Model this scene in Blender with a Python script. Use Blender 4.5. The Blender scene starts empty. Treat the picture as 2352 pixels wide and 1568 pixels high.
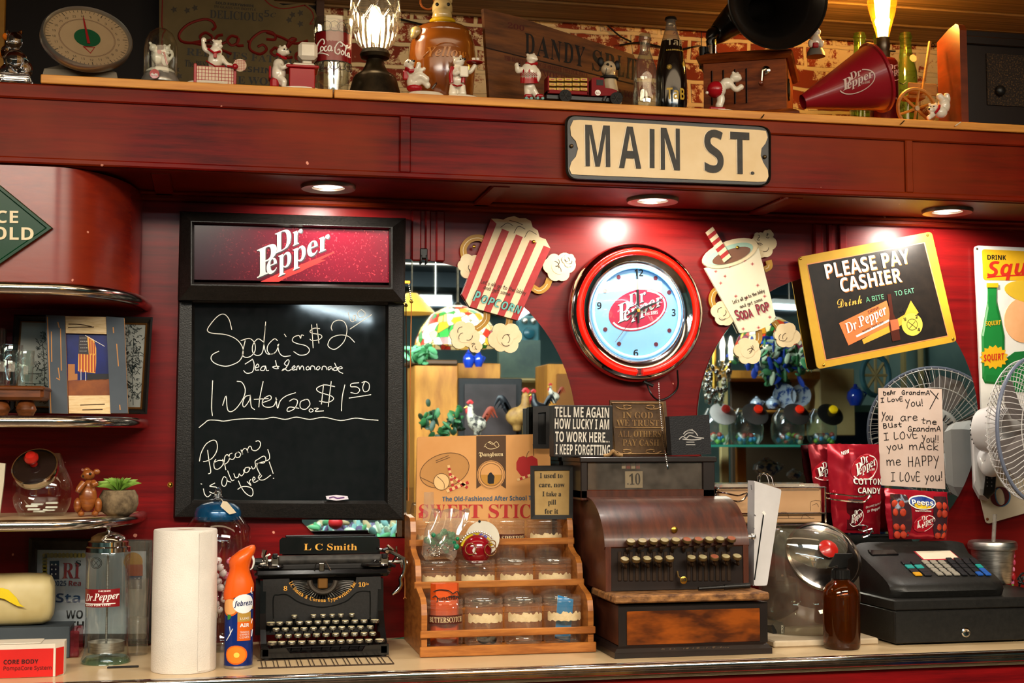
import bpy,bmesh,math,random
from mathutils import Vector,Matrix,Euler
sc=bpy.context.scene
col=sc.collection
random.seed(7)
PI=math.pi
R=math.radians
# ------------------------------------------------------------------ camera
IW,IH,FPX=2352,1568,3200.0
CAMP=Vector((0,-3.2,1.38))
YAW,PITCH=R(-11.9),R(4.1)
cam=bpy.data.cameras.new('camera')
cam.sensor_width=36.0
cam.lens=FPX/IW*36.0
cam.clip_start=.05
camo=bpy.data.objects.new('camera',cam)
col.objects.link(camo)
camo.location=CAMP
camo.rotation_euler=Euler((PI/2+PITCH,0,YAW),'XYZ')
sc.camera=camo
CAMR=camo.rotation_euler.to_matrix()
# ------------------------------------------------------------------ view + world + lights
sc.view_settings.view_transform='Standard'
sc.view_settings.look='None'
sc.view_settings.exposure=0.42
sc.view_settings.gamma=1.0
sc.view_settings.use_curve_mapping=False
sc.cycles.transparent_max_bounces=32
sc.cycles.max_bounces=10
sc.cycles.transmission_bounces=10
sc.cycles.caustics_reflective=False
sc.cycles.caustics_refractive=False
wd=bpy.data.worlds.new('world')
sc.world=wd
wd.use_nodes=True
wd.node_tree.nodes['Background'].inputs[0].default_value=(.30,.36,.42,1)
wd.node_tree.nodes['Background'].inputs[1].default_value=.10

def light(name,kind,loc,target,energy,color,size=.2,size_y=None,spot=None,blend=.6):
 l=bpy.data.lights.new(name,kind)
 l.energy=energy
 l.color=color
 if kind=='AREA':
  l.size=size
  if size_y:
   l.shape='RECTANGLE';l.size_y=size_y
 elif kind=='SPOT':
  l.shadow_soft_size=size;l.spot_size=spot;l.spot_blend=blend
 else:
  l.shadow_soft_size=size
 o=bpy.data.objects.new(name,l)
 col.objects.link(o)
 o.location=loc
 d=Vector(target)-Vector(loc)
 if d.length>0:
  o.rotation_euler=d.to_track_quat('-Z','Y').to_euler()
 return o
# ceiling lights of the room behind the camera
light('room_fill','AREA',(-.7,-2.4,2.47),(-.5,-.9,.75),44,(1,.88,.7),1.6,.5).data.spread=R(105)
light('room_fill','AREA',(1.4,-2.4,2.47),(1.2,-.9,.75),40,(1,.88,.7),1.6,.5).data.spread=R(105)
light('room_fill','AREA',(.8,-5.2,2.46),(.8,-5.5,0),45,(1,.9,.74),3.2,1.4)

light('room_fill','AREA',(.7,-1.0,2.47),(.7,.0,2.1),6,(1,.74,.46),2.6,.3)  # fill added to lift the shelf things and header, no lamp there

# ------------------------------------------------------------------ pixel -> place
def ray(px,py):
 return CAMR@Vector(((px-IW/2)/FPX,(IH/2-py)/FPX,-1))
def P(px,py,Y=0.0):
 """the point of the vertical plane y = Y seen at that pixel"""
 d=ray(px,py)
 return CAMP+d*((Y-CAMP.y)/d.y)
def G(px,py,z):
 """the point of the level plane z seen at that pixel"""
 d=ray(px,py)
 return CAMP+d*((z-CAMP.z)/d.z)
def RM(px,py,d):
 """the point of the room, d in front of the mirrors, whose reflection is seen there"""
 p=P(px,py,d)
 return Vector((p.x,-p.y,p.z))
def S(px,py,Y):
 """metres per pixel there"""
 return(P(px+1,py,Y)-P(px,py,Y)).length

# ------------------------------------------------------------------ materials
def lin(h):
 h=h.lstrip('#')
 c=[int(h[i:i+2],16)/255 for i in(0,2,4)]
 return tuple(x/12.92 if x<=.04045 else((x+.055)/1.055)**2.4 for x in c)+(1,)
MATS={}
def mat(name,hx,rough=.5,metal=0.,hx2=None,scale=8.,stretch=(1,1,1),lo=.35,hi=.65,bump=0.,bscale=None,
  trans=0.,ior=1.45,emit=None,es=0.,coat=0.,spec=.36,detail=4.,rvar=0.,sub=0.,aniso=0.):
 if name in MATS:
  return MATS[name]
 m=bpy.data.materials.new(name)
 m.use_nodes=True
 nt=m.node_tree
 N,L=nt.nodes,nt.links
 b=N['Principled BSDF']
 b.inputs['Base Color'].default_value=lin(hx)
 b.inputs['Roughness'].default_value=rough
 b.inputs['Metallic'].default_value=metal
 b.inputs['IOR'].default_value=ior
 b.inputs['Specular IOR Level'].default_value=spec
 b.inputs['Transmission Weight'].default_value=trans
 b.inputs['Coat Weight'].default_value=coat
 b.inputs['Coat Roughness'].default_value=.12
 if sub:
  b.inputs['Subsurface Weight'].default_value=sub
  b.inputs['Subsurface Radius'].default_value=(.01,.008,.006)
 if emit:
  b.inputs['Emission Color'].default_value=lin(emit)
  b.inputs['Emission Strength'].default_value=es
 tc=N.new('ShaderNodeTexCoord')
 mp=N.new('ShaderNodeMapping')
 mp.inputs['Scale'].default_value=stretch
 L.new(tc.outputs['Object'],mp.inputs[0])
 nz=N.new('ShaderNodeTexNoise')
 nz.inputs['Scale'].default_value=scale
 nz.inputs['Detail'].default_value=detail
 nz.inputs['Roughness'].default_value=.62
 L.new(mp.outputs[0],nz.inputs[0])
 if hx2 is None and not trans and not emit:
  c=lin(hx)
  k=.86
  hx2c=tuple(x*k for x in c[:3])+(1,)
 elif hx2:
  hx2c=lin(hx2)
 else:
  hx2c=None
 if hx2c:
  rp=N.new('ShaderNodeValToRGB')
  e=rp.color_ramp.elements
  e[0].position=lo;e[1].position=hi
  e[0].color=lin(hx);e[1].color=hx2c
  L.new(nz.outputs[0],rp.inputs[0])
  L.new(rp.outputs[0],b.inputs['Base Color'])
 if rvar:
  mr=N.new('ShaderNodeMapRange')
  mr.inputs[3].default_value=max(0,rough-rvar);mr.inputs[4].default_value=min(1,rough+rvar)
  L.new(nz.outputs[0],mr.inputs[0])
  L.new(mr.outputs[0],b.inputs['Roughness'])
 if bump:
  bp=N.new('ShaderNodeBump')
  bp.inputs['Strength'].default_value=bump
  bp.inputs['Distance'].default_value=.002
  if bscale:
   n2=N.new('ShaderNodeTexNoise')
   n2.inputs['Scale'].default_value=bscale
   n2.inputs['Detail'].default_value=3
   L.new(mp.outputs[0],n2.inputs[0])
   L.new(n2.outputs[0],bp.inputs['Height'])
  else:
   L.new(nz.outputs[0],bp.inputs['Height'])
  L.new(bp.outputs[0],b.inputs['Normal'])
 MATS[name]=m
 return m
def thin_glass(name,tint='#ffffff',refl=1.0,haze=0.,haze_hx='#d8d2c4'):
 """a single sheet of clear glass or plastic: see-through, with the reflections of both faces"""
 if name in MATS:
  return MATS[name]
 m=bpy.data.materials.new(name)
 m.use_nodes=True
 N,L=m.node_tree.nodes,m.node_tree.links
 N.remove(N['Principled BSDF'])
 out=N['Material Output']
 t=N.new('ShaderNodeBsdfTransparent');t.inputs[0].default_value=lin(tint)
 g=N.new('ShaderNodeBsdfGlossy');g.inputs['Roughness'].default_value=.03
 g.inputs[0].default_value=(1,1,1,1)
 lw=N.new('ShaderNodeLayerWeight');lw.inputs[0].default_value=.5
 pw=N.new('ShaderNodeMath');pw.operation='POWER';pw.inputs[1].default_value=3.0
 L.new(lw.outputs['Facing'],pw.inputs[0])
 ma=N.new('ShaderNodeMapRange');ma.inputs[3].default_value=.07*refl;ma.inputs[4].default_value=min(.9,.75*refl)
 L.new(pw.outputs[0],ma.inputs[0])
 mx=N.new('ShaderNodeMixShader')
 L.new(ma.outputs[0],mx.inputs[0]);L.new(t.outputs[0],mx.inputs[1]);L.new(g.outputs[0],mx.inputs[2])
 last=mx
 if haze:  # diffuse veil
  df=N.new('ShaderNodeBsdfDiffuse');df.inputs[0].default_value=lin(haze_hx)
  nz=N.new('ShaderNodeTexNoise');nz.inputs['Scale'].default_value=30;nz.inputs['Detail'].default_value=5
  tc=N.new('ShaderNodeTexCoord');L.new(tc.outputs['Object'],nz.inputs[0])
  mr=N.new('ShaderNodeMapRange');mr.inputs[1].default_value=.3;mr.inputs[2].default_value=.75
  mr.inputs[3].default_value=haze*.3;mr.inputs[4].default_value=haze
  L.new(nz.outputs[0],mr.inputs[0])
  m2=N.new('ShaderNodeMixShader')
  L.new(mr.outputs[0],m2.inputs[0]);L.new(mx.outputs[0],m2.inputs[1]);L.new(df.outputs[0],m2.inputs[2])
  last=m2
 L.new(last.outputs[0],out.inputs[0])
 MATS[name]=m
 return m

# ------------------------------------------------------------------ mesh builder (world coordinates)
FA={'serif':(0x1D400,0x1D41A,0x1D7CE),'script':(0x1D4D0,0x1D4EA,0x1D7CE),'sansb':(0x1D5D4,0x1D5EE,0x1D7EC),
 'sansbi':(0x1D63C,0x1D656,0x1D7EC),'serifbi':(0x1D468,0x1D482,0x1D7CE),'sans':(0x1D5A0,0x1D5BA,0x1D7E2),
 'seriflt':(0x1D434,0x1D44E,None),'mono':(0x1D670,0x1D68A,0x1D7F6),'black':(0x1D56C,0x1D586,None),'plain':None}
TCACHE={}
def glyphs(s,font):
 k=(s,font)
 if k in TCACHE:
  return TCACHE[k]
 a=FA[font]
 o=s
 if a:
  o=''
  for c in s:
   if 'A'<=c<='Z':o+=chr(a[0]+ord(c)-65)
   elif 'a'<=c<='z':o+=(chr(0x210E)if(a[1]==0x1D44E and c=='h')else chr(a[1]+ord(c)-97))
   elif c.isdigit()and a[2]:o+=chr(a[2]+ord(c)-48)
   else:o+=c
 cu=bpy.data.curves.new('t','FONT')
 cu.body=o
 cu.size=1.0
 cu.resolution_u=3
 ob=bpy.data.objects.new('t',cu)
 col.objects.link(ob)
 dg=bpy.context.evaluated_depsgraph_get()
 me=bpy.data.meshes.new_from_object(ob.evaluated_get(dg))
 vs=[(v.co.x,v.co.y)for v in me.vertices]
 fs=[tuple(p.vertices)for p in me.polygons]
 bpy.data.meshes.remove(me)
 bpy.data.objects.remove(ob)
 bpy.data.curves.remove(cu)
 if vs:
  x0=min(v[0]for v in vs);x1=max(v[0]for v in vs)
  cap=.70
  vs=[((x-x0)/(x1-x0),y/cap)for x,y in vs]
 TCACHE[k]=(vs,fs)
 return TCACHE[k]

def frame(o,u,v):
 """matrix: local x along u, local y along v, local z out of the surface"""
 u=Vector(u).normalized();v=Vector(v);v=(v-u*v.dot(u)).normalized()
 n=u.cross(v)
 M=Matrix((u,v,n)).transposed().to_4x4()
 M.translation=Vector(o)
 return M
def front(o):
 """flat on a wall that faces the room"""
 return frame(o,(1,0,0),(0,0,1))
def smooth_path(pts,n=6,closed=False):
 pts=[Vector(p)for p in pts]
 if len(pts)<3:
  return pts
 out=[]
 m=len(pts)
 rng=range(m)if closed else range(m-1)
 for i in rng:
  p1,p2=pts[i],pts[(i+1)%m]
  p0=pts[(i-1)%m]if(closed or i>0)else p1*2-p2
  p3=pts[(i+2)%m]if(closed or i+2<m)else p2*2-p1
  for k in range(n):
   t=k/n
   out.append(.5*((2*p1)+(p2-p0)*t+(2*p0-5*p1+4*p2-p3)*t*t+(3*p1-p0-3*p2+p3)*t*t*t))
 if not closed:
  out.append(pts[-1])
 return out

class MB:
 def __init__(s,M=None):
  s.v=[];s.f=[];s.fm=[];s.fs=[];s.mats=[];s.M=M
 def add(s,vs,fs,m,smooth=False,M=None):
  if m not in s.mats:s.mats.append(m)
  mi=s.mats.index(m)
  b=len(s.v)
  T=s.M
  if M is not None:
   T=M if T is None else T@M
  for v in vs:
   v=Vector(v)
   if len(v)==2:v=Vector((v.x,v.y,0))
   s.v.append(T@v if T is not None else v)
  for f in fs:
   s.f.append(tuple(b+i for i in f));s.fm.append(mi);s.fs.append(smooth)
  return s
 def box(s,lo,hi,m,bev=0.,M=None):
  x0,y0,z0=lo;x1,y1,z1=hi
  if x0>x1:x0,x1=x1,x0
  if y0>y1:y0,y1=y1,y0
  if z0>z1:z0,z1=z1,z0
  b=min(bev,(x1-x0)*.45,(y1-y0)*.45,(z1-z0)*.45)
  if b<=0:
   vs=[(x0,y0,z0),(x1,y0,z0),(x1,y1,z0),(x0,y1,z0),(x0,y0,z1),(x1,y0,z1),(x1,y1,z1),(x0,y1,z1)]
   fs=[(0,3,2,1),(4,5,6,7),(0,1,5,4),(1,2,6,5),(2,3,7,6),(3,0,4,7)]
   return s.add(vs,fs,m,False,M)
  vs=[];idx={}
  X=(x0,x1);Y=(y0,y1);Zz=(z0,z1)
  for i in(0,1):
   for j in(0,1):
    for k in(0,1):
     c=(X[i],Y[j],Zz[k])
     d=(b if i==0 else-b,b if j==0 else-b,b if k==0 else-b)
     for a in range(3):
      p=[c[q]+(0 if q==a else d[q])for q in range(3)]
      idx[(i,j,k,a)]=len(vs);vs.append(tuple(p))
  fs=[]
  for a in range(3):
   o1,o2=(a+1)%3,(a+2)%3
   for e in(0,1):
    q=[]
    for(p,r)in((0,0),(1,0),(1,1),(0,1)):
     t=[0,0,0];t[a]=e;t[o1]=p;t[o2]=r
     q.append(idx[(t[0],t[1],t[2],a)])
    fs.append(tuple(q)if e else tuple(reversed(q)))
   for p in(0,1):
    for r in(0,1):
     t0=[0,0,0];t0[a]=0;t0[o1]=p;t0[o2]=r
     t1=list(t0);t1[a]=1
     q=(idx[(*t0,o1)],idx[(*t1,o1)],idx[(*t1,o2)],idx[(*t0,o2)])
     fs.append(q if p==r else tuple(reversed(q)))
  for i in(0,1):
   for j in(0,1):
    for k in(0,1):
     q=tuple(idx[(i,j,k,a)]for a in range(3))
     fs.append(q if(i+j+k)%2 else tuple(reversed(q)))
  return s.add(vs,fs,m,False,M)
 def lathe(s,prof,m,o=(0,0,0),seg=32,M=None,smooth=True,closed=False,sx=1.,sy=1.):
  """profile of (r, z) turned about the upright axis through o"""
  vs=[];fs=[];n=len(prof)
  ox,oy,oz=o
  for i in range(seg):
   a=2*PI*i/seg
   for r,z in prof:
    vs.append((ox+r*math.cos(a)*sx,oy+r*math.sin(a)*sy,oz+z))
  for i in range(seg):
   j=(i+1)%seg
   for k in range(n-1 if not closed else n):
    k2=(k+1)%n
    fs.append((i*n+k,j*n+k,j*n+k2,i*n+k2))
  if not closed:
   if prof[0][0]>1e-6:fs.append(tuple(i*n for i in reversed(range(seg))))
   if prof[-1][0]>1e-6:fs.append(tuple(i*n+n-1 for i in range(seg)))
  return s.add(vs,fs,m,smooth,M)
 def shell(s,prof,m,o=(0,0,0),seg=32,M=None,smooth=True):
  """the same without end caps"""
  vs=[];fs=[];n=len(prof);ox,oy,oz=o
  for i in range(seg):
   a=2*PI*i/seg
   for r,z in prof:vs.append((ox+r*math.cos(a),oy+r*math.sin(a),oz+z))
  for i in range(seg):
   j=(i+1)%seg
   for k in range(n-1):fs.append((i*n+k,j*n+k,j*n+k+1,i*n+k+1))
  return s.add(vs,fs,m,smooth,M)
 def ball(s,c,r,m,seg=16,rings=10,M=None):
  if not hasattr(r,'__len__'):r=(r,r,r)
  vs=[];fs=[]
  for i in range(rings+1):
   t=PI*i/rings
   for j in range(seg):
    a=2*PI*j/seg
    vs.append((c[0]+r[0]*math.sin(t)*math.cos(a),c[1]+r[1]*math.sin(t)*math.sin(a),c[2]-r[2]*math.cos(t)))
  for i in range(rings):
   for j in range(seg):
    k=(j+1)%seg
    fs.append((i*seg+j,i*seg+k,(i+1)*seg+k,(i+1)*seg+j))
  return s.add(vs,fs,m,True,M)
 def tube(s,pts,r,m,seg=8,closed=False,smooth=True,M=None,caps=True,flat=None):
  pts=[Vector(p)for p in pts]
  n=len(pts)
  if not hasattr(r,'__len__'):r=[r]*n
  vs=[];fs=[]
  up=None
  for i in range(n):
   if closed:
    t=pts[(i+1)%n]-pts[i-1]
   else:
    t=pts[min(i+1,n-1)]-pts[max(i-1,0)]
   if t.length<1e-9:t=Vector((0,0,1))
   t.normalize()
   if up is None:
    up=Vector((0,0,1))if abs(t.z)<.9 else Vector((0,1,0))
   up=up-t*up.dot(t)
   if up.length<1e-6:
    up=t.orthogonal()
   up.normalize()
   sd=t.cross(up)
   for k in range(seg):
    a=2*PI*(k+.5)/seg
    rx=r[i];ry=r[i]*(flat if flat else 1)
    vs.append(pts[i]+up*math.cos(a)*rx+sd*math.sin(a)*ry)
  for i in range(n if closed else n-1):
   j=(i+1)%n
   for k in range(seg):
    q=(k+1)%seg
    fs.append((i*seg+k,i*seg+q,j*seg+q,j*seg+k))
  if not closed and caps:
   fs.append(tuple(reversed(range(seg))));fs.append(tuple((n-1)*seg+k for k in range(seg)))
  return s.add(vs,fs,m,smooth,M)
 def prism(s,poly,t,m,M=None,z0=0.,side=None,bev=0.):
  """outline in local xy, raised from z0 by t along local z"""
  n=len(poly)
  ar=sum(poly[i][0]*poly[(i+1)%n][1]-poly[(i+1)%n][0]*poly[i][1]for i in range(n))
  if ar<0:poly=list(reversed(poly))
  vs=[(p[0],p[1],z0)for p in poly]+[(p[0],p[1],z0+t)for p in poly]
  s.add(vs,[tuple(range(n,2*n)),tuple(reversed(range(n)))],m,False,M)
  return s.add(vs,[(i,(i+1)%n,n+(i+1)%n,n+i)for i in range(n)],side or m,False,M)
 def loft(s,rings,m,closed=True,caps=True,smooth=True,M=None):
  n=len(rings[0]);vs=[v for r in rings for v in r];fs=[]
  for i in range(len(rings)-1):
   for k in range(n if closed else n-1):
    q=(k+1)%n
    fs.append((i*n+k,i*n+q,(i+1)*n+q,(i+1)*n+k))
  if caps:
   fs.append(tuple(reversed(range(n))));fs.append(tuple((len(rings)-1)*n+k for k in range(n)))
  return s.add(vs,fs,m,smooth,M)
 def ribbon(s,pts,w,m,M=None,t=.0006,z0=0.):
  """a pen stroke of width w in local xy"""
  pts=[Vector((p[0],p[1]))for p in pts]
  n=len(pts)
  vs=[];fs=[]
  for i in range(n):
   d=pts[min(i+1,n-1)]-pts[max(i-1,0)]
   if d.length<1e-9:d=Vector((1,0))
   d.normalize();q=Vector((-d.y,d.x))*w/2
   e=d*(w*.35)*((-1 if i==0 else 0)+(1 if i==n-1 else 0))
   for sgn in(1,-1):
    a=pts[i]+q*sgn+e
    vs.append((a.x,a.y,z0+t))
  for i in range(n-1):
   fs.append((2*i+1,2*i+3,2*i+2,2*i))
  return s.add(vs,fs,m,False,M)
 def text(s,txt,font,A,B,h,m,Y=0.,off=.0008,n=None,up=None,shear=0.,squash=None):
  """lettering on the wall plane y = Y whose baseline runs from pixel A to pixel B, capitals h pixels high"""
  a,b=P(A[0],A[1],Y-off),P(B[0],B[1],Y-off)
  L=math.hypot(B[0]-A[0],B[1]-A[1])
  k=(b-a).length/L
  M=frame(a,b-a,(0,0,1))
  return s.text_on(txt,font,M,(b-a).length,h*k,m,shear)
 def text_on(s,txt,font,M,w,h,m,shear=0.,lift=0.):
  vs,fs=glyphs(txt,font)
  return s.add([(x*w+y*h*shear,y*h,lift)for x,y in vs],fs,m,False,M)
 def text_map(s,txt,font,fn,m):
  vs,fs=glyphs(txt,font)
  return s.add([fn(x,y)for x,y in vs],fs,m,False)
 def build(s,name,parent=None,loc=None,**props):
  if loc is None:
   if parent is not None:
    loc=wloc(parent)
   else:
    xs=[v.x for v in s.v];ys=[v.y for v in s.v];zs=[v.z for v in s.v]
    loc=Vector(((min(xs)+max(xs))/2,(min(ys)+max(ys))/2,min(zs)))
  loc=Vector(loc)
  me=bpy.data.meshes.new(name)
  me.from_pydata([v-loc for v in s.v],[],s.f)
  for m in s.mats:me.materials.append(m)
  me.polygons.foreach_set('material_index',s.fm)
  me.polygons.foreach_set('use_smooth',s.fs)
  me.update()
  if any(s.fs):
   me.set_sharp_from_angle(angle=R(42))
  o=bpy.data.objects.new(name,me)
  col.objects.link(o)
  if parent is not None:
   o.parent=parent
   o.location=loc-wloc(parent)
  else:
   o.location=loc
  for k,v in props.items():o[k]=v
  return o
def wloc(o):
 v=Vector(o.location)
 while o.parent is not None:
  o=o.parent;v+=o.location
 return v
def thing(name,label,cat,loc,group=None):
 o=bpy.data.objects.new(name,None)
 o.empty_display_size=.02
 col.objects.link(o)
 o.location=Vector(loc)
 o['label']=label;o['category']=cat
 if group:o['group']=group
 return o
def tag(o,label,cat,group=None,kind=None):
 o['label']=label;o['category']=cat
 if group:o['group']=group
 if kind:o['kind']=kind
 return o
def dup(src,loc,label=None,mats=None,rz=0):
 """a copy of a thing with copies of its parts and sub-parts"""
 r=src.copy();col.objects.link(r);r.location=Vector(loc)
 if label:r['label']=label
 def kids(a,b):
  for ch in list(a.children):
   c=ch.copy();col.objects.link(c);c.parent=b
   if rz and a is src:
    pass
   kids(ch,c)
 kids(src,r)
 if rz:r.rotation_euler=(0,0,rz)
 return r
def struct(o):
 o['kind']='structure'
 return o
def px_poly(pts,Y):
 """pixel outline -> (x, z) on the plane y = Y"""
 return[(q.x,q.z)for q in(P(a,b,Y)for a,b in pts)]
CSCR=[[(150,25),(165,5),(150,-25),(110,-30),(40,10),(0,70),(10,110),(60,112),(120,85)],[(150,60),(120,45),(95,70),(110,95),(150,80),(150,60)],[(200,45),(175,55),(165,85),(185,100),(215,85)],[(270,50),(240,45),(220,75),(240,100),(268,80),(272,52),(265,95),(295,92)],[(312,66),(326,66)],
[(400,40),(440,35),(430,0),(380,0),(330,55),(325,110),(370,130),(400,100),(385,75),(360,90)],[(440,80),(420,110),(440,130),(465,105),(440,80)],[(470,110),(520,40),(535,20),(510,25),(490,90),(495,130),(520,125)],[(400,0),(470,20),(530,45),(590,20)],[(575,90),(540,100),(535,130),(565,135),(580,95),(580,135),(605,130)],[(60,112),(140,120),(200,135),(240,150)]]
def cola_script(mb,fn,w,m):
 for q in CSCR:mb.tube([fn(v.x,v.y)for v in smooth_path([(a,b,0)for a,b in q],4)],w,m,5)
def flat(mb,pts,Y,t,m,off=0.,side=None):
 """a flat piece of that pixel outline, thickness t, its back at y = Y - off"""
 return mb.prism(px_poly(pts,Y-off),t,m,M=front((0,Y-off,0)),side=side)
def arc(cx,cy,rx,ry,a0,a1,n=16):
 return[(cx+rx*math.cos(R(a0+(a1-a0)*i/n)),cy+ry*math.sin(R(a0+(a1-a0)*i/n)))for i in range(n+1)]
def pen(mb,strokes,Y,w,m,off=.001,n=5):
 """handwriting traced as strokes of pixels, w pixels wide"""
 k=S(*strokes[0][0],Y)
 for st in strokes:
  q=smooth_path([(a,b,0)for a,b in st],n)
  mb.ribbon(px_poly([(v.x,v.y)for v in q],Y),w*k,m,M=front((0,Y,0)),z0=off,t=0)
 return mb
# ------------------------------------------------------------------ levels of the place
ZC=P(1176,1456,0).z                      # counter top
YF=G(1176,1533,ZC).y                     # its front edge
YH=-.325                                   # face of the boxed header
ZH0=P(1176,418,YH).z                     # its underside
ZH1=P(1176,247,YH).z                     # under the pine boards
ZS=P(1176,226,YH-.006).z                 # top of the pine boards
YB=.36                                     # brick wall above the header
ZCEIL=2.50
# ------------------------------------------------------------------ setting materials
def red_wood(name,a,b,c,sx=1.6,sz=26.,rough=.32,specks=True,spec=.22):
 m=mat(name,a,rough=rough,coat=0.,spec=spec)
 N,L=m.node_tree.nodes,m.node_tree.links
 bs=N['Principled BSDF']
 tc=N.new('ShaderNodeTexCoord')
 mp=N.new('ShaderNodeMapping');mp.inputs['Scale'].default_value=(sx,sx,sz)
 L.new(tc.outputs['Object'],mp.inputs[0])
 n1=N.new('ShaderNodeTexNoise');n1.inputs['Scale'].default_value=2.2;n1.inputs['Detail'].default_value=9;n1.inputs['Roughness'].default_value=.72
 L.new(mp.outputs[0],n1.inputs[0])
 n2=N.new('ShaderNodeTexNoise');n2.inputs['Scale'].default_value=2.6;n2.inputs['Detail'].default_value=3
 L.new(tc.outputs['Object'],n2.inputs[0])
 r=N.new('ShaderNodeValToRGB');e=r.color_ramp.elements
 e[0].position=.33;e[0].color=lin(a);e[1].position=.62;e[1].color=lin(b)
 L.new(n1.outputs[0],r.inputs[0])
 r2=N.new('ShaderNodeValToRGB');e=r2.color_ramp.elements
 e[0].position=.42;e[0].color=(0,0,0,1);e[1].position=.68;e[1].color=(.85,.85,.85,1)
 L.new(n2.outputs[0],r2.inputs[0])
 mx=N.new('ShaderNodeMixRGB');mx.inputs[2].default_value=lin(c)
 L.new(r2.outputs[0],mx.inputs[0]);L.new(r.outputs[0],mx.inputs[1])
 last=mx
 if specks:
  v=N.new('ShaderNodeTexVoronoi');v.inputs['Scale'].default_value=16
  L.new(tc.outputs['Object'],v.inputs[0])
  n3=N.new('ShaderNodeTexNoise');n3.inputs['Scale'].default_value=60;L.new(tc.outputs['Object'],n3.inputs[0])
  ad=N.new('ShaderNodeMath');ad.operation='MULTIPLY_ADD';ad.inputs[1].default_value=.25;L.new(n3.outputs[0],ad.inputs[0]);L.new(v.outputs[0],ad.inputs[2])
  cr=N.new('ShaderNodeValToRGB');e=cr.color_ramp.elements
  e[0].position=.146;e[0].color=(1,1,1,1);e[1].position=.153;e[1].color=(0,0,0,1)
  L.new(ad.outputs[0],cr.inputs[0])
  m3=N.new('ShaderNodeMixRGB');m3.inputs[2].default_value=lin('#d8907a')
  L.new(cr.outputs[0],m3.inputs[0]);L.new(mx.outputs[0],m3.inputs[1]);last=m3
 for l in list(bs.inputs['Base Color'].links):L.remove(l)
 L.new(last.outputs[0],bs.inputs['Base Color'])
 bp=N.new('ShaderNodeBump');bp.inputs['Strength'].default_value=.12;bp.inputs['Distance'].default_value=.001
 L.new(n1.outputs[0],bp.inputs['Height']);L.new(bp.outputs[0],bs.inputs['Normal'])
 return m
WALLRED=red_wood('painted_red_wall','#4e080c','#7c0e10','#6c140e',rough=.3)
HEADRED=red_wood('stained_red_wood','#360403','#6c0a05','#7e2e0a',spec=.09,rough=.4)
CABRED=red_wood('cabinet_red','#6a1210','#86200f','#7c2c12',sx=6,sz=30,spec=.5,rough=.27)
PINE=mat('pine','#d8963e',.5,hx2='#b4702a',scale=3.2,stretch=(2,12,30),lo=.3,hi=.7,bump=.1)
CHROME=mat('chrome','#e8e4e0',.08,1.0,hx2='#cfcac6',scale=40)
CHROMEW=mat('worn_chrome','#d6d0c8',.14,1.0,hx2='#8a8078',scale=30,lo=.5,hi=.75,rvar=.1)
BLACK=mat('black_plastic','#0c0b0b',.38,hx2='#141210',scale=60)
BLACKM=mat('black_matte','#12100f',.6,hx2='#1a1715',scale=60)
WHITE=mat('white_enamel','#e8e4dc',.35)
CREAM=mat('cream_paint','#e6d6b4',.55,hx2='#dccaa4',scale=6)
GOLD=mat('brass','#c8973a',.28,1.0)
LAMIN=mat('beige_laminate','#c8ae88',.34,hx2='#bda27a',scale=5,coat=.3)
DARKW=mat('dark_walnut','#2a140c',.42,hx2='#160a06',scale=5,stretch=(3,3,20))
MIRROR=mat('mirror_silver','#d4dad8',.015,1.0,hx2='#cdd5d3',scale=3)
LENS=mat('lit_lens','#ffffff',.4,emit='#fff2dc',es=3)
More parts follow.
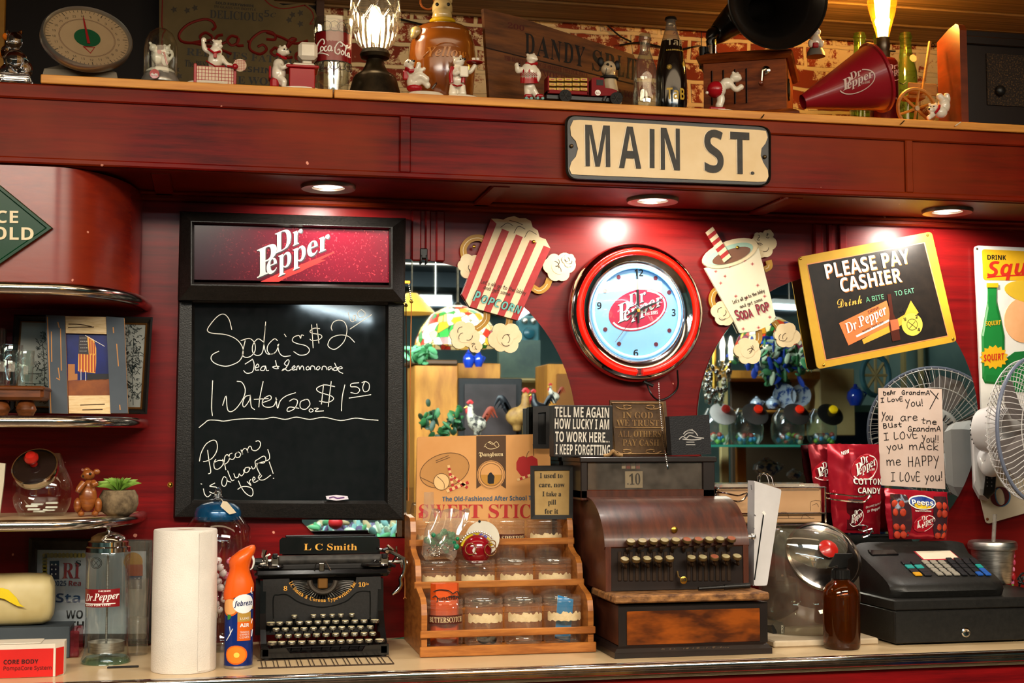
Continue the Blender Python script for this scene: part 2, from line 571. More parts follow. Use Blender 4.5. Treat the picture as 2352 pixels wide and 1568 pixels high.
def brick_mat():
 m=mat('whitewashed_brick','#8a3a1c',.85)
 N,L=m.node_tree.nodes,m.node_tree.links
 bs=N['Principled BSDF']
 tc=N.new('ShaderNodeTexCoord')
 sp=N.new('ShaderNodeSeparateXYZ');L.new(tc.outputs['Object'],sp.inputs[0])
 cb=N.new('ShaderNodeCombineXYZ');L.new(sp.outputs[0],cb.inputs[0]);L.new(sp.outputs[2],cb.inputs[1])
 nz0=N.new('ShaderNodeTexNoise');nz0.inputs['Scale'].default_value=9;L.new(tc.outputs['Object'],nz0.inputs[0])
 vm=N.new('ShaderNodeVectorMath');vm.operation='MULTIPLY_ADD';vm.inputs[1].default_value=(.02,.02,.02)
 L.new(nz0.outputs['Color'],vm.inputs[0]);L.new(cb.outputs[0],vm.inputs[2])
 br=N.new('ShaderNodeTexBrick');br.inputs['Scale'].default_value=1.0
 br.inputs['Brick Width'].default_value=.17;br.inputs['Row Height'].default_value=.062
 br.inputs['Mortar Size'].default_value=.0065;br.inputs['Mortar Smooth'].default_value=.4
 br.inputs['Color1'].default_value=lin('#86331a');br.inputs['Color2'].default_value=lin('#6a2412')
 br.inputs['Mortar'].default_value=lin('#c8b48c')
 L.new(vm.outputs[0],br.inputs[0])
 n1=N.new('ShaderNodeTexNoise');n1.inputs['Scale'].default_value=19;n1.inputs['Detail'].default_value=8;n1.inputs['Roughness'].default_value=.74
 L.new(tc.outputs['Object'],n1.inputs[0])
 n2=N.new('ShaderNodeTexNoise');n2.inputs['Scale'].default_value=3.5;n2.inputs['Detail'].default_value=3;L.new(tc.outputs['Object'],n2.inputs[0])
 ad=N.new('ShaderNodeMath');ad.operation='MULTIPLY_ADD';ad.inputs[1].default_value=.55
 L.new(n2.outputs[0],ad.inputs[0]);L.new(n1.outputs[0],ad.inputs[2])
 cr=N.new('ShaderNodeValToRGB');e=cr.color_ramp.elements
 e[0].position=.75;e[0].color=(0,0,0,1);e[1].position=.80;e[1].color=(1,1,1,1)
 L.new(ad.outputs[0],cr.inputs[0])
 mx=N.new('ShaderNodeMixRGB');mx.inputs[2].default_value=lin('#cdb68e')
 L.new(cr.outputs[0],mx.inputs[0]);L.new(br.outputs[0],mx.inputs[1])
 for l in list(bs.inputs['Base Color'].links):L.remove(l)
 L.new(mx.outputs[0],bs.inputs['Base Color'])
 h=N.new('ShaderNodeMath');h.operation='MULTIPLY_ADD';h.inputs[1].default_value=.35
 iv=N.new('ShaderNodeMath');iv.operation='SUBTRACT';iv.inputs[0].default_value=1;L.new(br.outputs['Fac'],iv.inputs[1])
 L.new(n1.outputs[0],h.inputs[0]);L.new(iv.outputs[0],h.inputs[2])
 bp=N.new('ShaderNodeBump');bp.inputs['Strength'].default_value=.7;bp.inputs['Distance'].default_value=.006
 L.new(h.outputs[0],bp.inputs['Height']);L.new(bp.outputs[0],bs.inputs['Normal'])
 return m
BRICK=brick_mat()
CEILM=mat('ceiling_board','#8a6c48',.6,hx2='#5e4830',scale=2,stretch=(.6,60,1),lo=.35,hi=.6,bump=.3)
ROOMC=mat('room_ceiling_paint','#2a4a58',.6,hx2='#1c3642',scale=2)
ROOMW=mat('room_wall_paint','#6a8076',.7,hx2='#46605c',scale=1.2)
FLOORM=mat('plank_floor','#5a4028',.5,hx2='#3a2818',scale=2,stretch=(1,12,1))
X0,X1,YR=-2.6,4.6,-8.4
# ------------------------------------------------------------------ room shell
m=MB();m.box((X0,0,0),(X1,.06,ZH0+.004),WALLRED)
struct(m.build('wall_back'))
m=MB();m.box((X0,YB,ZH0),(X1,YB+.08,ZCEIL),BRICK)
struct(m.build('wall_upper'))
m=MB();m.box((X0,YR,-.05),(X1,.06,0),FLOORM)
struct(m.build('floor'))
m=MB();m.box((X0,-2.0,ZCEIL),(X1,YB+.08,ZCEIL+.04),CEILM)
for i in range(16):                          # the long boards of the ceiling
 y=YB-.02-i*.145
 m.box((X0,y-.012,ZCEIL-.006),(X1,y,ZCEIL),CEILM,.002)
struct(m.build('ceiling'))
m=MB();m.box((X0,YR,ZCEIL),(X1,-2.0,ZCEIL+.04),ROOMC)
struct(m.build('ceiling_rear'))
m=MB();m.box((X0,YR-.06,0),(X1,YR,ZCEIL),ROOMW)
struct(m.build('wall_rear'))
m=MB();m.box((X0-.06,YR,0),(X0,YB,ZCEIL),ROOMW)
struct(m.build('wall_left'))
m=MB();m.box((X1,YR,0),(X1+.06,YB,ZCEIL),ROOMW)
struct(m.build('wall_right'))
# boxed header: fascia with sunk panels, underside with battens
m=MB()
m.box((X0,YH+.008,ZH0),(X1,YH+.03,ZH1),HEADRED)
zt0,zb1=P(1176,279,YH).z,P(1176,404,YH).z
m.box((X0,YH,zt0),(X1,YH+.01,ZH1),HEADRED,.003)
m.box((X0,YH,ZH0),(X1,YH+.01,zb1),HEADRED,.003)
for a,b in((918,944),(2080,2097)):
 m.box((P(a,330,YH).x,YH,zb1-.002),(P(b,330,YH).x,YH+.01,zt0+.002),HEADRED,.0025)
m.box((X0,YH+.03,ZH1-.014),(X1,YB,ZH1),HEADRED)
struct(m.build('trim_1'))
m=MB()
m.box((X0,YH+.03,ZH0+.004),(X1,0,ZH0+.018),HEADRED)
m.box((X0,YH+.01,ZH0-.002),(X1,YH+.045,ZH0+.005),HEADRED,.003)
m.box((X0,-.03,ZH0-.014),(X1,0,ZH0+.005),HEADRED,.004)
m.box((X0,-.05,ZH0-.004),(X1,0,ZH0+.005),HEADRED,.003)
for a in(380,1120,1820):
 x=G(a,455,ZH0).x
 m.box((x-.02,YH+.04,ZH0-.004),(x+.02,-.03,ZH0+.005),HEADRED,.003)
struct(m.build('trim_2'))
# fluted strips above the two mirrors
for i,(xs,yb)in enumerate((((944,966,975,988,1000,1020),600),((1866,1884,1896,1908,1922,1940),640))):
 m=MB()
 a,b=P(xs[0],540,0),P(xs[-1],540,0)
 zb=P(xs[0],yb,0).z
 m.box((a.x,-.006,zb),(b.x,0,ZH0-.014),WALLRED,.002)
 for j in range(0,6,2):
  m.box((P(xs[j],540,0).x,-.014,zb),(P(xs[j+1],540,0).x,-.005,ZH0-.014),WALLRED,.003)
 struct(m.build('trim_%d'%(3+i)))
# black panel added for the dark void behind the high shelf
m=MB();a,b=P(14,60,YB-.02),P(742,60,YB-.02)
m.box((a.x,YB-.03,ZH1),(b.x,YB-.001,ZCEIL),mat('dark_void','#120b08',.8))
m.box((b.x-.02,YB-.06,ZH1),(b.x,YB-.001,ZCEIL),mat('brown_post','#3a2010',.6))
m.box((a.x-.16,YB-.05,ZH1),(a.x,YB-.001,ZCEIL),mat('ochre_post','#a8741c',.6,hx2='#7a5212'))
struct(m.build('trim_5'))
# downlights in the underside of the header
for i,(px,py)in enumerate(((754,431),(1499,461),(2176,486))):
 c=G(px,py,ZH0)
 t=thing('downlight',('round recessed downlight above the chalkboard','bright round recessed downlight above the neon clock','round recessed downlight above the cashier sign')[i],'ceiling light',c,'downlights under the header')
 m=MB();m.lathe([(.036,.004),(.036,-.001),(.058,-.004),(.060,.0),(.060,.006),(.05,.007)],mat('brushed_can','#8a7a70',.35,.8),c,28,smooth=True)
 m.build('trim_ring',t)
 m=MB();m.lathe([(0,.0035),(.034,.0035),(.034,.010),(0,.010)],LENS,c,24)
 m.build('lamp_lens',t)
 light('downlight_lamp','SPOT',c+Vector((0,0,-.014)),c+Vector((0,.45,-1)),(6.2,9,8.5)[i],(1,.93,.82),.03,None,R(150),.35)
# ------------------------------------------------------------------ counter
ct=thing('counter','long beige laminate counter with a ribbed chrome front edge','counter',(P(1176,1500,YF).x,YF/2,0))
m=MB();m.box((X0+.02,YF+.004,ZC-.03),(X1-.02,-.002,ZC),LAMIN)
m.build('worktop',ct)
m=MB()
z1=ZC+.0015;h=S(1176,1540,YF)
prof=[(.004,0),(-.006,0),(-.011,-3*h),(-.013,-8*h),(-.012,-13*h),(-.009,-15*h),(-.012,-17*h),(-.012,-23*h),(-.008,-26*h),(.004,-27*h)]
m.loft([[(x,YF+dy,z1+dz)for dy,dz in prof]for x in(X0+.02,X1-.02)],CHROME)
m.build('chrome_edge',ct)
m=MB();m.box((X0+.02,YF+.014,.08),(X1-.02,YF+.04,ZC-.0302),WALLRED)
m.build('front_panel',ct)
# ------------------------------------------------------------------ pine boards on top of the header
for i,(a,b,lab)in enumerate(((92,764,'shorter pine board along the header under the kitchen scale'),(768,2560,'long pine board along the header under the gramophone'))):
 m=MB()
 m.box((P(a,230,YH-.006).x,YH-.006,ZH1+.0005),(P(b,230,YH-.006).x,YH+.16,ZS),PINE,.0015)
 tag(m.build('pine_board'),lab,'board','boards on the header')
# ------------------------------------------------------------------ mirrors
def mirror(label,pts,Y=-.004):
 o=MB();flat(o,pts,Y,.004,MIRROR,side=mat('mirror_edge','#7aa79a',.15))
 q=px_poly(pts,Y)
 ob=o.build('wall_mirror')
 return tag(ob,label,'mirror')
MC=P(930,985,0)
pts=[(a,b)for a,b in arc(930,985,392,390,-93,60,40)]+[(1050,1232),(727,1232),(693,1198),(693,700)]+[(760,632)]
mirror('round-topped wall mirror behind the chalkboard and popcorn plaque',pts)
pts=[(1923+322*math.cos(R(a)),966+338*math.sin(R(a)))for a in range(0,360,5)]
mirror('round wall mirror behind the wire fan and cashier sign',pts)
# ------------------------------------------------------------------ stroke alphabet for handwriting
def _s(t):
 out=[]
 for st in t.split(';'):
  v=[float(x)for x in st.split()]
  out.append([(v[i],v[i+1])for i in range(0,len(v),2)])
 return out
STROKE={
'a':(.6,'.5 .55 .25 .62 .05 .3 .2 0 .42 .12 .52 .6;.5 .3 .6 0'),'b':(.55,'.05 1 .05 0 .4 .02 .5 .3 .35 .55 .05 .4'),'c':(.5,'.48 .5 .2 .6 .03 .3 .2 .02 .5 .1'),
'd':(.6,'.5 .5 .2 .6 .03 .3 .2 0 .48 .15;.52 1 .52 0'),'e':(.5,'.05 .32 .45 .38 .35 .6 .12 .55 .04 .25 .2 .02 .5 .1'),'f':(.4,'.42 .95 .22 .95 .2 0;.02 .55 .4 .55'),
'g':(.55,'.5 .55 .2 .6 .05 .3 .2 .05 .5 .25;.5 .6 .5 -.2 .3 -.38 .05 -.25'),'h':(.55,'.06 1 .06 0;.06 .4 .3 .6 .48 .45 .5 0'),'i':(.2,'.1 .6 .1 0;.1 .85 .1 .8'),
'k':(.5,'.06 1 .06 0;.45 .6 .08 .28 .48 0'),'l':(.2,'.1 1 .1 0'),'m':(.85,'.05 .6 .07 0;.07 .4 .25 .6 .38 .5 .4 0;.4 .4 .6 .6 .74 .5 .8 0'),
'n':(.55,'.05 .6 .06 0;.06 .4 .3 .6 .46 .45 .5 0'),'o':(.55,'.28 .6 .06 .4 .1 .06 .36 .02 .5 .3 .4 .55 .28 .6'),'p':(.55,'.06 .6 .06 -.38;.06 .45 .35 .6 .5 .35 .35 .05 .06 .12'),
'r':(.4,'.06 .6 .07 0;.07 .35 .2 .56 .4 .55'),'s':(.45,'.42 .55 .2 .6 .1 .45 .38 .2 .25 .02 .03 .08'),'t':(.45,'.22 .95 .22 .08 .4 0;.02 .6 .44 .62'),
'u':(.55,'.05 .6 .08 .1 .3 .0 .48 .25;.48 .6 .54 0'),'v':(.5,'.03 .6 .25 0 .48 .6'),'w':(.8,'.03 .6 .2 0 .4 .45 .58 0 .78 .6'),'x':(.5,'.03 .6 .48 0;.45 .6 .05 0'),
'y':(.5,'.03 .6 .27 .12;.5 .62 .15 -.4'),'z':(.45,'.03 .6 .42 .6 .05 0 .45 .02'),'A':(.65,'.03 0 .3 1 .6 0;.12 .35 .5 .35'),'B':(.55,'.06 1 .06 0 .45 .1 .4 .5 .06 .52 .4 .7 .3 .98 .06 1'),
'D':(.6,'.08 .95 .08 .05 .45 .15 .5 .6 .08 .95'),'G':(.65,'.55 .8 .3 1 .05 .6 .15 .1 .5 .08 .55 .42 .3 .42'),'H':(.65,'.08 1 .1 0;.55 1 .55 0;.08 .5 .58 .52'),
'U':(.6,'.06 1 .08 .2 .3 0 .5 .2 .52 1;.52 .4 .56 0'),'I':(.5,'.05 .98 .48 1;.27 1 .25 0;.03 0 .5 .02'),'L':(.5,'.08 1 .08 .02 .48 .08'),'M':(.85,'.05 0 .1 1 .4 .2 .7 1 .8 0'),'N':(.65,'.06 0 .08 1 .52 0 .56 1'),
'O':(.65,'.32 1 .06 .6 .15 .05 .45 .03 .58 .5 .45 .95 .32 1'),'P':(.55,'.08 1 .1 0;.08 .98 .45 .95 .48 .55 .1 .45'),'R':(.55,'.08 0 .08 1 .45 .9 .42 .55 .1 .48 .5 0'),
'S':(.5,'.45 .9 .2 1 .08 .75 .4 .4 .3 .02 .05 .1'),'T':(.6,'.3 1 .3 0;.02 1 .58 1'),'Y':(.6,'.04 1 .3 .5;.58 1 .15 -.25'),'C':(.6,'.55 .85 .3 1 .06 .55 .2 .03 .55 .12'),
'E':(.5,'.45 1 .06 1 .06 0 .48 0;.06 .5 .4 .5'),'K':(.55,'.08 1 .08 0;.5 1 .1 .45 .55 0'),'W':(.9,'.03 1 .22 0 .45 .7 .65 0 .87 1'),
'!':(.22,'.1 1 .1 .3;.1 .06 .11 0'),'.':(.2,'.08 .04 .1 0'),"'":(.2,'.1 1 .07 .8'),'"':(.25,'.06 1 .05 .8;.18 1 .17 .8'),',':(.2,'.1 .04 .04 -.15'),'-':(.4,'.05 .4 .35 .4'),'&':(.6,'.55 0 .12 .75 .3 .98 .4 .7 .06 .25 .25 0 .55 .35'),
}
def hand(mb,s,A,B,h,w,m,Y,off=.001,jit=.05):
 """a handwritten line from pixel A to pixel B, h pixels tall"""
 tot=sum(STROKE[c][0]+.14 if c in STROKE else .45 for c in s)
 dx,dy=B[0]-A[0],B[1]-A[1]
 L=math.hypot(dx,dy);ux,uy=dx/L,dy/L
 k=L/tot;x=0
 rnd=random.Random(hash(len(s))+len(s)*7)
 out=[]
 for c in s:
  if c not in STROKE:x+=.45;continue
  wd,st=STROKE[c]
  jy=rnd.uniform(-jit,jit)*h
  for q in _s(st):
   out.append([(A[0]+ux*(x+a)*k+uy*b*h,A[1]+uy*(x+a)*k-ux*b*h+jy)for a,b in q])
  x+=wd+.14
 return pen(mb,out,Y,w,m,off,4)
# ------------------------------------------------------------------ soda lettering
def dp_logo(mb,fn,m,shadow=None,lift=0.):
 def put(t,x0,w,b0,h,mm,dx=0,dy=0,lf=0.):
  mb.text_map(t,'serif',lambda x,y:fn(x0+x*w+dx,b0+y*h+.43*(x0+x*w)+dy,lift+lf),mm)
 for(t,x0,w,b0,h)in(('P',0,178,0,262),('epper',86,566,-12,196),('Dr',162,246,150,186)):
  if shadow:put(t,x0,w,b0,h,shadow,9,-9,0)
  put(t,x0,w,b0,h,m,0,0,.0006)
def dp_oval(mb,fn,red,white,grey=None,text=True):
 def el(rx,ry,n=40,a0=0,a1=360):
  return[(296+rx*math.cos(R(a))*.99-ry*math.sin(R(a))*-.14,190+rx*math.cos(R(a))*.14+ry*math.sin(R(a))*.99)for a in[a0+(a1-a0)*i/n for i in range(n+(0 if a1-a0==360 else 1))]]
 o=el(430,300);i1=el(412,282,48,-150,75);i2=el(388,258,48,-150,75)
 if red:mb.add([fn(x,y,.0002)for x,y in o],[tuple(range(len(o)))],red)
 n=len(i1)
 mb.add([fn(x,y,.0006)for x,y in i1+i2],[(k,k+1,n+k+1,n+k)for k in range(n-1)],white)
 dp_logo(mb,fn,white,grey,.0008)
 if text:mb.text_map('Est.1885','serif',lambda x,y:fn(395+x*190,66+y*46+.25*(395+x*190)*.5,.0014),white)
def wall_fn(ox,oy,k,Y,off,rot=0.):
 """logo units -> wall plane, origin at pixel (ox, oy), k pixels a unit"""
 c,s=math.cos(R(rot)),math.sin(R(rot))
 return lambda X,Yy,lf=0.:P(ox+(X*c-Yy*s)*k,oy-(X*s+Yy*c)*k,Y-off-lf)
RED=mat('logo_red','#a80f22',.4)
LWHITE=mat('print_white','#ece8e0',.5)
LBLACK=mat('print_black','#0e0c0b',.55)
LGREY=mat('print_shadow','#2a2024',.5)
# ------------------------------------------------------------------ rounded cabinet and its shelves
XE=P(336,690,0).x
def plan(inset=0.,a=.17,d=.33,n=14,x0=None):
 x0=X0+.05 if x0 is None else x0
 a-=inset*.5;d-=inset
 xe=XE-inset
 return[(x0,-d)]+[(xe-a+a*math.sin(R(90*i/n)),-d*(.02+.98*math.cos(R(90*i/n))))for i in range(n)]+[(xe,-.006)]
zs1,zs2,zs3=P(0,660,-.33).z,P(0,967,-.33).z,P(0,1207,-.33).z
cb=thing('wall_cabinet','round-cornered red wooden cabinet under the header with a chrome lip','cabinet',(XE-.3,-.15,zs1))
m=MB();pl_=plan(.012,n=30);m.loft([[Vector((x,y,z))for x,y in pl_]for z in(zs1,ZH0-.004)],CABRED,closed=False,caps=False)
m.build('cabinet_body',cb)
m=MB();m.tube([(x,y,zs1)for x,y in plan(.0)],.0125,CHROMEW,10)
m.prism(plan(.006)+[(X0+.05,-.006)],.02,HEADRED,z0=zs1-.012)
m.build('chrome_lip',cb)
for z,lab in((zs2,'upper open shelf with a chrome edge holding the picture frames'),(zs3,'lower open shelf with a chrome edge holding the potted succulent')):
 t=thing('wall_shelf',lab,'shelf',(XE-.3,-.15,z),'chrome-edged shelves below the cabinet')
 m=MB();m.prism(plan(.004)+[(X0+.05,-.006)],.018,LAMIN,z0=z-.009,side=HEADRED)
 m.build('shelf_board',t)
 m=MB();m.tube([(x,y,z)for x,y in plan(.0)],.0115,CHROMEW,10)
 m.build('chrome_edge',t)
# green diamond sign on the cabinet
Yd=-.3195
GREEN=mat('green_enamel','#0a3a20',.3,coat=.04,spec=.16)
gd=thing('diamond_sign','green enamel diamond sign with cream letters on the curved cabinet','sign',P(-20,523,Yd))
m=MB()
A,B,C,D=(122,524),(-15,412),(-160,518),(-15,618)
def sc_pts(pts,k,c):
 return[(c[0]+(x-c[0])*k,c[1]+(y-c[1])*k)for x,y in pts]
cc=(-16,519)
rings=[]
for k,off in((1.,0),(1.,.006),(.97,.012),(.90,.012),(.87,.008)):
 rings.append([P(x,y,Yd-off)for x,y in sc_pts([A,B,C,D],k,cc)])
m.loft(rings,GREEN,smooth=False)
m.build('sign_plate',gd)
m=MB()
m.text('ICE','sansb',(-30,511),(42,512),29,CREAM,Yd-.0095)
m.text('COLD','sansb',(-48,549),(77,551),30,CREAM,Yd-.0095)
m.build('lettering',gd)
# ------------------------------------------------------------------ chalk menu board with a soda light box
mb0=thing('menu_board','tall black menu board with chalk prices under a red soda panel','menu board',P(666,1190,-.02))
def ring(mbx,specs,Y,m):
 rs=[[P(x,y,Y-off)for x,y in pts]for pts,off in specs]
 return mbx.loft(rs,m,caps=False,smooth=False)
FR=mat('board_frame_black','#0c0b0a',.34,spec=.3,hx2='#191614',scale=200,bump=.25,bscale=400)
lo=[(409,690),(929,697),(928,1195),(398,1190)]
li=[(447,694),(886,698),(884,1150),(445,1148)]
m=MB()
ring(m,[(lo,.0),(lo,.016),(sc_pts(lo,.985,(666,940)),.024),(sc_pts(li,1.03,(666,920)),.028),(li,.018),(li,.0)],-.006,FR)
m.build('board_frame',mb0)
m=MB();flat(m,sc_pts(li,1.01,(666,920)),-.006,.014,mat('chalk_slate','#0c0b0c',.05,hx2='#121012',scale=40,rvar=.03,spec=1.))
m.build('chalk_panel',mb0)
m=MB()
c1=lambda st:[[(440+a/5.113,690+b/5.113)for a,b in q]for q in st]
c2=lambda st:[[(440+a/6.03,940+b/6.03)for a,b in q]for q in st]
strokes=c1([
[(472,340),(440,220),(380,160),(300,190),(200,310),(190,360),(250,385),(400,400),(520,450),(590,530),(605,620),(560,710),(460,760),(380,770),(280,740),(230,690),(245,635),(320,595)],
[(580,470),(680,445),(740,500),(745,590),(700,650),(640,668),(600,640),(610,560),(630,470)],
[(850,490),(780,450),(720,520),(720,610),(780,645),(840,580),(870,250)],[(865,300),(850,480),(865,590),(900,630),(970,620)],
[(1010,470),(970,450),(900,520),(890,590),(930,630),(990,600),(1025,510)],[(1010,520),(1030,610),(1080,655),(1160,648)],[(1090,395),(1110,425)],
[(1315,410),(1290,405),(1280,445),(1260,410),(1200,430),(1185,475),(1240,505),(1340,530),(1385,580),(1350,630),(1270,640),(1200,600)],
[(1505,330),(1440,325),(1390,360),(1420,385),(1510,400),(1530,430),(1490,460),(1420,470),(1390,455)],[(1410,285),(1428,555)],[(1470,275),(1495,500)],
[(1650,350),(1640,310),(1670,250),(1740,230),(1800,260),(1825,350),(1790,480),(1700,565),(1640,565),(1600,520),(1640,440),(1740,405),(1840,420),(1915,490)],
[(1840,140),(1860,220),(1890,250),(1925,220),(1925,175),(1900,180),(1900,220),(1930,235)],[(1985,110),(1950,145),(1970,195),(2020,190),(2040,150),(2000,110),(1985,110)],[(1860,335),(2115,165)],
[(630,745),(700,700),(715,690),(735,750),(720,830),(680,852),(640,850),(612,822)],[(755,790),(790,775),(775,745),(750,780),(750,815),(790,815)],[(870,770),(830,775),(810,815),(850,820),(870,775),(880,820),(905,820)],
[(985,705),(1000,770),(1020,795),(990,800),(950,780),(1000,770),(1028,775)],[(1120,770),(1090,740),(1130,695),(1145,720),(1110,790),(1060,825),(1090,800),(1130,825),(1170,810)],
[(1180,800),(1215,785),(1205,765),(1180,790),(1190,815),(1225,810)],[(1235,815),(1240,775),(1260,770),(1270,810),(1290,770),(1310,775),(1320,815)],[(1370,770),(1345,790),(1355,815),(1385,800),(1370,770)],[(1395,810),(1405,770),(1440,775),(1450,810)],[(1490,770),(1465,795),(1480,815),(1510,790),(1490,770)],
[(1530,812),(1540,775),(1575,775),(1590,812)],[(1640,775),(1605,785),(1610,815),(1645,790),(1655,815)],[(1715,785),(1675,790),(1670,820),(1710,810),(1680,735)],[(1720,805),(1770,795),(1750,775),(1715,800),(1735,835),(1775,855)],
[(248,940),(235,1240),(245,1350)],[(365,1230),(405,1120),(420,1270),(460,1305),(530,1260),(610,1140),(630,1040),(590,960),(535,948)],
[(690,1110),(630,1130),(600,1210),(620,1250),(680,1170),(690,1110),(700,1240),(740,1280)],[(840,950),(800,1150),(790,1250)],[(735,1160),(900,1150)],[(830,1200),(930,1160),(920,1115),(850,1150),(830,1210),(870,1250),(960,1240),(1000,1160)],[(990,1140),(1010,1265),(1040,1180),(1110,1120),(1220,1082)],
[(1150,1180),(1200,1155),(1245,1180),(1215,1260),(1150,1300),(1120,1290),(1150,1250),(1260,1265)],[(1340,1160),(1280,1190),(1280,1260),(1340,1275),(1390,1220),(1370,1165),(1340,1160)],[(1400,1265),(1380,1290),(1400,1310),(1430,1290),(1400,1265)],[(1440,1265),(1490,1265),(1450,1300),(1550,1295)],
[(1680,1010),(1560,990),(1470,1030),(1500,1075),(1640,1120),(1665,1160),(1600,1195),(1500,1180)],[(1550,985),(1525,1215)],[(1640,950),(1605,1245)],[(1800,990),(1770,1130),(1760,1295)],
[(1965,965),(1880,975),(1870,1010),(1940,1015),(1975,1050),(1940,1090),(1870,1080)],[(2030,960),(2010,1020),(2030,1070),(2080,1050),(2085,980),(2040,950),(2000,965)],[(1850,1145),(2105,1105)],
[(88,1490),(150,1440),(200,1405),(300,1405),(380,1415),(520,1395),(700,1385),(850,1390),(960,1370),(1100,1395),(1230,1368),(1390,1395),(1550,1370),(1750,1408),(1920,1380),(2050,1395),(2190,1405)]])
strokes+=c2([
[(110,715),(130,610),(200,480),(300,425),(350,460),(350,570),(290,670),(220,710),(165,722)],[(222,565),(240,700),(265,840),(260,880),(235,890)],
[(335,690),(310,740),(320,815),(370,825),(430,770),(435,715),(380,705),(310,735)],[(430,690),(455,750),(475,835)],[(450,760),(460,660),(495,625),(525,670),(500,730),(450,765)],[(560,605),(525,625),(530,680),(575,690),(605,650)],[(640,590),(605,620),(615,660),(660,660),(680,620),(650,590),(620,600)],
[(685,560),(710,625),(700,580),(725,545),(745,540)],[(760,545),(785,600),(775,560),(800,510),(825,520),(840,560),(890,570),(940,530),(955,470),(930,435),(890,440)],
[(490,955),(450,930),(420,990),(425,1050),(465,1060),(490,1000),(485,945),(500,990),(545,1005)],[(500,850),(530,930),(560,985),(590,975)],[(585,890),(610,945),(650,930),(660,890),(690,920),(725,880),(720,835)],[(790,800),(745,810),(735,860),(765,875),(800,840),(795,800),(815,820)],[(830,790),(850,825),(885,790),(880,720),(920,690),(1000,645),(1030,690),(1000,740),(920,745),(905,800),(940,880),(965,910)],[(1055,555),(1080,640),(1060,700),(900,750)],
[(650,990),(690,1080),(750,1160),(820,1200),(850,1170),(840,1100),(780,1070),(700,1070),(640,1105)],[(770,1000),(825,1055),(800,1000),(820,970)],[(845,990),(880,960),(860,935),(845,980),(870,1010),(920,985)],[(930,960),(970,920),(945,905),(925,945),(950,975),(1010,970),(1095,910)],[(1075,725),(1130,885)],[(1130,950),(1140,955)],
[(130,1030),(142,1034)],[(165,1100),(180,1170),(220,1210),(265,1180)],[(320,1020),(250,1060),(300,1070),(345,1080),(350,1130),(300,1160),(250,1140)]])
pen(m,strokes,-.0205,1.8,mat('chalk_marker','#f0eee6',.7),.0006,4)
m.build('chalk_writing',mb0)
m=MB();flat(m,[(748,1139),(772,1136),(798,1139),(800,1146),(772,1149),(750,1146)],-.024,.006,mat('white_label_plastic','#dcd4e0',.4))
pen(m,[[(757,1143),(766,1141),(775,1144),(790,1142)]],-.0302,3,mat('print_violet','#5a2a70',.5),.0002,3)
m.build('maker_badge',mb0)
uo=[(413,485),(932,501),(930,694),(408,690)]
ui=[(446,514),(893,527),(893,655),(446,648)]
uc=(670,590)
m=MB()
ring(m,[(uo,0),(uo,.052),(sc_pts(uo,.985,uc),.058),([(438,507),(902,521),(902,664),(438,655)],.078),([(441,509),(898,523),(898,660),(441,652)],.078),(ui,.068),(ui,.05)],-.006,FR)
m.build('light_box',mb0)
m=MB()
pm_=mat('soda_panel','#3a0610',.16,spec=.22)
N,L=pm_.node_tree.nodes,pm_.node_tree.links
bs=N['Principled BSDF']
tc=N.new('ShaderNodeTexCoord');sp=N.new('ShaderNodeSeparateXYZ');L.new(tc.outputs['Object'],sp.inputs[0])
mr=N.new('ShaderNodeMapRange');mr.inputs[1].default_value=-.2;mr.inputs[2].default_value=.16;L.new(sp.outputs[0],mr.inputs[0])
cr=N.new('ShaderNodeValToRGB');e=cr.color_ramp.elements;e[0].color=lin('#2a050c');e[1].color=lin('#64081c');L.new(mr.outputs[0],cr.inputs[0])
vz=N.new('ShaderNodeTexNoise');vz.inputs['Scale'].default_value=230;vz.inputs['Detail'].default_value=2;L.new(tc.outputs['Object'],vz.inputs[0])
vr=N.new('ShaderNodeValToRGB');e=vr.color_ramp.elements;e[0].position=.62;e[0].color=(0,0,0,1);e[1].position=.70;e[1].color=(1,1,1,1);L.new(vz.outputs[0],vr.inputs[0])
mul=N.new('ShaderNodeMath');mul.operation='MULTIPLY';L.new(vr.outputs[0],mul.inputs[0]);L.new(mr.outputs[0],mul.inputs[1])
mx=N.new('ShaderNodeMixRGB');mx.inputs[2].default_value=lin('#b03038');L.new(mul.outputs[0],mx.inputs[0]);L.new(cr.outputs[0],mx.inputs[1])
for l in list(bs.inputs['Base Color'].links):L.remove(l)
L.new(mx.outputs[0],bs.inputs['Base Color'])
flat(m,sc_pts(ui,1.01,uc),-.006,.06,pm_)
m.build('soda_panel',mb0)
m=MB()
sl=[(598,647),(640,628),(700,604),(740,588),(768,577),(768,580),(735,597),(748,597),(705,616),(690,624),(660,636),(640,647)]
flat(m,sl,-.066,.0004,mat('logo_orange_red','#d01e1a',.35))
dp_logo(m,wall_fn(590.4,638.6,1/3.92,-.0668,0),mat('print_silver','#b8b4ae',.4),LGREY)
m.build('soda_lettering',mb0)
m=MB()
cp=[P(938,648,-.055),P(946,652,-.055),P(945,692,-.055),P(944,760,-.05),P(941,950,-.03),P(938,1150,-.02)]
m.tube(cp[2:],.0012,mat('twine','#a8642c',.8),6)
m.box(cp[0]-Vector((.014,.004,.004)),cp[0]+Vector((.004,.004,.004)),GOLD,.001)
for i in range(10):
 q=cp[0].lerp(cp[2],i/9)
 m.ball(q,.0022,CHROME,6,4)
m.ball(cp[2],.0045,GOLD,8,6)
m.build('pull_chain',mb0)
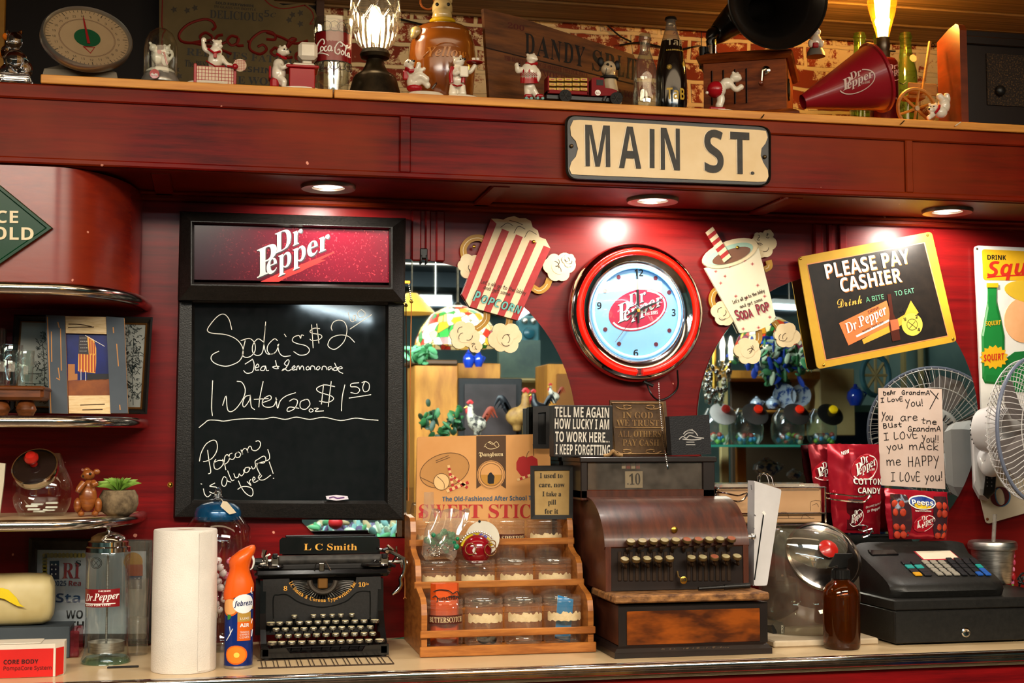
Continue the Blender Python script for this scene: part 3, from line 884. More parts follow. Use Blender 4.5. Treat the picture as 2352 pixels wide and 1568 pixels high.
# ------------------------------------------------------------------ neon clock
kc=S(1461,717,-.03)
cc0=P(1461,717,-.03);cc0.y=0
ck=thing('neon_clock','round chrome wall clock with a glowing red neon ring','clock',cc0+Vector((0,-.001,0)))
MF=front(cc0)
m=MB(MF)
m.shell([(.150,.001),(.160,.004),(.165,.02),(.166,.03),(.163,.040),(.158,.047),(.152,.051),(.1505,.049),(.150,.044),(.136,.044),(.1355,.049),(.134,.052),(.128,.050),(.120,.045),(.113,.038),(.110,.030),(.109,.028)],CHROME,seg=72)
m.build('chrome_rim',ck)
m=MB(MF)
def circ(r,z,a0,a1,n=60):
 return[(r*math.sin(R(a0+(a1-a0)*i/n)),-r*math.cos(R(a0+(a1-a0)*i/n)),z)for i in range(n+1)]
m.tube(circ(.143,.0495,4,358,80),.0062,mat('neon_red','#ff1808',.3,emit='#ff1406',es=.8),10)
m.build('neon_tube',ck)
m=MB(MF)
for a in(2,358,55,140,220,305):
 m=MB(MF);m.tube(circ(.143,.0495,a-1.5,a+1.5,3),.0082,thin_glass('clear_clip','#f4f4f4'),8);m.build('tube_clip',ck)
m=MB(MF)
m.tube(circ(.1075,.036,0,360,60)[:-1],.004,mat('neon_ice_blue','#c8ecff',.3,emit='#70c4ff',es=.8),8,closed=True)
m.build('inner_tube',ck)
fc=MF@Matrix.Translation((.004,.004,0))
m=MB(MF);m.lathe([(0,.024),(.111,.024),(.111,.0268),(0,.0268)],mat('clock_face_neon_tint','#8cb8d8',.35,hx2='#7cb0d8',scale=4),seg=48)  # blue of the neon light put into the face colour
m.build('clock_face',ck)
m=MB(fc)
px=lambda dx,dy,z=.0275:(dx*kc,-dy*kc,z)
DOTR=mat('dial_dot_red','#5e1428',.4)
for a in range(30,360,30):
 if a%90==0:continue
 c_=px(85*math.sin(R(a)),-85*math.cos(R(a)))
 m.lathe([(0,0),(.0052,0),(.0052,.0006),(0,.0006)],DOTR,c_,12)
for s_,x,y,w in(('12',4,-84,20),('3',84,3,9),('6',-4,94,11),('9',-87,-9,10)):
 m.text_on(s_,'sansb',Matrix.Translation(px(x-w/2,y+7)),w*kc,15*kc,LBLACK)
for a in range(20,170,6):
 a2=R(a)
 p_,q_=px(104*math.sin(a2),-104*math.cos(a2),.0276),px(98*math.sin(a2),-98*math.cos(a2),.0276)
 m.ribbon([p_,q_],.0011,mat('dial_navy','#12306a',.4),z0=.0276,t=0)
m.ribbon([px(98*math.sin(R(a)),-98*math.cos(R(a)))for a in range(-40,125,4)],.0012,mat('dial_navy','#12306a',.4),z0=.0276,t=0)
k2=.615/3.92*kc
fl=lambda X,Yy,lf=0.:((-45*kc)+X*k2,(-28*kc)+Yy*k2,.0272+lf)
dp_oval(m,fl,mat('dial_logo_red','#b0163a',.35),LWHITE,LGREY)
m.build('dial_printing',ck)
m=MB(fc)
def hand_(ang,l,tail,w,z,mm):
 a=R(ang);d=Vector((math.sin(a),math.cos(a)));q=Vector((d.y,-d.x))
 pts=[d*-tail*kc+q*w*.6*kc,d*0+q*w*kc,d*l*kc+q*w*.35*kc,d*l*kc-q*w*.35*kc,d*0-q*w*kc,d*-tail*kc-q*w*.6*kc]
 m.prism([(p.x,p.y)for p in pts],.001,mm,z0=z)
hand_(-1,94,28,3.0,.034,BLACK);hand_(66,58,24,3.6,.0325,BLACK)
hand_(217,88,20,.9,.0355,mat('second_hand_red','#7a1024',.4))
m.lathe([(0,.03),(.004,.03),(.004,.038),(0,.038)],GOLD,seg=12)
m.build('clock_hands',ck)
m=MB(MF);m.shell([(.112,.05),(.09,.0535),(.05,.0565),(.0001,.058)],thin_glass('clock_crystal','#f6fbff',.45),seg=40)
m.build('crystal',ck)
# bead chain and cord below the clock
m=MB()
for t_ in[.8*i/38 for i in range(38)]+[.8+.055*i/30 for i in range(30)]+[.855+.145*i/7 for i in range(8)]:
 q=P(1513+20*t_**1.6,880+192*t_,-.062-.15*min(1,max(0,(t_-.80)/.055)))
 m.ball(q,.0017,CHROME,6,4)
q=P(1533,1074,-.213)
m.lathe([(.0015,.006),(.003,0),(.002,-.004),(0,-.005)][::-1],CHROME,q,8)
m.build('pull_chain',ck)
m=MB();m.tube(smooth_path([P(1556,850,-.03),P(1556,890,-.012),P(1535,912,-.008),P(1512,918,-.008),P(1496,905,-.03),P(1486,882,-.02)]),.0022,BLACK,6)
m.tube([P(1478,876,-.03),P(1500,886,-.03)],.004,BLACK,8)
m.build('power_cord',ck)
# ------------------------------------------------------------------ street name sign on the header
Ys=YH-.004
st=thing('street_sign','cream embossed street name sign with a black rim on the header','sign',P(1535,415,Ys))
def rrect(pts,r,n=5):
 out=[]
 m_=len(pts)
 for i in range(m_):
  p=Vector(pts[i]);a=Vector(pts[i-1]);b=Vector(pts[(i+1)%m_])
  d1=(a-p).normalized()*r;d2=(b-p).normalized()*r
  for k in range(n+1):
   t=k/n
   q=(p+d1)*(1-t)**2+p*2*t*(1-t)+(p+d2)*t*t
   out.append((q.x,q.y))
 return out
o1=rrect([(1297,263),(1771,290),(1771,427),(1299,411)],24)
m=MB()
rs=[[P(x,y,Ys-off)for x,y in sc_pts(o1,k,(1535,347))]for k,off in((1,0),(1,.009),(.988,.011),(.975,.007))]
m.loft(rs,mat('black_enamel','#15120f',.35,hx2='#2a2018',scale=40,lo=.55,hi=.75),smooth=False)
m.build('sign_rim',st)
m=MB()
fld=[(1330,276),(1740,299)]+[(1758,301),(1762,316),(1757,330),(1748,341),(1746,358),(1752,374),(1762,390),(1764,406),(1758,417)]+[(1740,418),(1330,402)]+[(1312,400),(1307,388),(1312,372),(1322,360),(1327,342),(1322,325),(1311,312),(1309,292),(1316,277)]
flat(m,fld,Ys-.0065,.003,mat('sign_cream','#e2c9a0',.5,hx2='#d8bb8c',scale=9),off=0)
m.build('sign_field',st)
m=MB()
SB=mat('sign_letter_black','#2a241a',.5,hx2='#1a1510',scale=60)
for o_,mm,dx in((.0099,mat('sign_letter_edge','#f2e2c4',.5),-2.2),(.0108,SB,0)):
 m.text('M','sansb',(1345+dx,381),(1402+dx,383),91,mm,Ys-o_)
 m.text('A','sansb',(1422+dx,385),(1473+dx,387),91,mm,Ys-o_)
 flat(m,[(1489+dx,298),(1500+dx,299),(1500+dx,388),(1489+dx,387.5)],Ys,o_,mm)
 m.text('N','sansb',(1518+dx,389),(1562+dx,391),91,mm,Ys-o_)
 m.text('S','sansb',(1619+dx,395),(1663+dx,396),91,mm,Ys-o_)
 m.text('T','sansb',(1678+dx,398),(1722+dx,400),90,mm,Ys-o_)
 m.text('.','sansb',(1724+dx,400),(1733+dx,400.5),40,mm,Ys-o_)
m.build('lettering',st)
m=MB()
for x,y in((1313,335),(1757,360)):
 m=MB();m.ball(P(x,y,Ys-.010),(.0045,.003,.0045),mat('screw_steel','#5a4a34',.4,.8),10,6);m.build('screw',st)
# ------------------------------------------------------------------ popcorn plaque
PLC=mat('plaque_cream','#d8c6a2',.5,hx2='#ceb890',scale=12)
PLR=mat('plaque_red','#a82a2c',.5,hx2='#94201f',scale=30)
PLG=mat('plaque_gold','#a87a20',.45,hx2='#946818',scale=20)
PLB=mat('plaque_brown_line','#3a2418',.6)
def puff(mb,c,r,Y,m,seed,n=6,t=.004):
 rn=random.Random(seed)
 for i in range(n):
  a=360*i/n+rn.uniform(-15,15)
  q=(c[0]+r*.52*math.cos(R(a)),c[1]+r*.52*math.sin(R(a)))
  rr=r*rn.uniform(.42,.56)
  flat(mb,[(q[0]+rr*math.cos(R(b)),q[1]+rr*math.sin(R(b)))for b in range(0,360,20)],Y-i*.0002,t,m)
 flat(mb,[(c[0]+r*.5*math.cos(R(b)),c[1]+r*.5*math.sin(R(b)))for b in range(0,360,20)],Y-n*.0002,t,m)
 for i in range(3):
  a0=rn.uniform(0,360)
  pen(mb,[arc(c[0]+rn.uniform(-.3,.3)*r,c[1]+rn.uniform(-.3,.3)*r,r*.3,r*.3,a0,a0+110,6)],Y-n*.0002-t,1.3,PLB,.0004,1)
def curl(mb,pts,w,Y,m,t=.004):
 k=S(pts[0][0],pts[0][1],Y)
 q=smooth_path([(a,b,0)for a,b in pts],6)
 q=[Vector((v.x,v.y))for v in q]
 Lp,Rp=[],[]
 for i in range(len(q)):
  d=q[min(i+1,len(q)-1)]-q[max(i-1,0)];d.normalize();nn=Vector((-d.y,d.x))*w/2
  Lp.append(q[i]+nn);Rp.append(q[i]-nn)
 flat(mb,[(v.x,v.y)for v in Lp]+[(v.x,v.y)for v in reversed(Rp)],Y,t,m)
 pen(mb,[[(v.x,v.y)for v in q[2:-2:3]]],Y-t,1.4,PLC,.0003,2)
Yp=-.012
pc=thing('popcorn_plaque','cut-out wooden plaque of a red and cream striped popcorn carton','plaque',P(1165,735,Yp))
m=MB()
for pts in([(1068,598),(1064,570),(1080,550),(1104,547),(1116,560),(1112,574)],[(1222,660),(1238,668),(1254,658),(1262,640)],[(1118,712),(1116,735),(1100,752),(1086,757)],[(1170,725),(1168,745),(1160,758)]):
 m=MB();curl(m,pts,15,Yp+.006,PLG);m.build('gold_curl',pc)
m=MB()
for i,(c,r)in enumerate((((1080,612),30),((1284,612),36),((1066,770),34),((1160,775),38),((1306,598),16),((1092,795),15))):
 m=MB();puff(m,c,r,Yp+.004-(.002 if r<18 else 0),PLC,i);m.build('popcorn_puff',pc)
m=MB()
top=[(1127,503),(1140,503),(1155,505),(1165,500),(1180,497),(1192,502),(1206,502),(1218,508),(1222,522),(1234,530),(1238,545),(1252,550),(1258,562),(1263,571),(1200,560),(1152,526)]
flat(m,top,Yp,.006,PLC)
for i,q in enumerate(([(1150,522),(1165,512),(1178,518)],[(1178,540),(1190,520),(1206,526)],[(1205,545),(1215,530),(1232,538)],[(1170,506),(1186,510),(1200,516)],[(1152,526),(1208,549),(1263,571)])):
 pen(m,[q],Yp-.006,1.3,PLB,.0004)
m.build('popcorn_heap',pc)
m=MB()
A_,B_,C_,D_=(1152,526),(1263,571),(1188,736),(1078,705)
def q4(u,v):
 a=Vector(A_).lerp(Vector(B_),u);d=Vector(D_).lerp(Vector(C_),u);w=a.lerp(d,v);return(w.x,w.y)
for i in range(7):
 u0,u1=i/7,(i+1)/7
 flat(m,[q4(u0,0),q4(u1,0),q4(u1,1),q4(u0,1)],Yp,.007,PLR if i%2==0 else PLC)
E_,F_=(1127,503),(1060,676)
for i in range(2):
 a=Vector(E_).lerp(Vector(A_),i/2);b=Vector(E_).lerp(Vector(A_),(i+1)/2)
 c=Vector(F_).lerp(Vector(D_),(i+1)/2);d=Vector(F_).lerp(Vector(D_),i/2)
 flat(m,[a,b,c,d],Yp,.0062,PLR if i==0 else PLC)
m.build('carton',pc)
m=MB()
hand(m,"Let's all go to the lobby",(1104,650),(1208,677),9,1.1,PLB,Yp-.007)
hand(m,'and get some',(1110,663),(1172,680),9,1.1,PLB,Yp-.007)
for dx,mm,o_ in((-1.5,PLB,.0074),(0,mat('plaque_teal','#5fa39a',.5),.008)):
 for i,ch in enumerate('POPCORN'):
  x=1086+i*15.3+(3 if i else 0);y=690+i*4.6+dx
  m.text(ch,'sansbi',(x+dx,y),(x+13.5+dx,y+4),24 if i==0 else 18,mm,Yp-o_)
m.build('lettering',pc)
for q in((1226,555),(1089,566)):
 m=MB();m.ball(P(q[0],q[1],Yp-.008),(.0045,.003,.0045),GOLD,10,6);m.build('screw',pc)
# ------------------------------------------------------------------ soda cup plaque
so=thing('soda_cup_plaque','cut-out wooden plaque of a pale soda cup with a striped straw','plaque',P(1700,765,Yp))
m=MB()
for pts in([(1664,668),(1642,668),(1634,690),(1644,712),(1654,718)],[(1754,620),(1766,612),(1764,598)],[(1742,758),(1742,780),(1732,792)],[(1776,738),(1786,752),(1790,766)]):
 m=MB();curl(m,pts,14,Yp+.006,PLG);m.build('gold_curl',so)
m=MB()
for i,(c,r)in enumerate((((1662,718),29),((1752,562),30),((1716,806),32),((1806,770),30),((1742,545),12),((1762,540),13))):
 m=MB();puff(m,c,r,Yp+.004-(.002 if r<18 else 0),PLC,20+i);m.build('foam_puff',so)
CUP=mat('plaque_pale_mint','#cccab0',.5,hx2='#d4c6a8',scale=14)
m=MB()
flat(m,[(1616,616),(1675,605),(1740,570),(1779,728),(1764,748),(1736,760),(1697,765),(1684,738)],Yp,.007,CUP)
m.build('cup',so)
def ell(cx,cy,rx,ry,rot,n=28):
 return[(cx+rx*math.cos(2*PI*i/n)*math.cos(R(rot))-ry*math.sin(2*PI*i/n)*math.sin(R(rot)),cy+rx*math.cos(2*PI*i/n)*math.sin(R(rot))+ry*math.sin(2*PI*i/n)*math.cos(R(rot)))for i in range(n)]
m=MB()
flat(m,ell(1675,582,66,29,-19),Yp-.002,.007,PLC)
flat(m,ell(1677,583,55,20,-19),Yp-.009,.0006,mat('plaque_mint','#9ab8a4',.5))
flat(m,ell(1680,587,46,15,-19),Yp-.0094,.0008,mat('plaque_cola','#6a4028',.4))
m.build('cup_rim',so)
m=MB()
a,b=(1628,527),(1670,596)
for i in range(9):
 t0,t1=i/9,(i+1)/9
 x0,y0=a[0]+(b[0]-a[0])*t0,a[1]+(b[1]-a[1])*t0;x1,y1=a[0]+(b[0]-a[0])*t1,a[1]+(b[1]-a[1])*t1
 flat(m,[(x0-8,y0+7),(x0+8,y0-6),(x1+8,y1-6),(x1-8,y1+7)],Yp-.009,.004,PLR if i%2 else PLC)
m.build('straw',so)
m=MB()
hand(m,"Let's all go to the lobby",(1684,698),(1757,670),8,1.1,PLB,Yp-.007)
hand(m,'and get some',(1700,708),(1752,690),8,1.1,PLB,Yp-.007)
for dx,mm,o_ in((-1.3,PLB,.0074),(0,mat('plaque_crimson','#8a2638',.5),.008)):
 for i,ch in enumerate('SODA POP'):
  if ch==' ':continue
  x=1694+i*9.7;y=737-i*3.2+dx-(i-3.5)**2*.25+3
  m.text(ch,'sansb',(x+dx,y),(x+8.6+dx,y-3),22 if i in(0,5)else 18,mm,Yp-o_)
rn=random.Random(3)
for(x,y)in((1644,623),(1665,634),(1676,612),(1710,598),(1728,606),(1690,680),(1715,683),(1756,680),(1707,755),(1742,752),(1768,728),(1740,655),(1655,650),(1640,612)):
 pen(m,[[(x-4,y),(x+4,y)],[(x,y-4),(x,y+4)],[(x-2,y-2),(x+2,y+2)],[(x+2,y-2),(x-2,y+2)]],Yp-.007,.9,mat('plaque_pink','#c86060',.5),.0005,1)
m.build('printing',so)
m=MB();m.ball(P(1694,568,Yp-.011),(.0045,.003,.0045),GOLD,10,6)
m.build('screw',so)
# ------------------------------------------------------------------ cashier sign
Yc=-.035
cs=thing('cashier_sign','tilted black tin sign in a yellow border asking to pay the cashier','sign',P(2010,845,Yc))
co=rrect([(1831,591),(2138,532),(2196,784),(1876,848)],10)
YEL=mat('sign_mustard','#c69a2c',.4,hx2='#b88a20',scale=8)
SBL=mat('sign_black','#17120f',.35,hx2='#201914',scale=50)
m=MB();flat(m,co,Yc,.004,YEL)
m.build('tin_plate',cs)
m=MB()
cen=(2010,690)
flat(m,[(1853,606),(2124,556),(2178,772),(1896,828)],Yc-.004,.0004,mat('sign_salmon','#d88a5a',.5))
flat(m,[(1855,608),(2122,558),(2176,770),(1898,825)],Yc-.0044,.0004,SBL)
ORG=mat('sign_orange','#d87a30',.5)
for dx,mm,o_ in((1.8,ORG,.0050),(0,LWHITE,.0054)):
 m.text('PLEASE PAY','sansb',(1899+dx,640+dx),(2091+dx,603+dx),30,mm,Yc-o_)
 m.text('CASHIER','sansb',(1933+dx,671+dx),(2072+dx,646+dx),29,mm,Yc-o_)
m.text('Drink','script',(1925,707),(1981,696),20,mat('sign_gold','#e0b048',.5),Yc-.005)
m.text('A BITE','sans',(1990,694),(2031,686),10,mat('sign_green','#6ab088',.5),Yc-.005)
m.text('TO EAT','sans',(2056,680),(2101,672),10,mat('sign_green','#6ab088',.5),Yc-.005)
m.build('printed_face',cs)
m=MB()
flat(m,[(1980,780),(2078,722),(2092,690),(2110,718),(2050,760),(1984,790)],Yc-.0048,.0003,mat('sign_amber','#d8a030',.5))
flat(m,[(1927,742),(2036,690),(2053,742),(1949,793)],Yc-.0051,.0003,mat('sign_coral','#d8733a',.5))
m.text('DRINK','sans',(1996,720),(2021,708),6,LBLACK,Yc-.0055)
m.text('Dr.Pepper','serifbi',(1946,766),(2040,719),22,LWHITE,Yc-.0058)
m.ribbon(px_poly([(1968,772),(2041,736)],Yc-.0056),.005,LWHITE,M=front((0,Yc-.0056,0)),t=.0002)
m.text('GOOD FOR LIFE!','sansb',(1982,763),(2032,740),4,LBLACK,Yc-.0062)
flat(m,ell(2095,745,24,26,-10),Yc-.0052,.0003,mat('sign_lemon','#d8c048',.5))
pen(m,[ell(2095,745,12,13,0,16)+[ell(2095,745,12,13,0,16)[0]],[(2085,738),(2106,754)],[(2088,755),(2102,738)]],Yc-.0056,1.1,LBLACK,.0002,1)
for s_,x,y in(('10',2076,737),('2',2103,731),('4',2108,761)):
 m.text(s_,'sansb',(x,y),(x+6,y-1),7,LBLACK,Yc-.0056)
flat(m,[(2038,676),(2046,675),(2052,720),(2063,745),(2068,780),(2050,784),(2042,745),(2044,720)],Yc-.006,.0004,mat('sign_bottle_brown','#4a1c10',.35))
flat(m,[(2044,735),(2062,732),(2066,755),(2048,760)],Yc-.0065,.0003,mat('sign_bottle_label','#b0603a',.5))
m.text('at','script',(2068,718),(2080,714),11,LBLACK,Yc-.0054)
m.build('soda_advert',cs)
m=MB()
for x,y in((1839,594),(2131,540),(1892,838),(2189,778)):
 m=MB();m.ball(P(x,y,Yc-.005),(.0035,.0025,.0035),GOLD,10,6);m.build('corner_nail',cs)
# ------------------------------------------------------------------ citrus soda sign
Yq=-.010
sq=thing('citrus_soda_sign','white tin soda sign with a yellow panel and a green bottle','sign',P(2400,900,Yq))
m=MB();flat(m,rrect([(2236,564),(2560,578),(2560,1010),(2254,1000)],10),Yq,.006,mat('white_tin','#dedad2',.25,coat=.4))
m.build('tin_plate',sq)
YPAN=mat('panel_yellow','#dca81c',.3,coat=.4)
m=MB();flat(m,rrect([(2255,572),(2550,586),(2550,648),(2258,643)],7),Yq-.006,.001,YPAN)
m.text('DRINK','sansb',(2268,596),(2311,597),10,LBLACK,Yq-.0072)
m.text('Squirt','sansbi',(2268,635),(2420,625),30,mat('panel_red','#c02818',.4),Yq-.0072,shear=.1)
pen(m,[[(2268,637),(2300,634),(2420,628)]],Yq-.007,3,mat('panel_red','#c02818',.4),.0003)
m.build('yellow_panel',sq)
m=MB()
GB=mat('bottle_green_print','#1c7a34',.3,coat=.4)
bt=[(2268,652),(2290,652),(2290,690),(2300,730),(2308,770),(2308,870),(2300,884),(2262,880),(2256,868),(2254,770),(2262,725),(2268,690)]
rs=[[P(x,y,Yq-.006-o_)for x,y in sc_pts(bt,k_,(2281,780))]for k_,o_ in((1,0),(.95,.003),(.8,.005))]
m.loft(rs,GB,smooth=False)
flat(m,[(2266,650),(2292,650),(2292,660),(2266,660)],Yq-.010,.002,YPAN)
m.text('SQUIRT','sansbi',(2264,748),(2300,745),9,YPAN,Yq-.0116)
m.build('printed_bottle',sq)
m=MB()
sp_=[(2283+(33 if i%2 else 27)*math.cos(2*PI*i/30),820+(28 if i%2 else 22)*math.sin(2*PI*i/30))for i in range(30)]
flat(m,sp_,Yq-.011,.001,YPAN)
m.text('SQUIRT','sansbi',(2260,829),(2308,825),13,mat('panel_red','#c02818',.4),Yq-.0123)
m.build('label_burst',sq)
m=MB()
flat(m,ell(2352,735,46,52,0),Yq-.006,.002,mat('grapefruit_flesh','#e0a878',.4,hx2='#d89c68',scale=12))
flat(m,ell(2372,672,66,26,10),Yq-.0062,.002,mat('grapefruit_peel','#d8b030',.35))
flat(m,[(2300,830),(2330,808),(2420,800),(2420,900),(2330,900),(2306,872)],Yq-.006,.002,mat('leaf_green_print','#1a6a30',.35))
m.build('fruit_print',sq)
m=MB();m.ball(P(2244,571,Yq-.007),(.003,.002,.003),mat('screw_steel','#5a4a34',.4,.8),8,5)
m.build('screw',sq)
# rusty sign below the fan
bs_=thing('rusty_sign','rust-edged beige tin sign with a dark red letter below the fan','sign',P(2330,1200,-.01))
m=MB();flat(m,rrect([(2236,1080),(2500,1010),(2520,1130),(2264,1203)],8),-.008,.005,mat('beige_tin','#cbbca2',.5,hx2='#a88a60',scale=14,lo=.55,hi=.8))
m.build('tin_plate',bs_)
m=MB();m.text('O','serif',(2284,1168),(2326,1155),40,mat('letter_shadow_blue','#3a7aa0',.5),-.0135)
m.text('O','serif',(2281,1167),(2323,1154),40,mat('letter_maroon','#5a1a20',.5),-.0142)
m.build('lettering',bs_)
m=MB();m.ball(P(2268,1192,-.0135),(.004,.002,.004),mat('rust','#7a4018',.8),8,5)
m.build('rivet',bs_)
# brass screw left of the board and spring clip on the mirror
m=MB();m.ball(P(391,1113,-.002),(.005,.003,.005),GOLD,10,6);m.lathe([(.002,0),(.006,0),(.006,.001),(.002,.001)],GOLD,seg=14,M=front(P(391,1113,-.001)))
tag(m.build('wall_grommet'),'small brass grommet screwed to the red wall beside the menu board','grommet')
m=MB()
c_=P(973,590,-.012)
m.box(c_+Vector((-.009,-.004,-.004)),c_+Vector((.009,.004,.02)),BLACK,.002)
for s_ in(-1,1):
 m.tube([c_+Vector((.006*s_,-.004,.004)),c_+Vector((.007*s_,-.007,-.006)),c_+Vector((.006*s_,-.004,-.016))],.002,BLACK,6)
tag(m.build('mirror_clip'),'small black spring clip at the top of the mirror beside the menu board','clip')
# ------------------------------------------------------------------ helpers for things that stand somewhere
def stand(px,py,hw,z=None):
 """centre, metres per pixel and radius of a round thing whose foot shows its front at pixel (px, py), hw pixels half wide"""
 z=ZC if z is None else z
 yf=G(px,py,z).y
 r=hw*S(px,py,yf)
 for _ in range(3):
  yc=yf+r
  r=hw*S(px,py,yc)
 c=P(px,py,yc);c.z=z
 return c,S(px,py,yc),r
def zat(px,py,Y):
 return P(px,py,Y).z
CLEAR=thin_glass('clear_glass','#f6faf8')
PLAS=thin_glass('clear_plastic','#f4f2ee',.8,.06)
HAZY=thin_glass('hazy_plastic','#f0eeea',.9,.16)
CRYS=mat('solid_crystal','#ffffff',.02,trans=1.,ior=1.5)
STEEL=mat('brushed_steel','#dcd8d2',.34,1.0,hx2='#a8a49c',scale=30,stretch=(1,1,8))
PAPERW=mat('white_paper','#e6e0d6',.7)
# ------------------------------------------------------------------ upper shelf: frames, tray of glasses
zt2,zt3=zs2+.0095,zs3+.0095
Y1=-.075
fr=thing('picture_frame','black and gilt picture frame of leafless trees behind the blue plank frame','picture frame',Vector((P(190,950,Y1).x,Y1,zt2)))
FO=[(32,722),(351,728),(338,951),(18,948)]
FI=[(46,736),(338,742),(326,940),(33,936)]
FG=[(50,740),(334,746),(322,935),(38,932)]
m=MB();ring(m,[(FO,0),(FO,.016),(sc_pts(FO,.97,(186,836)),.02),(FI,.012)],Y1,BLACK)
m.build('frame_moulding',fr)
m=MB();ring(m,[(FI,.012),(sc_pts(FI,.985,(186,838)),.014),(FG,.01)],Y1,mat('gilt','#8a5a24',.35,.8))
m.build('gilt_slip',fr)
m=MB()
flat(m,sc_pts(FI,1.0,(186,838)),Y1,.009,mat('etching_paper','#a8a49c',.5,hx2='#908e8a',scale=6))
rn=random.Random(5)
INK=mat('etching_ink','#24221f',.6)
tr_=[]
for(cx,cy,rx,ry,n)in((105,830,26,70,150),(305,800,24,62,170),(90,905,40,22,60),(306,880,18,45,80)):
 for i in range(n):
  a=rn.uniform(0,6.28);q=rn.random()**.5
  x,y=cx+rx*q*math.cos(a),cy+ry*q*math.sin(a)
  if not(42<x<330 and 745<y<930):continue
  tr_.append([(x,y),(x+rn.uniform(-4,4),y+rn.uniform(-3,3)),(x+rn.uniform(-6,6),y+rn.uniform(-6,6))])
tr_+=[[(100,925),(103,850),(98,790)],[(306,930),(304,860),(307,780)],[(60,858),(95,858)],[(58,880),(120,882)]]
pen(m,tr_,Y1-.009,1.6,INK,.0004,1)
m.build('etching',fr)
m=MB();flat(m,FG,Y1-.0105,.0004,thin_glass('frame_glass','#f4f6f6',.5))
m.build('glass_pane',fr)
Y2=-.13
pf=thing('picture_frame','weathered plank photo frame of grey-blue and cream boards with a flag photograph','picture frame',Vector((P(200,950,Y2).x,Y2,zt2)))
BLUEP=mat('chipped_blue_paint','#454e58',.6,hx2='#3a424c',scale=6,bump=.2)
BLUEP2=BLUEP
CRMP=mat('chipped_cream_paint','#dcc49a',.6,hx2='#c8aa7c',scale=10,stretch=(4,4,30),bump=.3)
RAW=mat('bare_pine_edge','#b8814a',.7)
def plank(pts,off,t,mt,nm,scr):
 m=MB();flat(m,pts,Y2-off,t,mt,side=RAW)
 pen(m,scr,Y2-off-t,2.4,RAW if mt is BLUEP else mat('split_dark','#4a3420',.8),.0004,3)
 m.build(nm,pf)
plank([(107,725),(151,726),(158,950),(115,949)],0,.016,BLUEP,'side_board',[[(139,755),(140,800),(141,850)],[(134,845),(137,868)],[(118,762),(119,830)],[(133,740),(136,752)],[(130,868),(137,872)],[(109,728),(117,948)]])
plank([(245,728),(286,731),(295,949),(255,949)],0,.016,BLUEP,'side_board',[[(268,790),(272,840)],[(260,752),(261,764)],[(275,930),(276,940)]])
plank([(152,727),(246,729),(246,768),(153,766)],0,.014,CRMP,'cross_board',[[(158,744),(185,745),(210,750)],[(157,752),(190,751),(215,751)]])
plank([(159,909),(253,908),(255,950),(160,949)],0,.014,CRMP,'cross_board',[[(185,930),(210,929),(240,928)],[(190,941),(235,940)]])
m=MB()
flat(m,[(150,762),(250,764),(256,912),(156,912)],Y2,.006,mat('night_blue','#0c1c70',.3,hx2='#081248',scale=12))
flat(m,[(155,874),(253,870),(255,912),(156,912)],Y2-.006,.0004,mat('lit_ground','#8a4a12',.4,hx2='#6a3008',scale=20))
flat(m,[(156,836),(172,836),(172,858),(178,858),(178,872),(156,874)],Y2-.0062,.0004,mat('lit_wall','#a86a30',.4))
flat(m,[(200,858),(253,858),(253,872),(200,874)],Y2-.0061,.0003,mat('far_hedge','#10121c',.5))
fl_=[(182,770),(200,771),(216,780),(221,800),(221,832),(219,857),(179,852),(180,812)]
FRD,FWH=mat('flag_red','#a02a12',.4),mat('flag_gold_white','#e0a03a',.4)
flat(m,fl_,Y2-.0064,.0003,FWH)
for i in range(6):
 x=182+i*6.8
 flat(m,[(x,812+i*1),(x+3.4,812),(x+3.2,855),(x,854)],Y2-.0068,.0002,FRD)
for i in range(3):
 x=205+i*5
 flat(m,[(x,776+i*5),(x+2.6,778+i*5),(x+3,812),(x+.4,812)],Y2-.0068,.0002,FRD)
flat(m,[(182,770),(200,771),(204,814),(180,812)],Y2-.007,.0002,mat('flag_navy','#2a2028',.4))
for i in range(5):
 for j in range(4):
  flat(m,[(184+j*4.5+i%2*2+dx,776+i*7.5+dy)for dx,dy in((-1,0),(0,1),(1,0),(0,-1))],Y2-.0073,.0002,LWHITE)
pen(m,[[(196,770),(240,795)],[(186,872),(186,848)],[(197,874),(197,852)]],Y2-.0072,1.2,LWHITE,.0002,1)
m.build('flag_photograph',pf)
# tray with glasses
Yt=-.2
tw=thing('wooden_tray','small turned-foot wooden tray under the drinking glasses','tray',Vector((P(20,950,Yt).x,Yt,zt2)))
TRW=mat('oiled_tray_wood','#6a3818',.35,hx2='#40200c',scale=5,stretch=(3,10,20))
za,zb_=zat(60,920,Yt),zat(60,888,Yt)
xr=P(108,905,Yt).x
m=MB();m.box((xr-.24,Yt-.06,za),(xr,Yt+.06,zb_),TRW,.006);m.box((xr-.245,Yt-.065,zb_-.009),(xr+.003,Yt+.065,zb_-.001),TRW,.003)
m.build('tray_top',tw)
for px in(60,0):
 m=MB();q=P(px,935,Yt-.03);h_=za-zt2
 m.lathe([(0,0),(h_*.4,h_*.05),(h_*.6,h_*.45),(h_*.45,h_*.9),(h_*.3,h_*1.02),(0,h_*1.02)],TRW,(q.x,q.y,zt2),16)
 m.build('foot',tw)
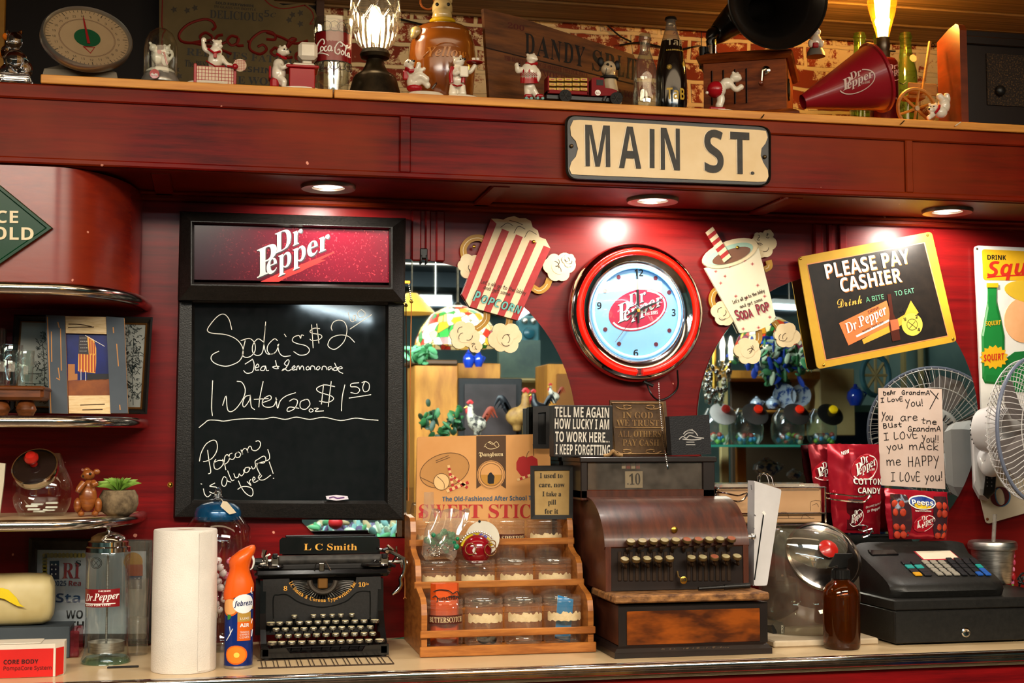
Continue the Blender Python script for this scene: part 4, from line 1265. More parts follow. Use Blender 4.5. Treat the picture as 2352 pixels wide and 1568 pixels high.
def tumbler(px,Y,hw,ytop,lab):
 c=P(px,890,Y);c.z=zb_
 k=S(px,850,Y);r=hw*k;h=zat(px,ytop,Y)-zb_
 t=thing('drinking_glass',lab,'glass',c,'glasses on the tray')
 m=MB()
 m.lathe([(0,.004),(r*.86,.004),(r*.9,h*.35),(r*.95,h*.62),(r*1.02,h*.72),(r*.97,h*.82),(r*1.02,h*.9),(r,h),(r*.97,h),(r*.92,h*.9),(r*.9,h*.62),(r*.84,h*.3),(r*.8,.012),(0,.012)],CLEAR,c,24)
 m.build('bowl',t)
 m=MB();m.lathe([(0,0),(r*.88,0),(r*.88,.003),(0,.003)],CLEAR,c,24)
 m.build('foot',t)
 m=MB();w_=mat('etched_white','#c8c8cc',.6)
 for sgn in(-1,1):
  m.loft([[c+Vector((r*.935*math.sin(R(a)),-r*.935*math.cos(R(a)),h*zz))for a in range(sgn*22-14,sgn*22+15,7)]for zz in(.34,.58)],thin_glass('etch','#e8e8ea',.4,.5),closed=False,caps=False)
 m.build('etched_label',t)
 return t
tumbler(18,-.225,33,792,'clear glass in front on the small wooden tray')
tumbler(52,-.175,26,805,'clear glass tucked behind another on the wooden tray')
m=MB();q=P(2,790,-.1);r=.032
m.lathe([(0,0),(r*.7,0),(r,.03),(r,zat(2,755,-.1)-zt2),(r*.96,zat(2,755,-.1)-zt2),(r*.96,.03),(0,.01)],CLEAR,(q.x-.02,q.y,zt2),24)
tag(m.build('glass_jar'),'clear glass jar cut off by the picture edge behind the tray of glasses','jar')
# ------------------------------------------------------------------ lower shelf: jar, wooden toy, succulent, tin
c,k,r=stand(95,1190,68,zt3)
c.y=-.15;c.x=P(97,1150,c.y).x;k=S(97,1100,c.y)
jr=thing('cookie_jar','slanted glass cookie jar with a red-knobbed lid beside the wooden toy','jar',c)
def slant_jar(t,c,w,h,tilt_px,knob_m,lid_m,lid_r,lid_c,lid_n):
 """a round-bellied glass jar whose mouth leans towards the room"""
 m=MB()
 rings=[]
 for i in range(15):
  u=i/14
  rr=w*(.70+.30*math.sin(PI*min(1,u*1.25+.02))if u<.8 else(.70+.30*math.sin(PI*.98))-.55*(u-.8)*1.5)
  ctr=c+Vector((0,0,h*u))
  rings.append([ctr+Vector((rr*math.cos(2*PI*j/28),rr*.8*math.sin(2*PI*j/28),0))for j in range(28)])
 M=None
 m.loft(rings,CLEAR,caps=False)
 m.add(rings[0],[tuple(reversed(range(28)))],CLEAR)
 m.build('jar_body',t)
 q=Vector(lid_n).to_track_quat('Z','Y').to_matrix().to_4x4();q.translation=lid_c
 m=MB(q);R_=lid_r
 m.lathe([(R_*.96,-.018),(R_*1.0,-.012),(R_*1.02,-.004),(R_*1.0,.002),(R_*.94,.003),(R_*.93,-.004),(R_*.9,-.015)],CHROME,seg=36,closed=True)
 m.build('lid_band',t)
 m=MB(q);m.shell([(R_*.95,0),(R_*.6,.006),(R_*.2,.009),(.0001,.009)],lid_m,seg=36)
 m.build('lid_top',t)
 m=MB(q);m.lathe([(0,.009),(R_*.17,.009),(R_*.15,.018),(R_*.3,.026),(R_*.31,.032),(R_*.2,.04),(0,.042)],knob_m,seg=24)
 m.build('knob',t)
KNOBR=mat('knob_red','#a81a12',.3,coat=.4)
DKLID=mat('smoky_lid','#1c1210',.12,spec=.7)
lc=P(80,1072,c.y-.045)
slant_jar(jr,c,72*k,zat(97,1040,c.y)-zt3-.0,0,KNOBR,DKLID,54*k,lc,(-.15,-.75,.62))
m=MB()
for i in range(7):
 a=random.uniform(0,6);q=c+Vector((.02*math.cos(a),.02*math.sin(a),.006+.003*i))
 m.box(q+Vector((-.012,-.008,0)),q+Vector((.012,.008,.004)),PAPERW,.001,)
tag(m.build('paper_scrap'),'folded white paper slips at the bottom of the slanted glass jar','paper',kind='stuff')
WT=mat('toy_wood','#8a4e1e',.35,hx2='#6a3410',scale=8,stretch=(4,4,16),coat=.3)
def vox(o,size=.0014,sm=3):
 md=o.modifiers.new('r','REMESH');md.mode='VOXEL';md.voxel_size=size;md.use_smooth_shade=True
 if sm:
  s_=o.modifiers.new('s','SMOOTH');s_.iterations=sm;s_.factor=.5
 return o
Ym=-.2
cm=Vector((P(205,1185,Ym).x,Ym,zt3))
mt=thing('wooden_toy','jointed wooden mouse toy standing between the glass jar and the succulent','toy',cm)
kp=lambda px,py,dy=0.:P(px,py,Ym+dy)
km=S(205,1130,Ym)
m=MB();m.ball(kp(202,1142),(21*km,17*km,34*km),WT,20,14);m.ball(kp(204,1118),(14*km,13*km,18*km),WT)
m.build('toy_body',mt)
m=MB();m.ball(kp(203,1090),(15*km,15*km,13*km),WT);m.ball(kp(193,1093),(8*km,8*km,6*km),WT)
m.build('head',mt)
for x_ in(222,200):
 m=MB();m.ball(kp(x_,1083 if x_>210 else 1080,.004),(8*km,4*km,7*km),WT,12,8);m.build('ear',mt)
for pts in([(192,1108),(182,1122),(178,1130)],[(214,1108),(218,1112),(212,1114)]):
 m=MB();m.tube([kp(*pts[0],-.012),kp(*pts[1],-.018),kp(*pts[2],-.02)],[8*km,8*km,6*km],WT,10);m.build('arm',mt)
for sx_ in(178,226):
 m=MB();m.ball(kp(sx_,1160,-.004),(9*km,10*km,18*km),WT,14,10);m.tube([kp(sx_,1165),kp(sx_+(8 if sx_<200 else-8),1182)],[8*km,6*km],WT,8)
 q=kp(sx_+(8 if sx_<200 else-8),1185,-.008);q.z=zt3+.006;m.ball(q,(8*km,14*km,.006),WT,12,8);m.build('leg',mt)
m=MB();m.ball(kp(207,1088,-.013),.0028,BLACK,10,6);m.ball(kp(191,1093,-.009),.002,BLACK,8,5);m.build('eye',mt)
# succulent
Ysu=-.17
cs_=Vector((P(272,1180,Ysu).x,Ysu,zt3));ks=S(272,1150,Ysu)
su=thing('potted_succulent','green spiky succulent in a round grey stone-textured pot','plant',cs_)
STONE=mat('rough_stone','#7a684e',.9,hx2='#4c3e2c',scale=60,bump=.9)
m=MB();m.lathe([(0,0),(26*ks,0),(40*ks,10*ks),(46*ks,28*ks),(45*ks,46*ks),(37*ks,60*ks),(34*ks,60*ks),(36*ks,50*ks),(0,50*ks)],STONE,cs_,32)
m.build('pot',su)
rn=random.Random(11)
LEAF=mat('succulent_leaf','#4e7a24',.45,hx2='#8aa848',scale=14,sub=.1)
for i in range(34):
 a=i*2.39996;u=i/34
 el=R(80-72*u**.8);l=(26+34*u)*ks
 d=Vector((math.cos(a)*math.cos(el),math.sin(a)*math.cos(el),math.sin(el)))
 b0=cs_+Vector((0,0,62*ks))+Vector((math.cos(a),math.sin(a),0))*5*ks*u
 p1=b0+d*l*.5+Vector((0,0,4*ks));p2=b0+d*l-Vector((0,0,3*ks*u))
 m=MB();m.tube(smooth_path([b0,p1,p2],4),[4.5*ks,6*ks,6.6*ks,6.5*ks,6*ks,5*ks,3.6*ks,2*ks,.3*ks],LEAF,6,flat=.38)
 m.build('leaf',su)
m=MB();q=[(-20,1060),(14,1064),(10,1110),(0,1188),(-20,1188)]
flat(m,q,-.19,.01,mat('chippy_white_tin','#b8ae98',.6,hx2='#8a7a60',scale=18,lo=.5,hi=.75))
tag(m.build('tin_plaque',loc=Vector((P(-5,1188,-.19).x,-.19,zt3))),'chipped off-white tin plaque beside the slanted jar on the lower shelf','plaque')
# ------------------------------------------------------------------ counter: boxes and jug at the end
m0=thing('cardboard_box','slate grey flat cardboard box under the cream plastic jug','box',G(60,1500,ZC))
SLATE=mat('slate_card','#3a4248',.6)
yb0,yb1=-.165,-.07
zt_=zat(100,1440,yb0)
m=MB();m.box((P(-140,1480,yb0).x,yb0,ZC+.0005),(P(160,1480,yb0).x,yb1,zt_),SLATE,.002)
m.build('carton',m0)
m=MB();xq=P(160,1480,yb0).x
m.box((xq-.001,yb0+.004,ZC+.002),(xq+.018,yb1,zt_-.01),thin_glass('pink_sleeve','#d89aa0',.7,.35,'#a83a48'),.002)
m.build('pink_sleeve',m0)
bx=thing('red_product_box','red and white medical product carton at the counter end','box',G(60,1558,ZC))
yb=G(60,1556,ZC).y
x1=P(126,1520,yb).x;x2=P(147,1520,yb+.02).x
zt1=zat(60,1480,yb)
REDB=mat('carton_red','#c01a14',.5)
m=MB()
m.prism([(x1-.26,yb),(x1,yb),(x2,yb+.022),(x2,yb+.062),(x1-.26,yb+.062)],zt1-ZC,mat('carton_white','#cfc4b4',.6),z0=ZC+.0005)
m.build('carton',bx)
m=MB()
zA,zB=zat(60,1490,yb),zat(60,1555,yb)
m.box((x1-.25,yb-.0006,zB),(x1-.003,yb-.0001,zA),REDB)
n_=Vector((x2-x1,.022,0)).normalized()
fm=frame(Vector((x1,yb,ZC))+Vector((n_.y,-n_.x,0))*.0006,n_,(0,0,1))
m.prism([(.002,zB-ZC),(.024,zB-ZC+.002),(.024,zA-ZC),(.002,zA-ZC)],.0004,REDB,M=fm)
m.text('CORE BODY','sansb',(8,1525),(88,1523),10,mat('carton_ink','#2a0806',.6),yb-.0008)
m.text('PompaCore System','sans',(8,1539),(118,1537),9,mat('carton_ink','#2a0806',.6),yb-.0008)
m.build('red_label',bx)
m=MB();m.box((P(-60,1462,-.19).x,yb+.002,zt1+.0008),(P(118,1462,-.22).x,yb+.06,zt1+.003),mat('carton_white','#cfc4b4',.6),.001)
m.build('top_flap',bx)
jg=thing('plastic_jug','rounded cream plastic jug lying on the slate box with a yellow paper leaf','jug',Vector((P(50,1430,-.12).x,-.12,zt_)))
yj=-.12;zc_=zt_+62*S(60,1400,yj)+.0005;kj=S(60,1400,yj)
JUG=mat('ivory_plastic','#c8ba8c',.45,hx2='#a89460',scale=5,sub=.15)
m=MB()
rings=[]
for i,(x_,rr)in enumerate(((-170,40),(-160,56),(-60,62),(60,62),(100,60),(116,54),(123,40),(124,15))):
 xx=P(x_,1400,yj).x
 rings.append([Vector((xx,yj+(abs(math.cos(a))**.7)*math.copysign(rr*kj*.7,math.cos(a)),zc_+(abs(math.sin(a))**.7)*math.copysign(rr*kj,math.sin(a))))for a in[2*PI*j/28 for j in range(28)]])
m.loft(rings,JUG)
m.build('jug_body',jg)
m=MB();q=P(108,1342,yj);m.lathe([(0,-.012),(.013,-.012),(.014,.006),(.010,.012),(0,.013)],JUG,q,20);m.build('cap',jg)
m=MB()
lf=[(-20,1350),(6,1350),(20,1354),(38,1372),(45,1386),(57,1394),(40,1391),(28,1385),(10,1375),(-20,1368)]
m.prism(px_poly(lf,yj-.046),.0012,mat('paper_yellow','#dcc012',.5),M=front((0,yj-.046,0)))
m.build('paper_leaf',jg)
# ------------------------------------------------------------------ certificate in a black frame
Yf=-.008
ce=thing('certificate_frame','black framed award certificate with a gold seal behind the straw dispenser','picture frame',Vector((P(200,1470,Yf).x,Yf,ZC)))
FO=[(66,1234),(350,1240),(350,1478),(62,1475)];FI=[(86,1262),(336,1264),(336,1455),(82,1455)]
m=MB();ring(m,[(FO,0),(FO,.018),(sc_pts(FO,.95,(205,1355)),.022),(sc_pts(FI,1.04,(208,1358)),.014),(FI,.012)],Yf,mat('ridged_black','#1c1a18',.4,hx2='#2c2826',scale=40))
m.build('frame_moulding',ce)
m=MB();flat(m,sc_pts(FI,1.01,(208,1358)),Yf,.009,mat('certificate_paper','#b8bcc4',.5))
seal=[(101+abs(i%2)*4,1275+i*6)for i in range(10)]+[(112+i*8,1272-(i%2)*4)for i in range(1,10)]
for q in[(103,1276+i*8)for i in range(8)]+[(110+i*9,1275)for i in range(10)]:
 flat(m,[(q[0]+6*math.cos(R(b)),q[1]+6*math.sin(R(b)))for b in range(0,360,40)],Yf-.009,.0005,mat('seal_gold','#b09a2c',.5))
flat(m,[(114,1288),(136,1287),(136,1330),(114,1330)],Yf-.009,.0006,mat('certificate_navy','#1a2440',.5))
for i in range(3):
 for j in range(2):
  flat(m,[(119+j*9+2*math.cos(R(b)),1296+i*11+2*math.sin(R(b)))for b in range(0,360,60)],Yf-.0097,.0002,LWHITE)
CR_,CB_=mat('certificate_red','#9a2226',.5),mat('certificate_blue','#1c3a66',.5)
m.text('RI','serif',(143,1328),(183,1328),38,CR_,Yf-.0098)
m.text('S','serif',(174,1300),(186,1300),14,LBLACK,Yf-.0099)
m.text('2025','sansb',(121,1345),(152,1345),12,CB_,Yf-.0098);m.text('Rea','sansb',(158,1345),(186,1345),12,CR_,Yf-.0098)
m.text('Sta','sansb',(128,1383),(184,1383),21,CB_,Yf-.0098)
m.text('WO','sansb',(151,1420),(190,1420),19,LBLACK,Yf-.0098)
m.text('TH','sansb',(158,1445),(192,1445),19,LBLACK,Yf-.0098)
flat(m,ell(306,1290,22,22,0),Yf-.009,.0005,mat('certificate_amber','#c08a20',.5))
flat(m,[(292,1296),(328,1296),(328,1322),(292,1322)],Yf-.0095,.0005,mat('certificate_orange','#a8481a',.5))
flat(m,[(292,1322),(326,1322),(326,1352),(292,1352)],Yf-.0095,.0005,CB_)
m.build('certificate',ce)
m=MB();flat(m,FI,Yf-.0115,.0004,thin_glass('frame_glass','#f4f6f6',.5));m.build('glass_pane',ce)
# ------------------------------------------------------------------ straw dispenser
c,k,r=stand(243,1529,58)
sd=thing('straw_dispenser','ribbed glass straw dispenser with a chrome lid and red soda label','straw dispenser',c)
H=lambda py:zat(243,py,c.y)-ZC
rb=49*k
m=MB()
seg=60
prof=[(r,0),(r*1.0,H(1512)),(r*.9,H(1500)),(rb,H(1480)),(rb,H(1290)),(rb*1.06,H(1280)),(rb*1.06,H(1268)),(rb*.99,H(1262))]
vs=[];fs=[]
for i in range(seg):
 a=2*PI*i/seg
 for j,(rr,z)in enumerate(prof):
  w=1+(.022*math.cos(10*a)*(1 if 2<j<5 else 0))
  vs.append((c.x+rr*w*math.cos(a),c.y+rr*w*math.sin(a),c.z+z))
n=len(prof)
for i in range(seg):
 j=(i+1)%seg
 for q in range(n-1):fs.append((i*n+q,j*n+q,j*n+q+1,i*n+q+1))
m.add(vs,fs,CLEAR,True)
m.build('glass_body',sd)
m=MB();m.lathe([(0,.0006),(r*.98,.0006),(r*.96,H(1516)),(r*.8,H(1506)),(0,H(1504))],thin_glass('green_glass_base','#cfe0cc',.8,.1,'#9ab090'),c,40);m.build('glass_base',sd)
m=MB();m.lathe([(rb*1.07,H(1266)),(rb*1.07,H(1256)),(rb*.98,H(1253)),(rb*.98,H(1243)),(rb*.86,H(1240)),(rb*.8,H(1232)),(rb*.5,H(1224)),(rb*.12,H(1220)),(rb*.09,H(1214)),(rb*.14,H(1209)),(rb*.1,H(1205)),(0,H(1204))],CHROME,c,40);m.build('chrome_lid',sd)
m=MB();m.tube([c+Vector((0,0,H(1500))),c+Vector((0,0,H(1262)))],.0022,STEEL,8);m.lathe([(0,H(1496)),(rb*.86,H(1496)),(rb*.86,H(1472)),(rb*.82,H(1472)),(rb*.82,H(1490)),(0,H(1490))],STEEL,c,32);m.build('lifter',sd)
def cyl_fn(c,r,px0,px1,pyb,k,tilt=0.):
 """maps (0..1, metres up) onto the front of an upright cylinder between two pixel columns"""
 a0=math.asin(max(-1,min(1,(P(px0,pyb,c.y-r*.7).x-c.x)/r)));a1=math.asin(max(-1,min(1,(P(px1,pyb,c.y-r*.7).x-c.x)/r)))
 zb=zat((px0+px1)/2,pyb,c.y-r*.8)
 return lambda u,w,lf=0.:Vector((c.x+(r+lf)*math.sin(a0+(a1-a0)*u),c.y-(r+lf)*math.cos(a0+(a1-a0)*u),zb+w+tilt*u))
def patch(mb,fn,u0,u1,w0,w1,m,n=12,lf=0.):
 mb.loft([[fn(u0+(u1-u0)*i/n,w,lf)for i in range(n+1)]for w in(w0,w1)],m,closed=False,caps=False)
fn=cyl_fn(c,rb*1.03,191,275,1395,k,.002)
m=MB();LABR=mat('label_dark_red','#7a1218',.4)
patch(m,fn,0,1,0,42*k,LABR)
m.text_map('Dr.Pepper','serifbi',lambda x,y:fn(.2+x*.78,(14+y*17+x*5)*k,.0006),LWHITE)
patch(m,fn,.12,.9,7*k,9*k,LWHITE,lf=.0006)
m.text_map('GOOD FOR LIFE!','sansb',lambda x,y:fn(.2+x*.6,(2.5+y*3.4+x)*k,.0006),LWHITE)
m.text_map('DRINK','sansb',lambda x,y:fn(.55+x*.25,(36+y*3.4)*k,.0006),LWHITE)
m.build('soda_label',sd)
fn=cyl_fn(c,rb*1.02,209,235,1305,k)
m=MB()
for rr in(1.,.78):
 m.tube([fn(.5+.5*rr*math.cos(R(a)),(13+13*rr*math.sin(R(a)))*k,.0004)for a in range(0,360,15)],.0006,LBLACK,5,closed=True)
for a in(45,135):
 m.tube([fn(.5+.3*math.cos(R(a)),(13+9*math.sin(R(a)))*k,.0004),fn(.5-.3*math.cos(R(a)),(13-9*math.sin(R(a)))*k,.0004)],.0005,LBLACK,5)
m.build('clock_emblem',sd)
# clear plastic cups behind
c,k,r=stand(315,1506,26)
c.y=-.14;c.x=P(315,1500,c.y).x
cu=thing('plastic_cup_stack','tall clear plastic holder with nested cups behind the paper towels','cup holder',c)
H=lambda py:zat(315,py,c.y)-ZC
m=MB();m.shell([(24*k,.001),(27*k,H(1400)),(36*k,H(1240))],PLAS,c,32);m.add([c+Vector((24*k*math.cos(a),24*k*math.sin(a),.001))for a in[2*PI*i/32 for i in range(32)]],[tuple(range(32))],PLAS)
m.build('holder',cu)
for y0,y1 in((1420,1330),(1465,1420)):
 m=MB();m.shell([(20*k,H(y0)),(24*k,H(y1)),(25*k,H(y1)+.002)],HAZY,c,28);m.build('cup',cu)
m=MB();q=G(282,1534,ZC);m.box((q.x-.03,q.y-.0,ZC+.0003),(q.x+.03,q.y+.012,ZC+.003),BLACKM,.001)
tag(m.build('counter_mat'),'thin dark mat under the straw dispenser edge','mat')
# ------------------------------------------------------------------ paper towel
c,k,r=stand(421,1549,75)
pt=thing('paper_towel_roll','upright white quilted paper towel roll near the counter front','paper towel',c)
tm=mat('quilted_paper','#d8d0c6',.85,bump=.5,bscale=420)
Ht=zat(421,1216,c.y-r*.3)-ZC
m=MB();m.lathe([(r*.31,.0005),(r*.985,.0005),(r*1.0,.004),(r*1.0,Ht*.5),(r*.985,Ht-.003),(r*.965,Ht),(r*.31,Ht)],tm,c,56,closed=True)
m.build('paper_roll',pt)
m=MB();m.lathe([(r*.31,.001),(r*.31,Ht-.001),(r*.28,Ht-.001),(r*.28,.001)],mat('card_tube','#8a6a4a',.8),c,28,closed=True)
m.build('card_tube',pt)
m=MB();a0=-PI*.5+.95
m.loft([[c+Vector((r*(1.004+.02*t)*math.cos(a0-.5*t),r*(1.004+.02*t)*math.sin(a0-.5*t),z))for t in(0,.5,1)]for z in(.004,Ht-.004)],tm,closed=False,caps=False)
m.build('loose_sheet',pt)
# ------------------------------------------------------------------ candy globe with a blue lid
cg=P(496,1470,-.094);cg.z=ZC
k=S(492,1300,cg.y)
gl=thing('candy_jar','round glass candy jar with a teal blue lid and hanging price tag','jar',cg)
H=lambda py:zat(492,py,cg.y)-ZC
m=MB()
m.shell([(62*k,.002),(66*k,H(1478)),(60*k,H(1455)),(46*k,H(1425)),(62*k,H(1400)),(76*k,H(1370)),(81*k,H(1325)),(82*k,H(1285)),(80*k,H(1245)),(76*k,H(1212)),(58*k,H(1190)),(52*k,H(1183))],CLEAR,cg,40)
m.lathe([(0,.0006),(63*k,.0006),(63*k,.004),(0,.004)],CLEAR,cg,40)
m.build('globe',gl)
TEAL=mat('teal_lid','#0c4a72',.22,.4,hx2='#0a3c60',scale=30,coat=.6)
m=MB();m.lathe([(50*k,H(1196)),(54*k,H(1192)),(54*k,H(1176)),(50*k,H(1166)),(38*k,H(1157)),(12*k,H(1151)),(0,H(1150))],TEAL,cg,36);m.build('lid',gl)
m=MB();m.lathe([(0,H(1152)),(13*k,H(1152)),(12*k,H(1147)),(6*k,H(1143)),(8*k,H(1136)),(9*k,H(1130)),(5*k,H(1122)),(0,H(1118))],CRYS,cg,20);m.build('finial',gl)
m=MB()
tp=[(512,1150),(522,1152),(543,1177),(527,1181),(506,1162)]
m.prism(px_poly(tp,cg.y-.05),.0008,mat('tag_card','#cfc0a4',.7),M=front((0,cg.y-.05,0)))
m.tube(smooth_path([P(497,1146,cg.y-.01),P(508,1146,cg.y-.03),P(513,1155,cg.y-.0515)]),.0007,mat('string','#d8ccb8',.9),5)
m.build('price_tag',gl)
rn=random.Random(21)
CP1=mat('candy_wrap_white','#e2d4d0',.2,hx2='#d4b4b8',scale=60,coat=.5);CP2=mat('candy_pink','#b83a5c',.3,hx2='#d87a94',scale=90,coat=.5);CP3=mat('candy_red','#9a1c2a',.3,coat=.5)
proto={}
pos=[]
for lay in range(10):
 z=H(1392)+lay*.0115
 Rm=62*k if lay<1 else(70*k if lay<8 else 70*k)
 for i in range(13):
  a=i*2*PI/13+lay*.37;rr=Rm*(.98-.06*rn.random())*.93
  if math.sin(a)>.35:continue
  pos.append((rr*math.cos(a),rr*math.sin(a),z+rn.uniform(-.003,.003)))
for i,(x,y,z)in enumerate(pos):
 kind=i%3
 if kind not in proto:
  m=MB();q=cg+Vector((x,y,z));mm=(CP1,CP2,CP1)[kind]
  m.ball(q,(.0088,.0088,.0076),mm,10,7)
  for s_ in(-1,1):
   m.lathe([(.001,0),(.0055,.006),(.0045,.0065)],CP1,seg=7,M=frame(q+Vector((s_*.006,0,0)),(0,1,.2),(0,0,1))@Matrix.Rotation(0 if s_<0 else PI,4,'X'))
  for a_ in(0,120,240):
   m.tube([q+Vector((.0074*math.cos(R(a_)),.0074*math.sin(R(a_)),-.003)),q+Vector((.0074*math.cos(R(a_+40)),.0074*math.sin(R(a_+40)),.003))],.0016,CP3 if kind!=1 else CP1,5)
  o=m.build('wrapped_candy');proto[kind]=o
  tag(o,('white wrapped peppermint inside the round jar with the teal lid','pink wrapped candy inside the round jar with the teal lid','red striped wrapped mint inside the round jar with the teal lid')[kind],'candy',('white peppermints in the round jar','pink candies in the round jar','striped mints in the round jar')[kind])
 else:
  o=proto[kind].copy();col.objects.link(o)
  o.location=cg+Vector((x,y,z-.0062));o.rotation_euler=(rn.uniform(-1,1),rn.uniform(-1,1),rn.uniform(0,6))
# ------------------------------------------------------------------ air freshener
c,k,r=stand(547,1537,33)
af=thing('air_freshener','blue air freshener spray can with an orange trigger top','spray can',c)
H=lambda py:zat(547,py,c.y)-ZC
CANB=mat('can_blue','#14307e',.25,.3,hx2='#0e2468',scale=8)
m=MB();m.lathe([(0,.0005),(r*.93,.0005),(r*.96,.003),(r,.006),(r,H(1365)),(r*.93,H(1350)),(r*.8,H(1342)),(0,H(1340))],CANB,c,40);m.lathe([(r*.97,0.0004),(r*1.012,.002),(r*1.012,.006),(r*.99,.0065)],mat('can_rim_silver','#b0aeb0',.25,.9),c,40);m.build('can',af)
ORN=mat('trigger_orange','#d8560c',.35,coat=.2,sub=.1)
m=MB()
rings=[]
for py,dx,wx,wy in((1366,-1,35,35),(1350,-1,35,35),(1330,0,30,31),(1316,0,25,29),(1304,0,23,29),(1292,2,26,32),(1278,5,30,33),(1268,9,28,28),(1258,16,18,18),(1254,20,8,8)):
 q=c+Vector((dx*k,0,H(py)))
 rings.append([q+Vector((wx*k*math.cos(a),wy*k*.95*math.sin(a),(wx*k*math.cos(a))*(.35 if py<1300 else(-.0 if py<1340 else .28))))for a in[2*PI*i/28 for i in range(28)]])
m.loft(rings,ORN)
m.build('orange_top',af)
m=MB();m.tube(smooth_path([P(577,1272,c.y-.004),P(583,1288,c.y-.006),P(580,1302,c.y-.006),P(575,1308,c.y-.006)]),[.005,.0055,.0055,.005,.005,.0045,.004,.004,.004,.0036,.0034,.0034,.003,.003,.0028,.0026,.0024,.0022,.002],mat('trigger_white','#ccd2cc',.4),8,flat=.6);m.build('trigger',af)
fn=cyl_fn(c,r*1.004,516,579,1533,k)
W_=190*k
m=MB()
CO1,CO2,CO3=mat('label_orange','#c85a12',.4),mat('label_gold','#a8843a',.4),mat('label_pale','#dcdee0',.4)
def disc(mb,u,w,ru,rw,mm,lf,n=22,a0=0,a1=360):
 rs_=[[fn(u+ru*q*math.cos(R(a0+(a1-a0)*i/n)),(w+rw*q*math.sin(R(a0+(a1-a0)*i/n)))*k,lf)for i in range(n+1)]for q in(.01,.25,.5,.75,1)]
 mb.loft(rs_,mm,closed=False,caps=False)
patch(m,fn,.0,1.,133*k,143*k,CO2,lf=.0004)
patch(m,fn,.45,.86,62*k,120*k,CO1,lf=.0008);patch(m,fn,.45,.86,106*k,128*k,CO2,lf=.0009)
disc(m,.2,140,.3,22,CO1,.0006);disc(m,.2,140,.25,18,mat('label_peach','#e0a060',.4),.0009)
disc(m,.63,147,.32,22,CO3,.0013)
m.text_map('febreze','sansbi',lambda x,y:fn(.36+x*.54,(142+y*11+x*1.5)*k,.0018),mat('label_navy','#101c50',.4))
m.text_map('AIR','sansb',lambda x,y:fn(.52+x*.27,(94+y*8)*k,.0014),CO3)
m.text_map('LUXE','sans',lambda x,y:fn(.53+x*.26,(111+y*5)*k,.0014),CO3)
for i,s_ in enumerate(('TRANQUIL','CYPRUS','COVES')):
 m.text_map(s_,'sans',lambda x,y:fn(.52+x*.28,(80-i*6+y*4)*k,.0014),CO3)
disc(m,.42,30,.33,22,CO1,.0006);disc(m,.42,30,.28,19,mat('label_peach2','#e0781c',.4),.0009);disc(m,.44,30,.08,6,mat('label_lemon','#f0c050',.4),.0012)
for q in([(.1,62),(.25,78),(.22,95)],[(.18,70),(.32,90)],[(.92,70),(.97,86)],[(.88,100),(.96,110)],[(.85,172),(.9,184)],[(.92,168),(.86,178)]):
 m.tube([fn(u,w*k,.0006)for u,w in q],.0009,CO3,5)
disc(m,.93,98,.1,14,CO1,.0006);disc(m,.14,118,.12,8,mat('label_leaf','#2c7a2c',.4),.0007,a0=-90,a1=90)
m.build('printed_label',af)
# ------------------------------------------------------------------ typewriter
GLB=mat('glossy_black_enamel','#0b0a0a',.16,hx2='#12100f',scale=30,coat=.5)
CRK=mat('crackle_black','#121110',.5,hx2='#1b1918',scale=160,bump=.15)
GOLDP=mat('gold_lettering','#e0a848',.4,hx2='#c88c38',scale=60)
KEYC=mat('key_top_cream','#cbbf98',.3,hx2='#a89c74',scale=30,coat=.4)
y0=G(748,1513,ZC).y+.002
tk=S(748,1480,y0)
ty=thing('typewriter','antique black desk typewriter with gold lettering and round cream keys','typewriter',Vector((P(748,1512,y0).x,y0+.1,ZC)))
xl,xr_=P(598,1500,y0).x,P(893,1500,y0).x
ZT=ZC+.0045
yp=y0+.098                                     # keyboard front panel
def tp(px,py,dy=0.):return P(px,py,y0+dy)
m=MB()
lip=[(600,1492),(656,1487),(666,1500),(832,1495),(840,1482),(893,1478),(893,1504),(600,1518)]
lipz=[(q.x,q.z)for q in(tp(*a)for a in lip)]
lipz=[(x,max(z,ZT))for x,z in lipz]
m.prism(lipz,.012,GLB,M=front((0,y0+.012,0)))
m.box((xl,y0,ZT),(xl+.02,yp+.12,ZT+.022),GLB,.004);m.box((xr_-.02,y0,ZT),(xr_,yp+.12,ZT+.022),GLB,.004)
m.box((xl+.01,y0+.008,ZT),(xr_-.01,yp+.1,ZT+.006),BLACKM)
m.build('base_frame',ty)
for s_,xa in((0,xl+.001),(1,xr_-.013)):
 m=MB()
 zA,zB=P(748,1330,yp).z,ZT+.02
 prof=[(y0+.004,zB-.002),(y0+.03,zB+.006),(yp-.035,zB+.03),(yp-.008,zB+.06),(yp-.002,zA),(yp+.11,zA),(yp+.115,zB-.004)]
 m.loft([[Vector((x,y,z))for y,z in prof]for x in(xa,xa+.012)],GLB,smooth=False)
 m.build('side_frame',ty)
m=MB()
pn=[(P(a,b,yp).x,P(a,b,yp).z)for a,b in[(604,1330),(664,1328)]+arc(741,1326,77,50,178,2,18)+[(818,1325),(874,1323),(876,1420),(604,1432)]]
m.prism(pn,.004,CRK,M=front((0,yp,0)))
pen(m,[[(628,1424),(628,1372),(640,1366),(660,1366),(690,1384),(741,1394),(792,1382),(820,1360),(846,1358),(850,1364),(850,1420)]],yp-.004,3,GLB,.0006)
m.build('front_panel',ty)
m=MB()
m.box((P(606,1,yp).x,yp+.03,ZT+.03),(P(872,1,yp).x,yp+.05,P(741,1330,yp).z),BLACKM)
m.build('inner_body',ty)
m=MB()
for i in range(29):
 a=R(172-164*i/28)
 b0=P(741+72*math.cos(a),1328+46*math.sin(a),yp+.006);b1=P(741+30*math.cos(a),1330+24*math.sin(a),yp+.028)
 m.tube([b0,b1],.0011,STEEL,5)
m.build('type_bars',ty)
m=MB()
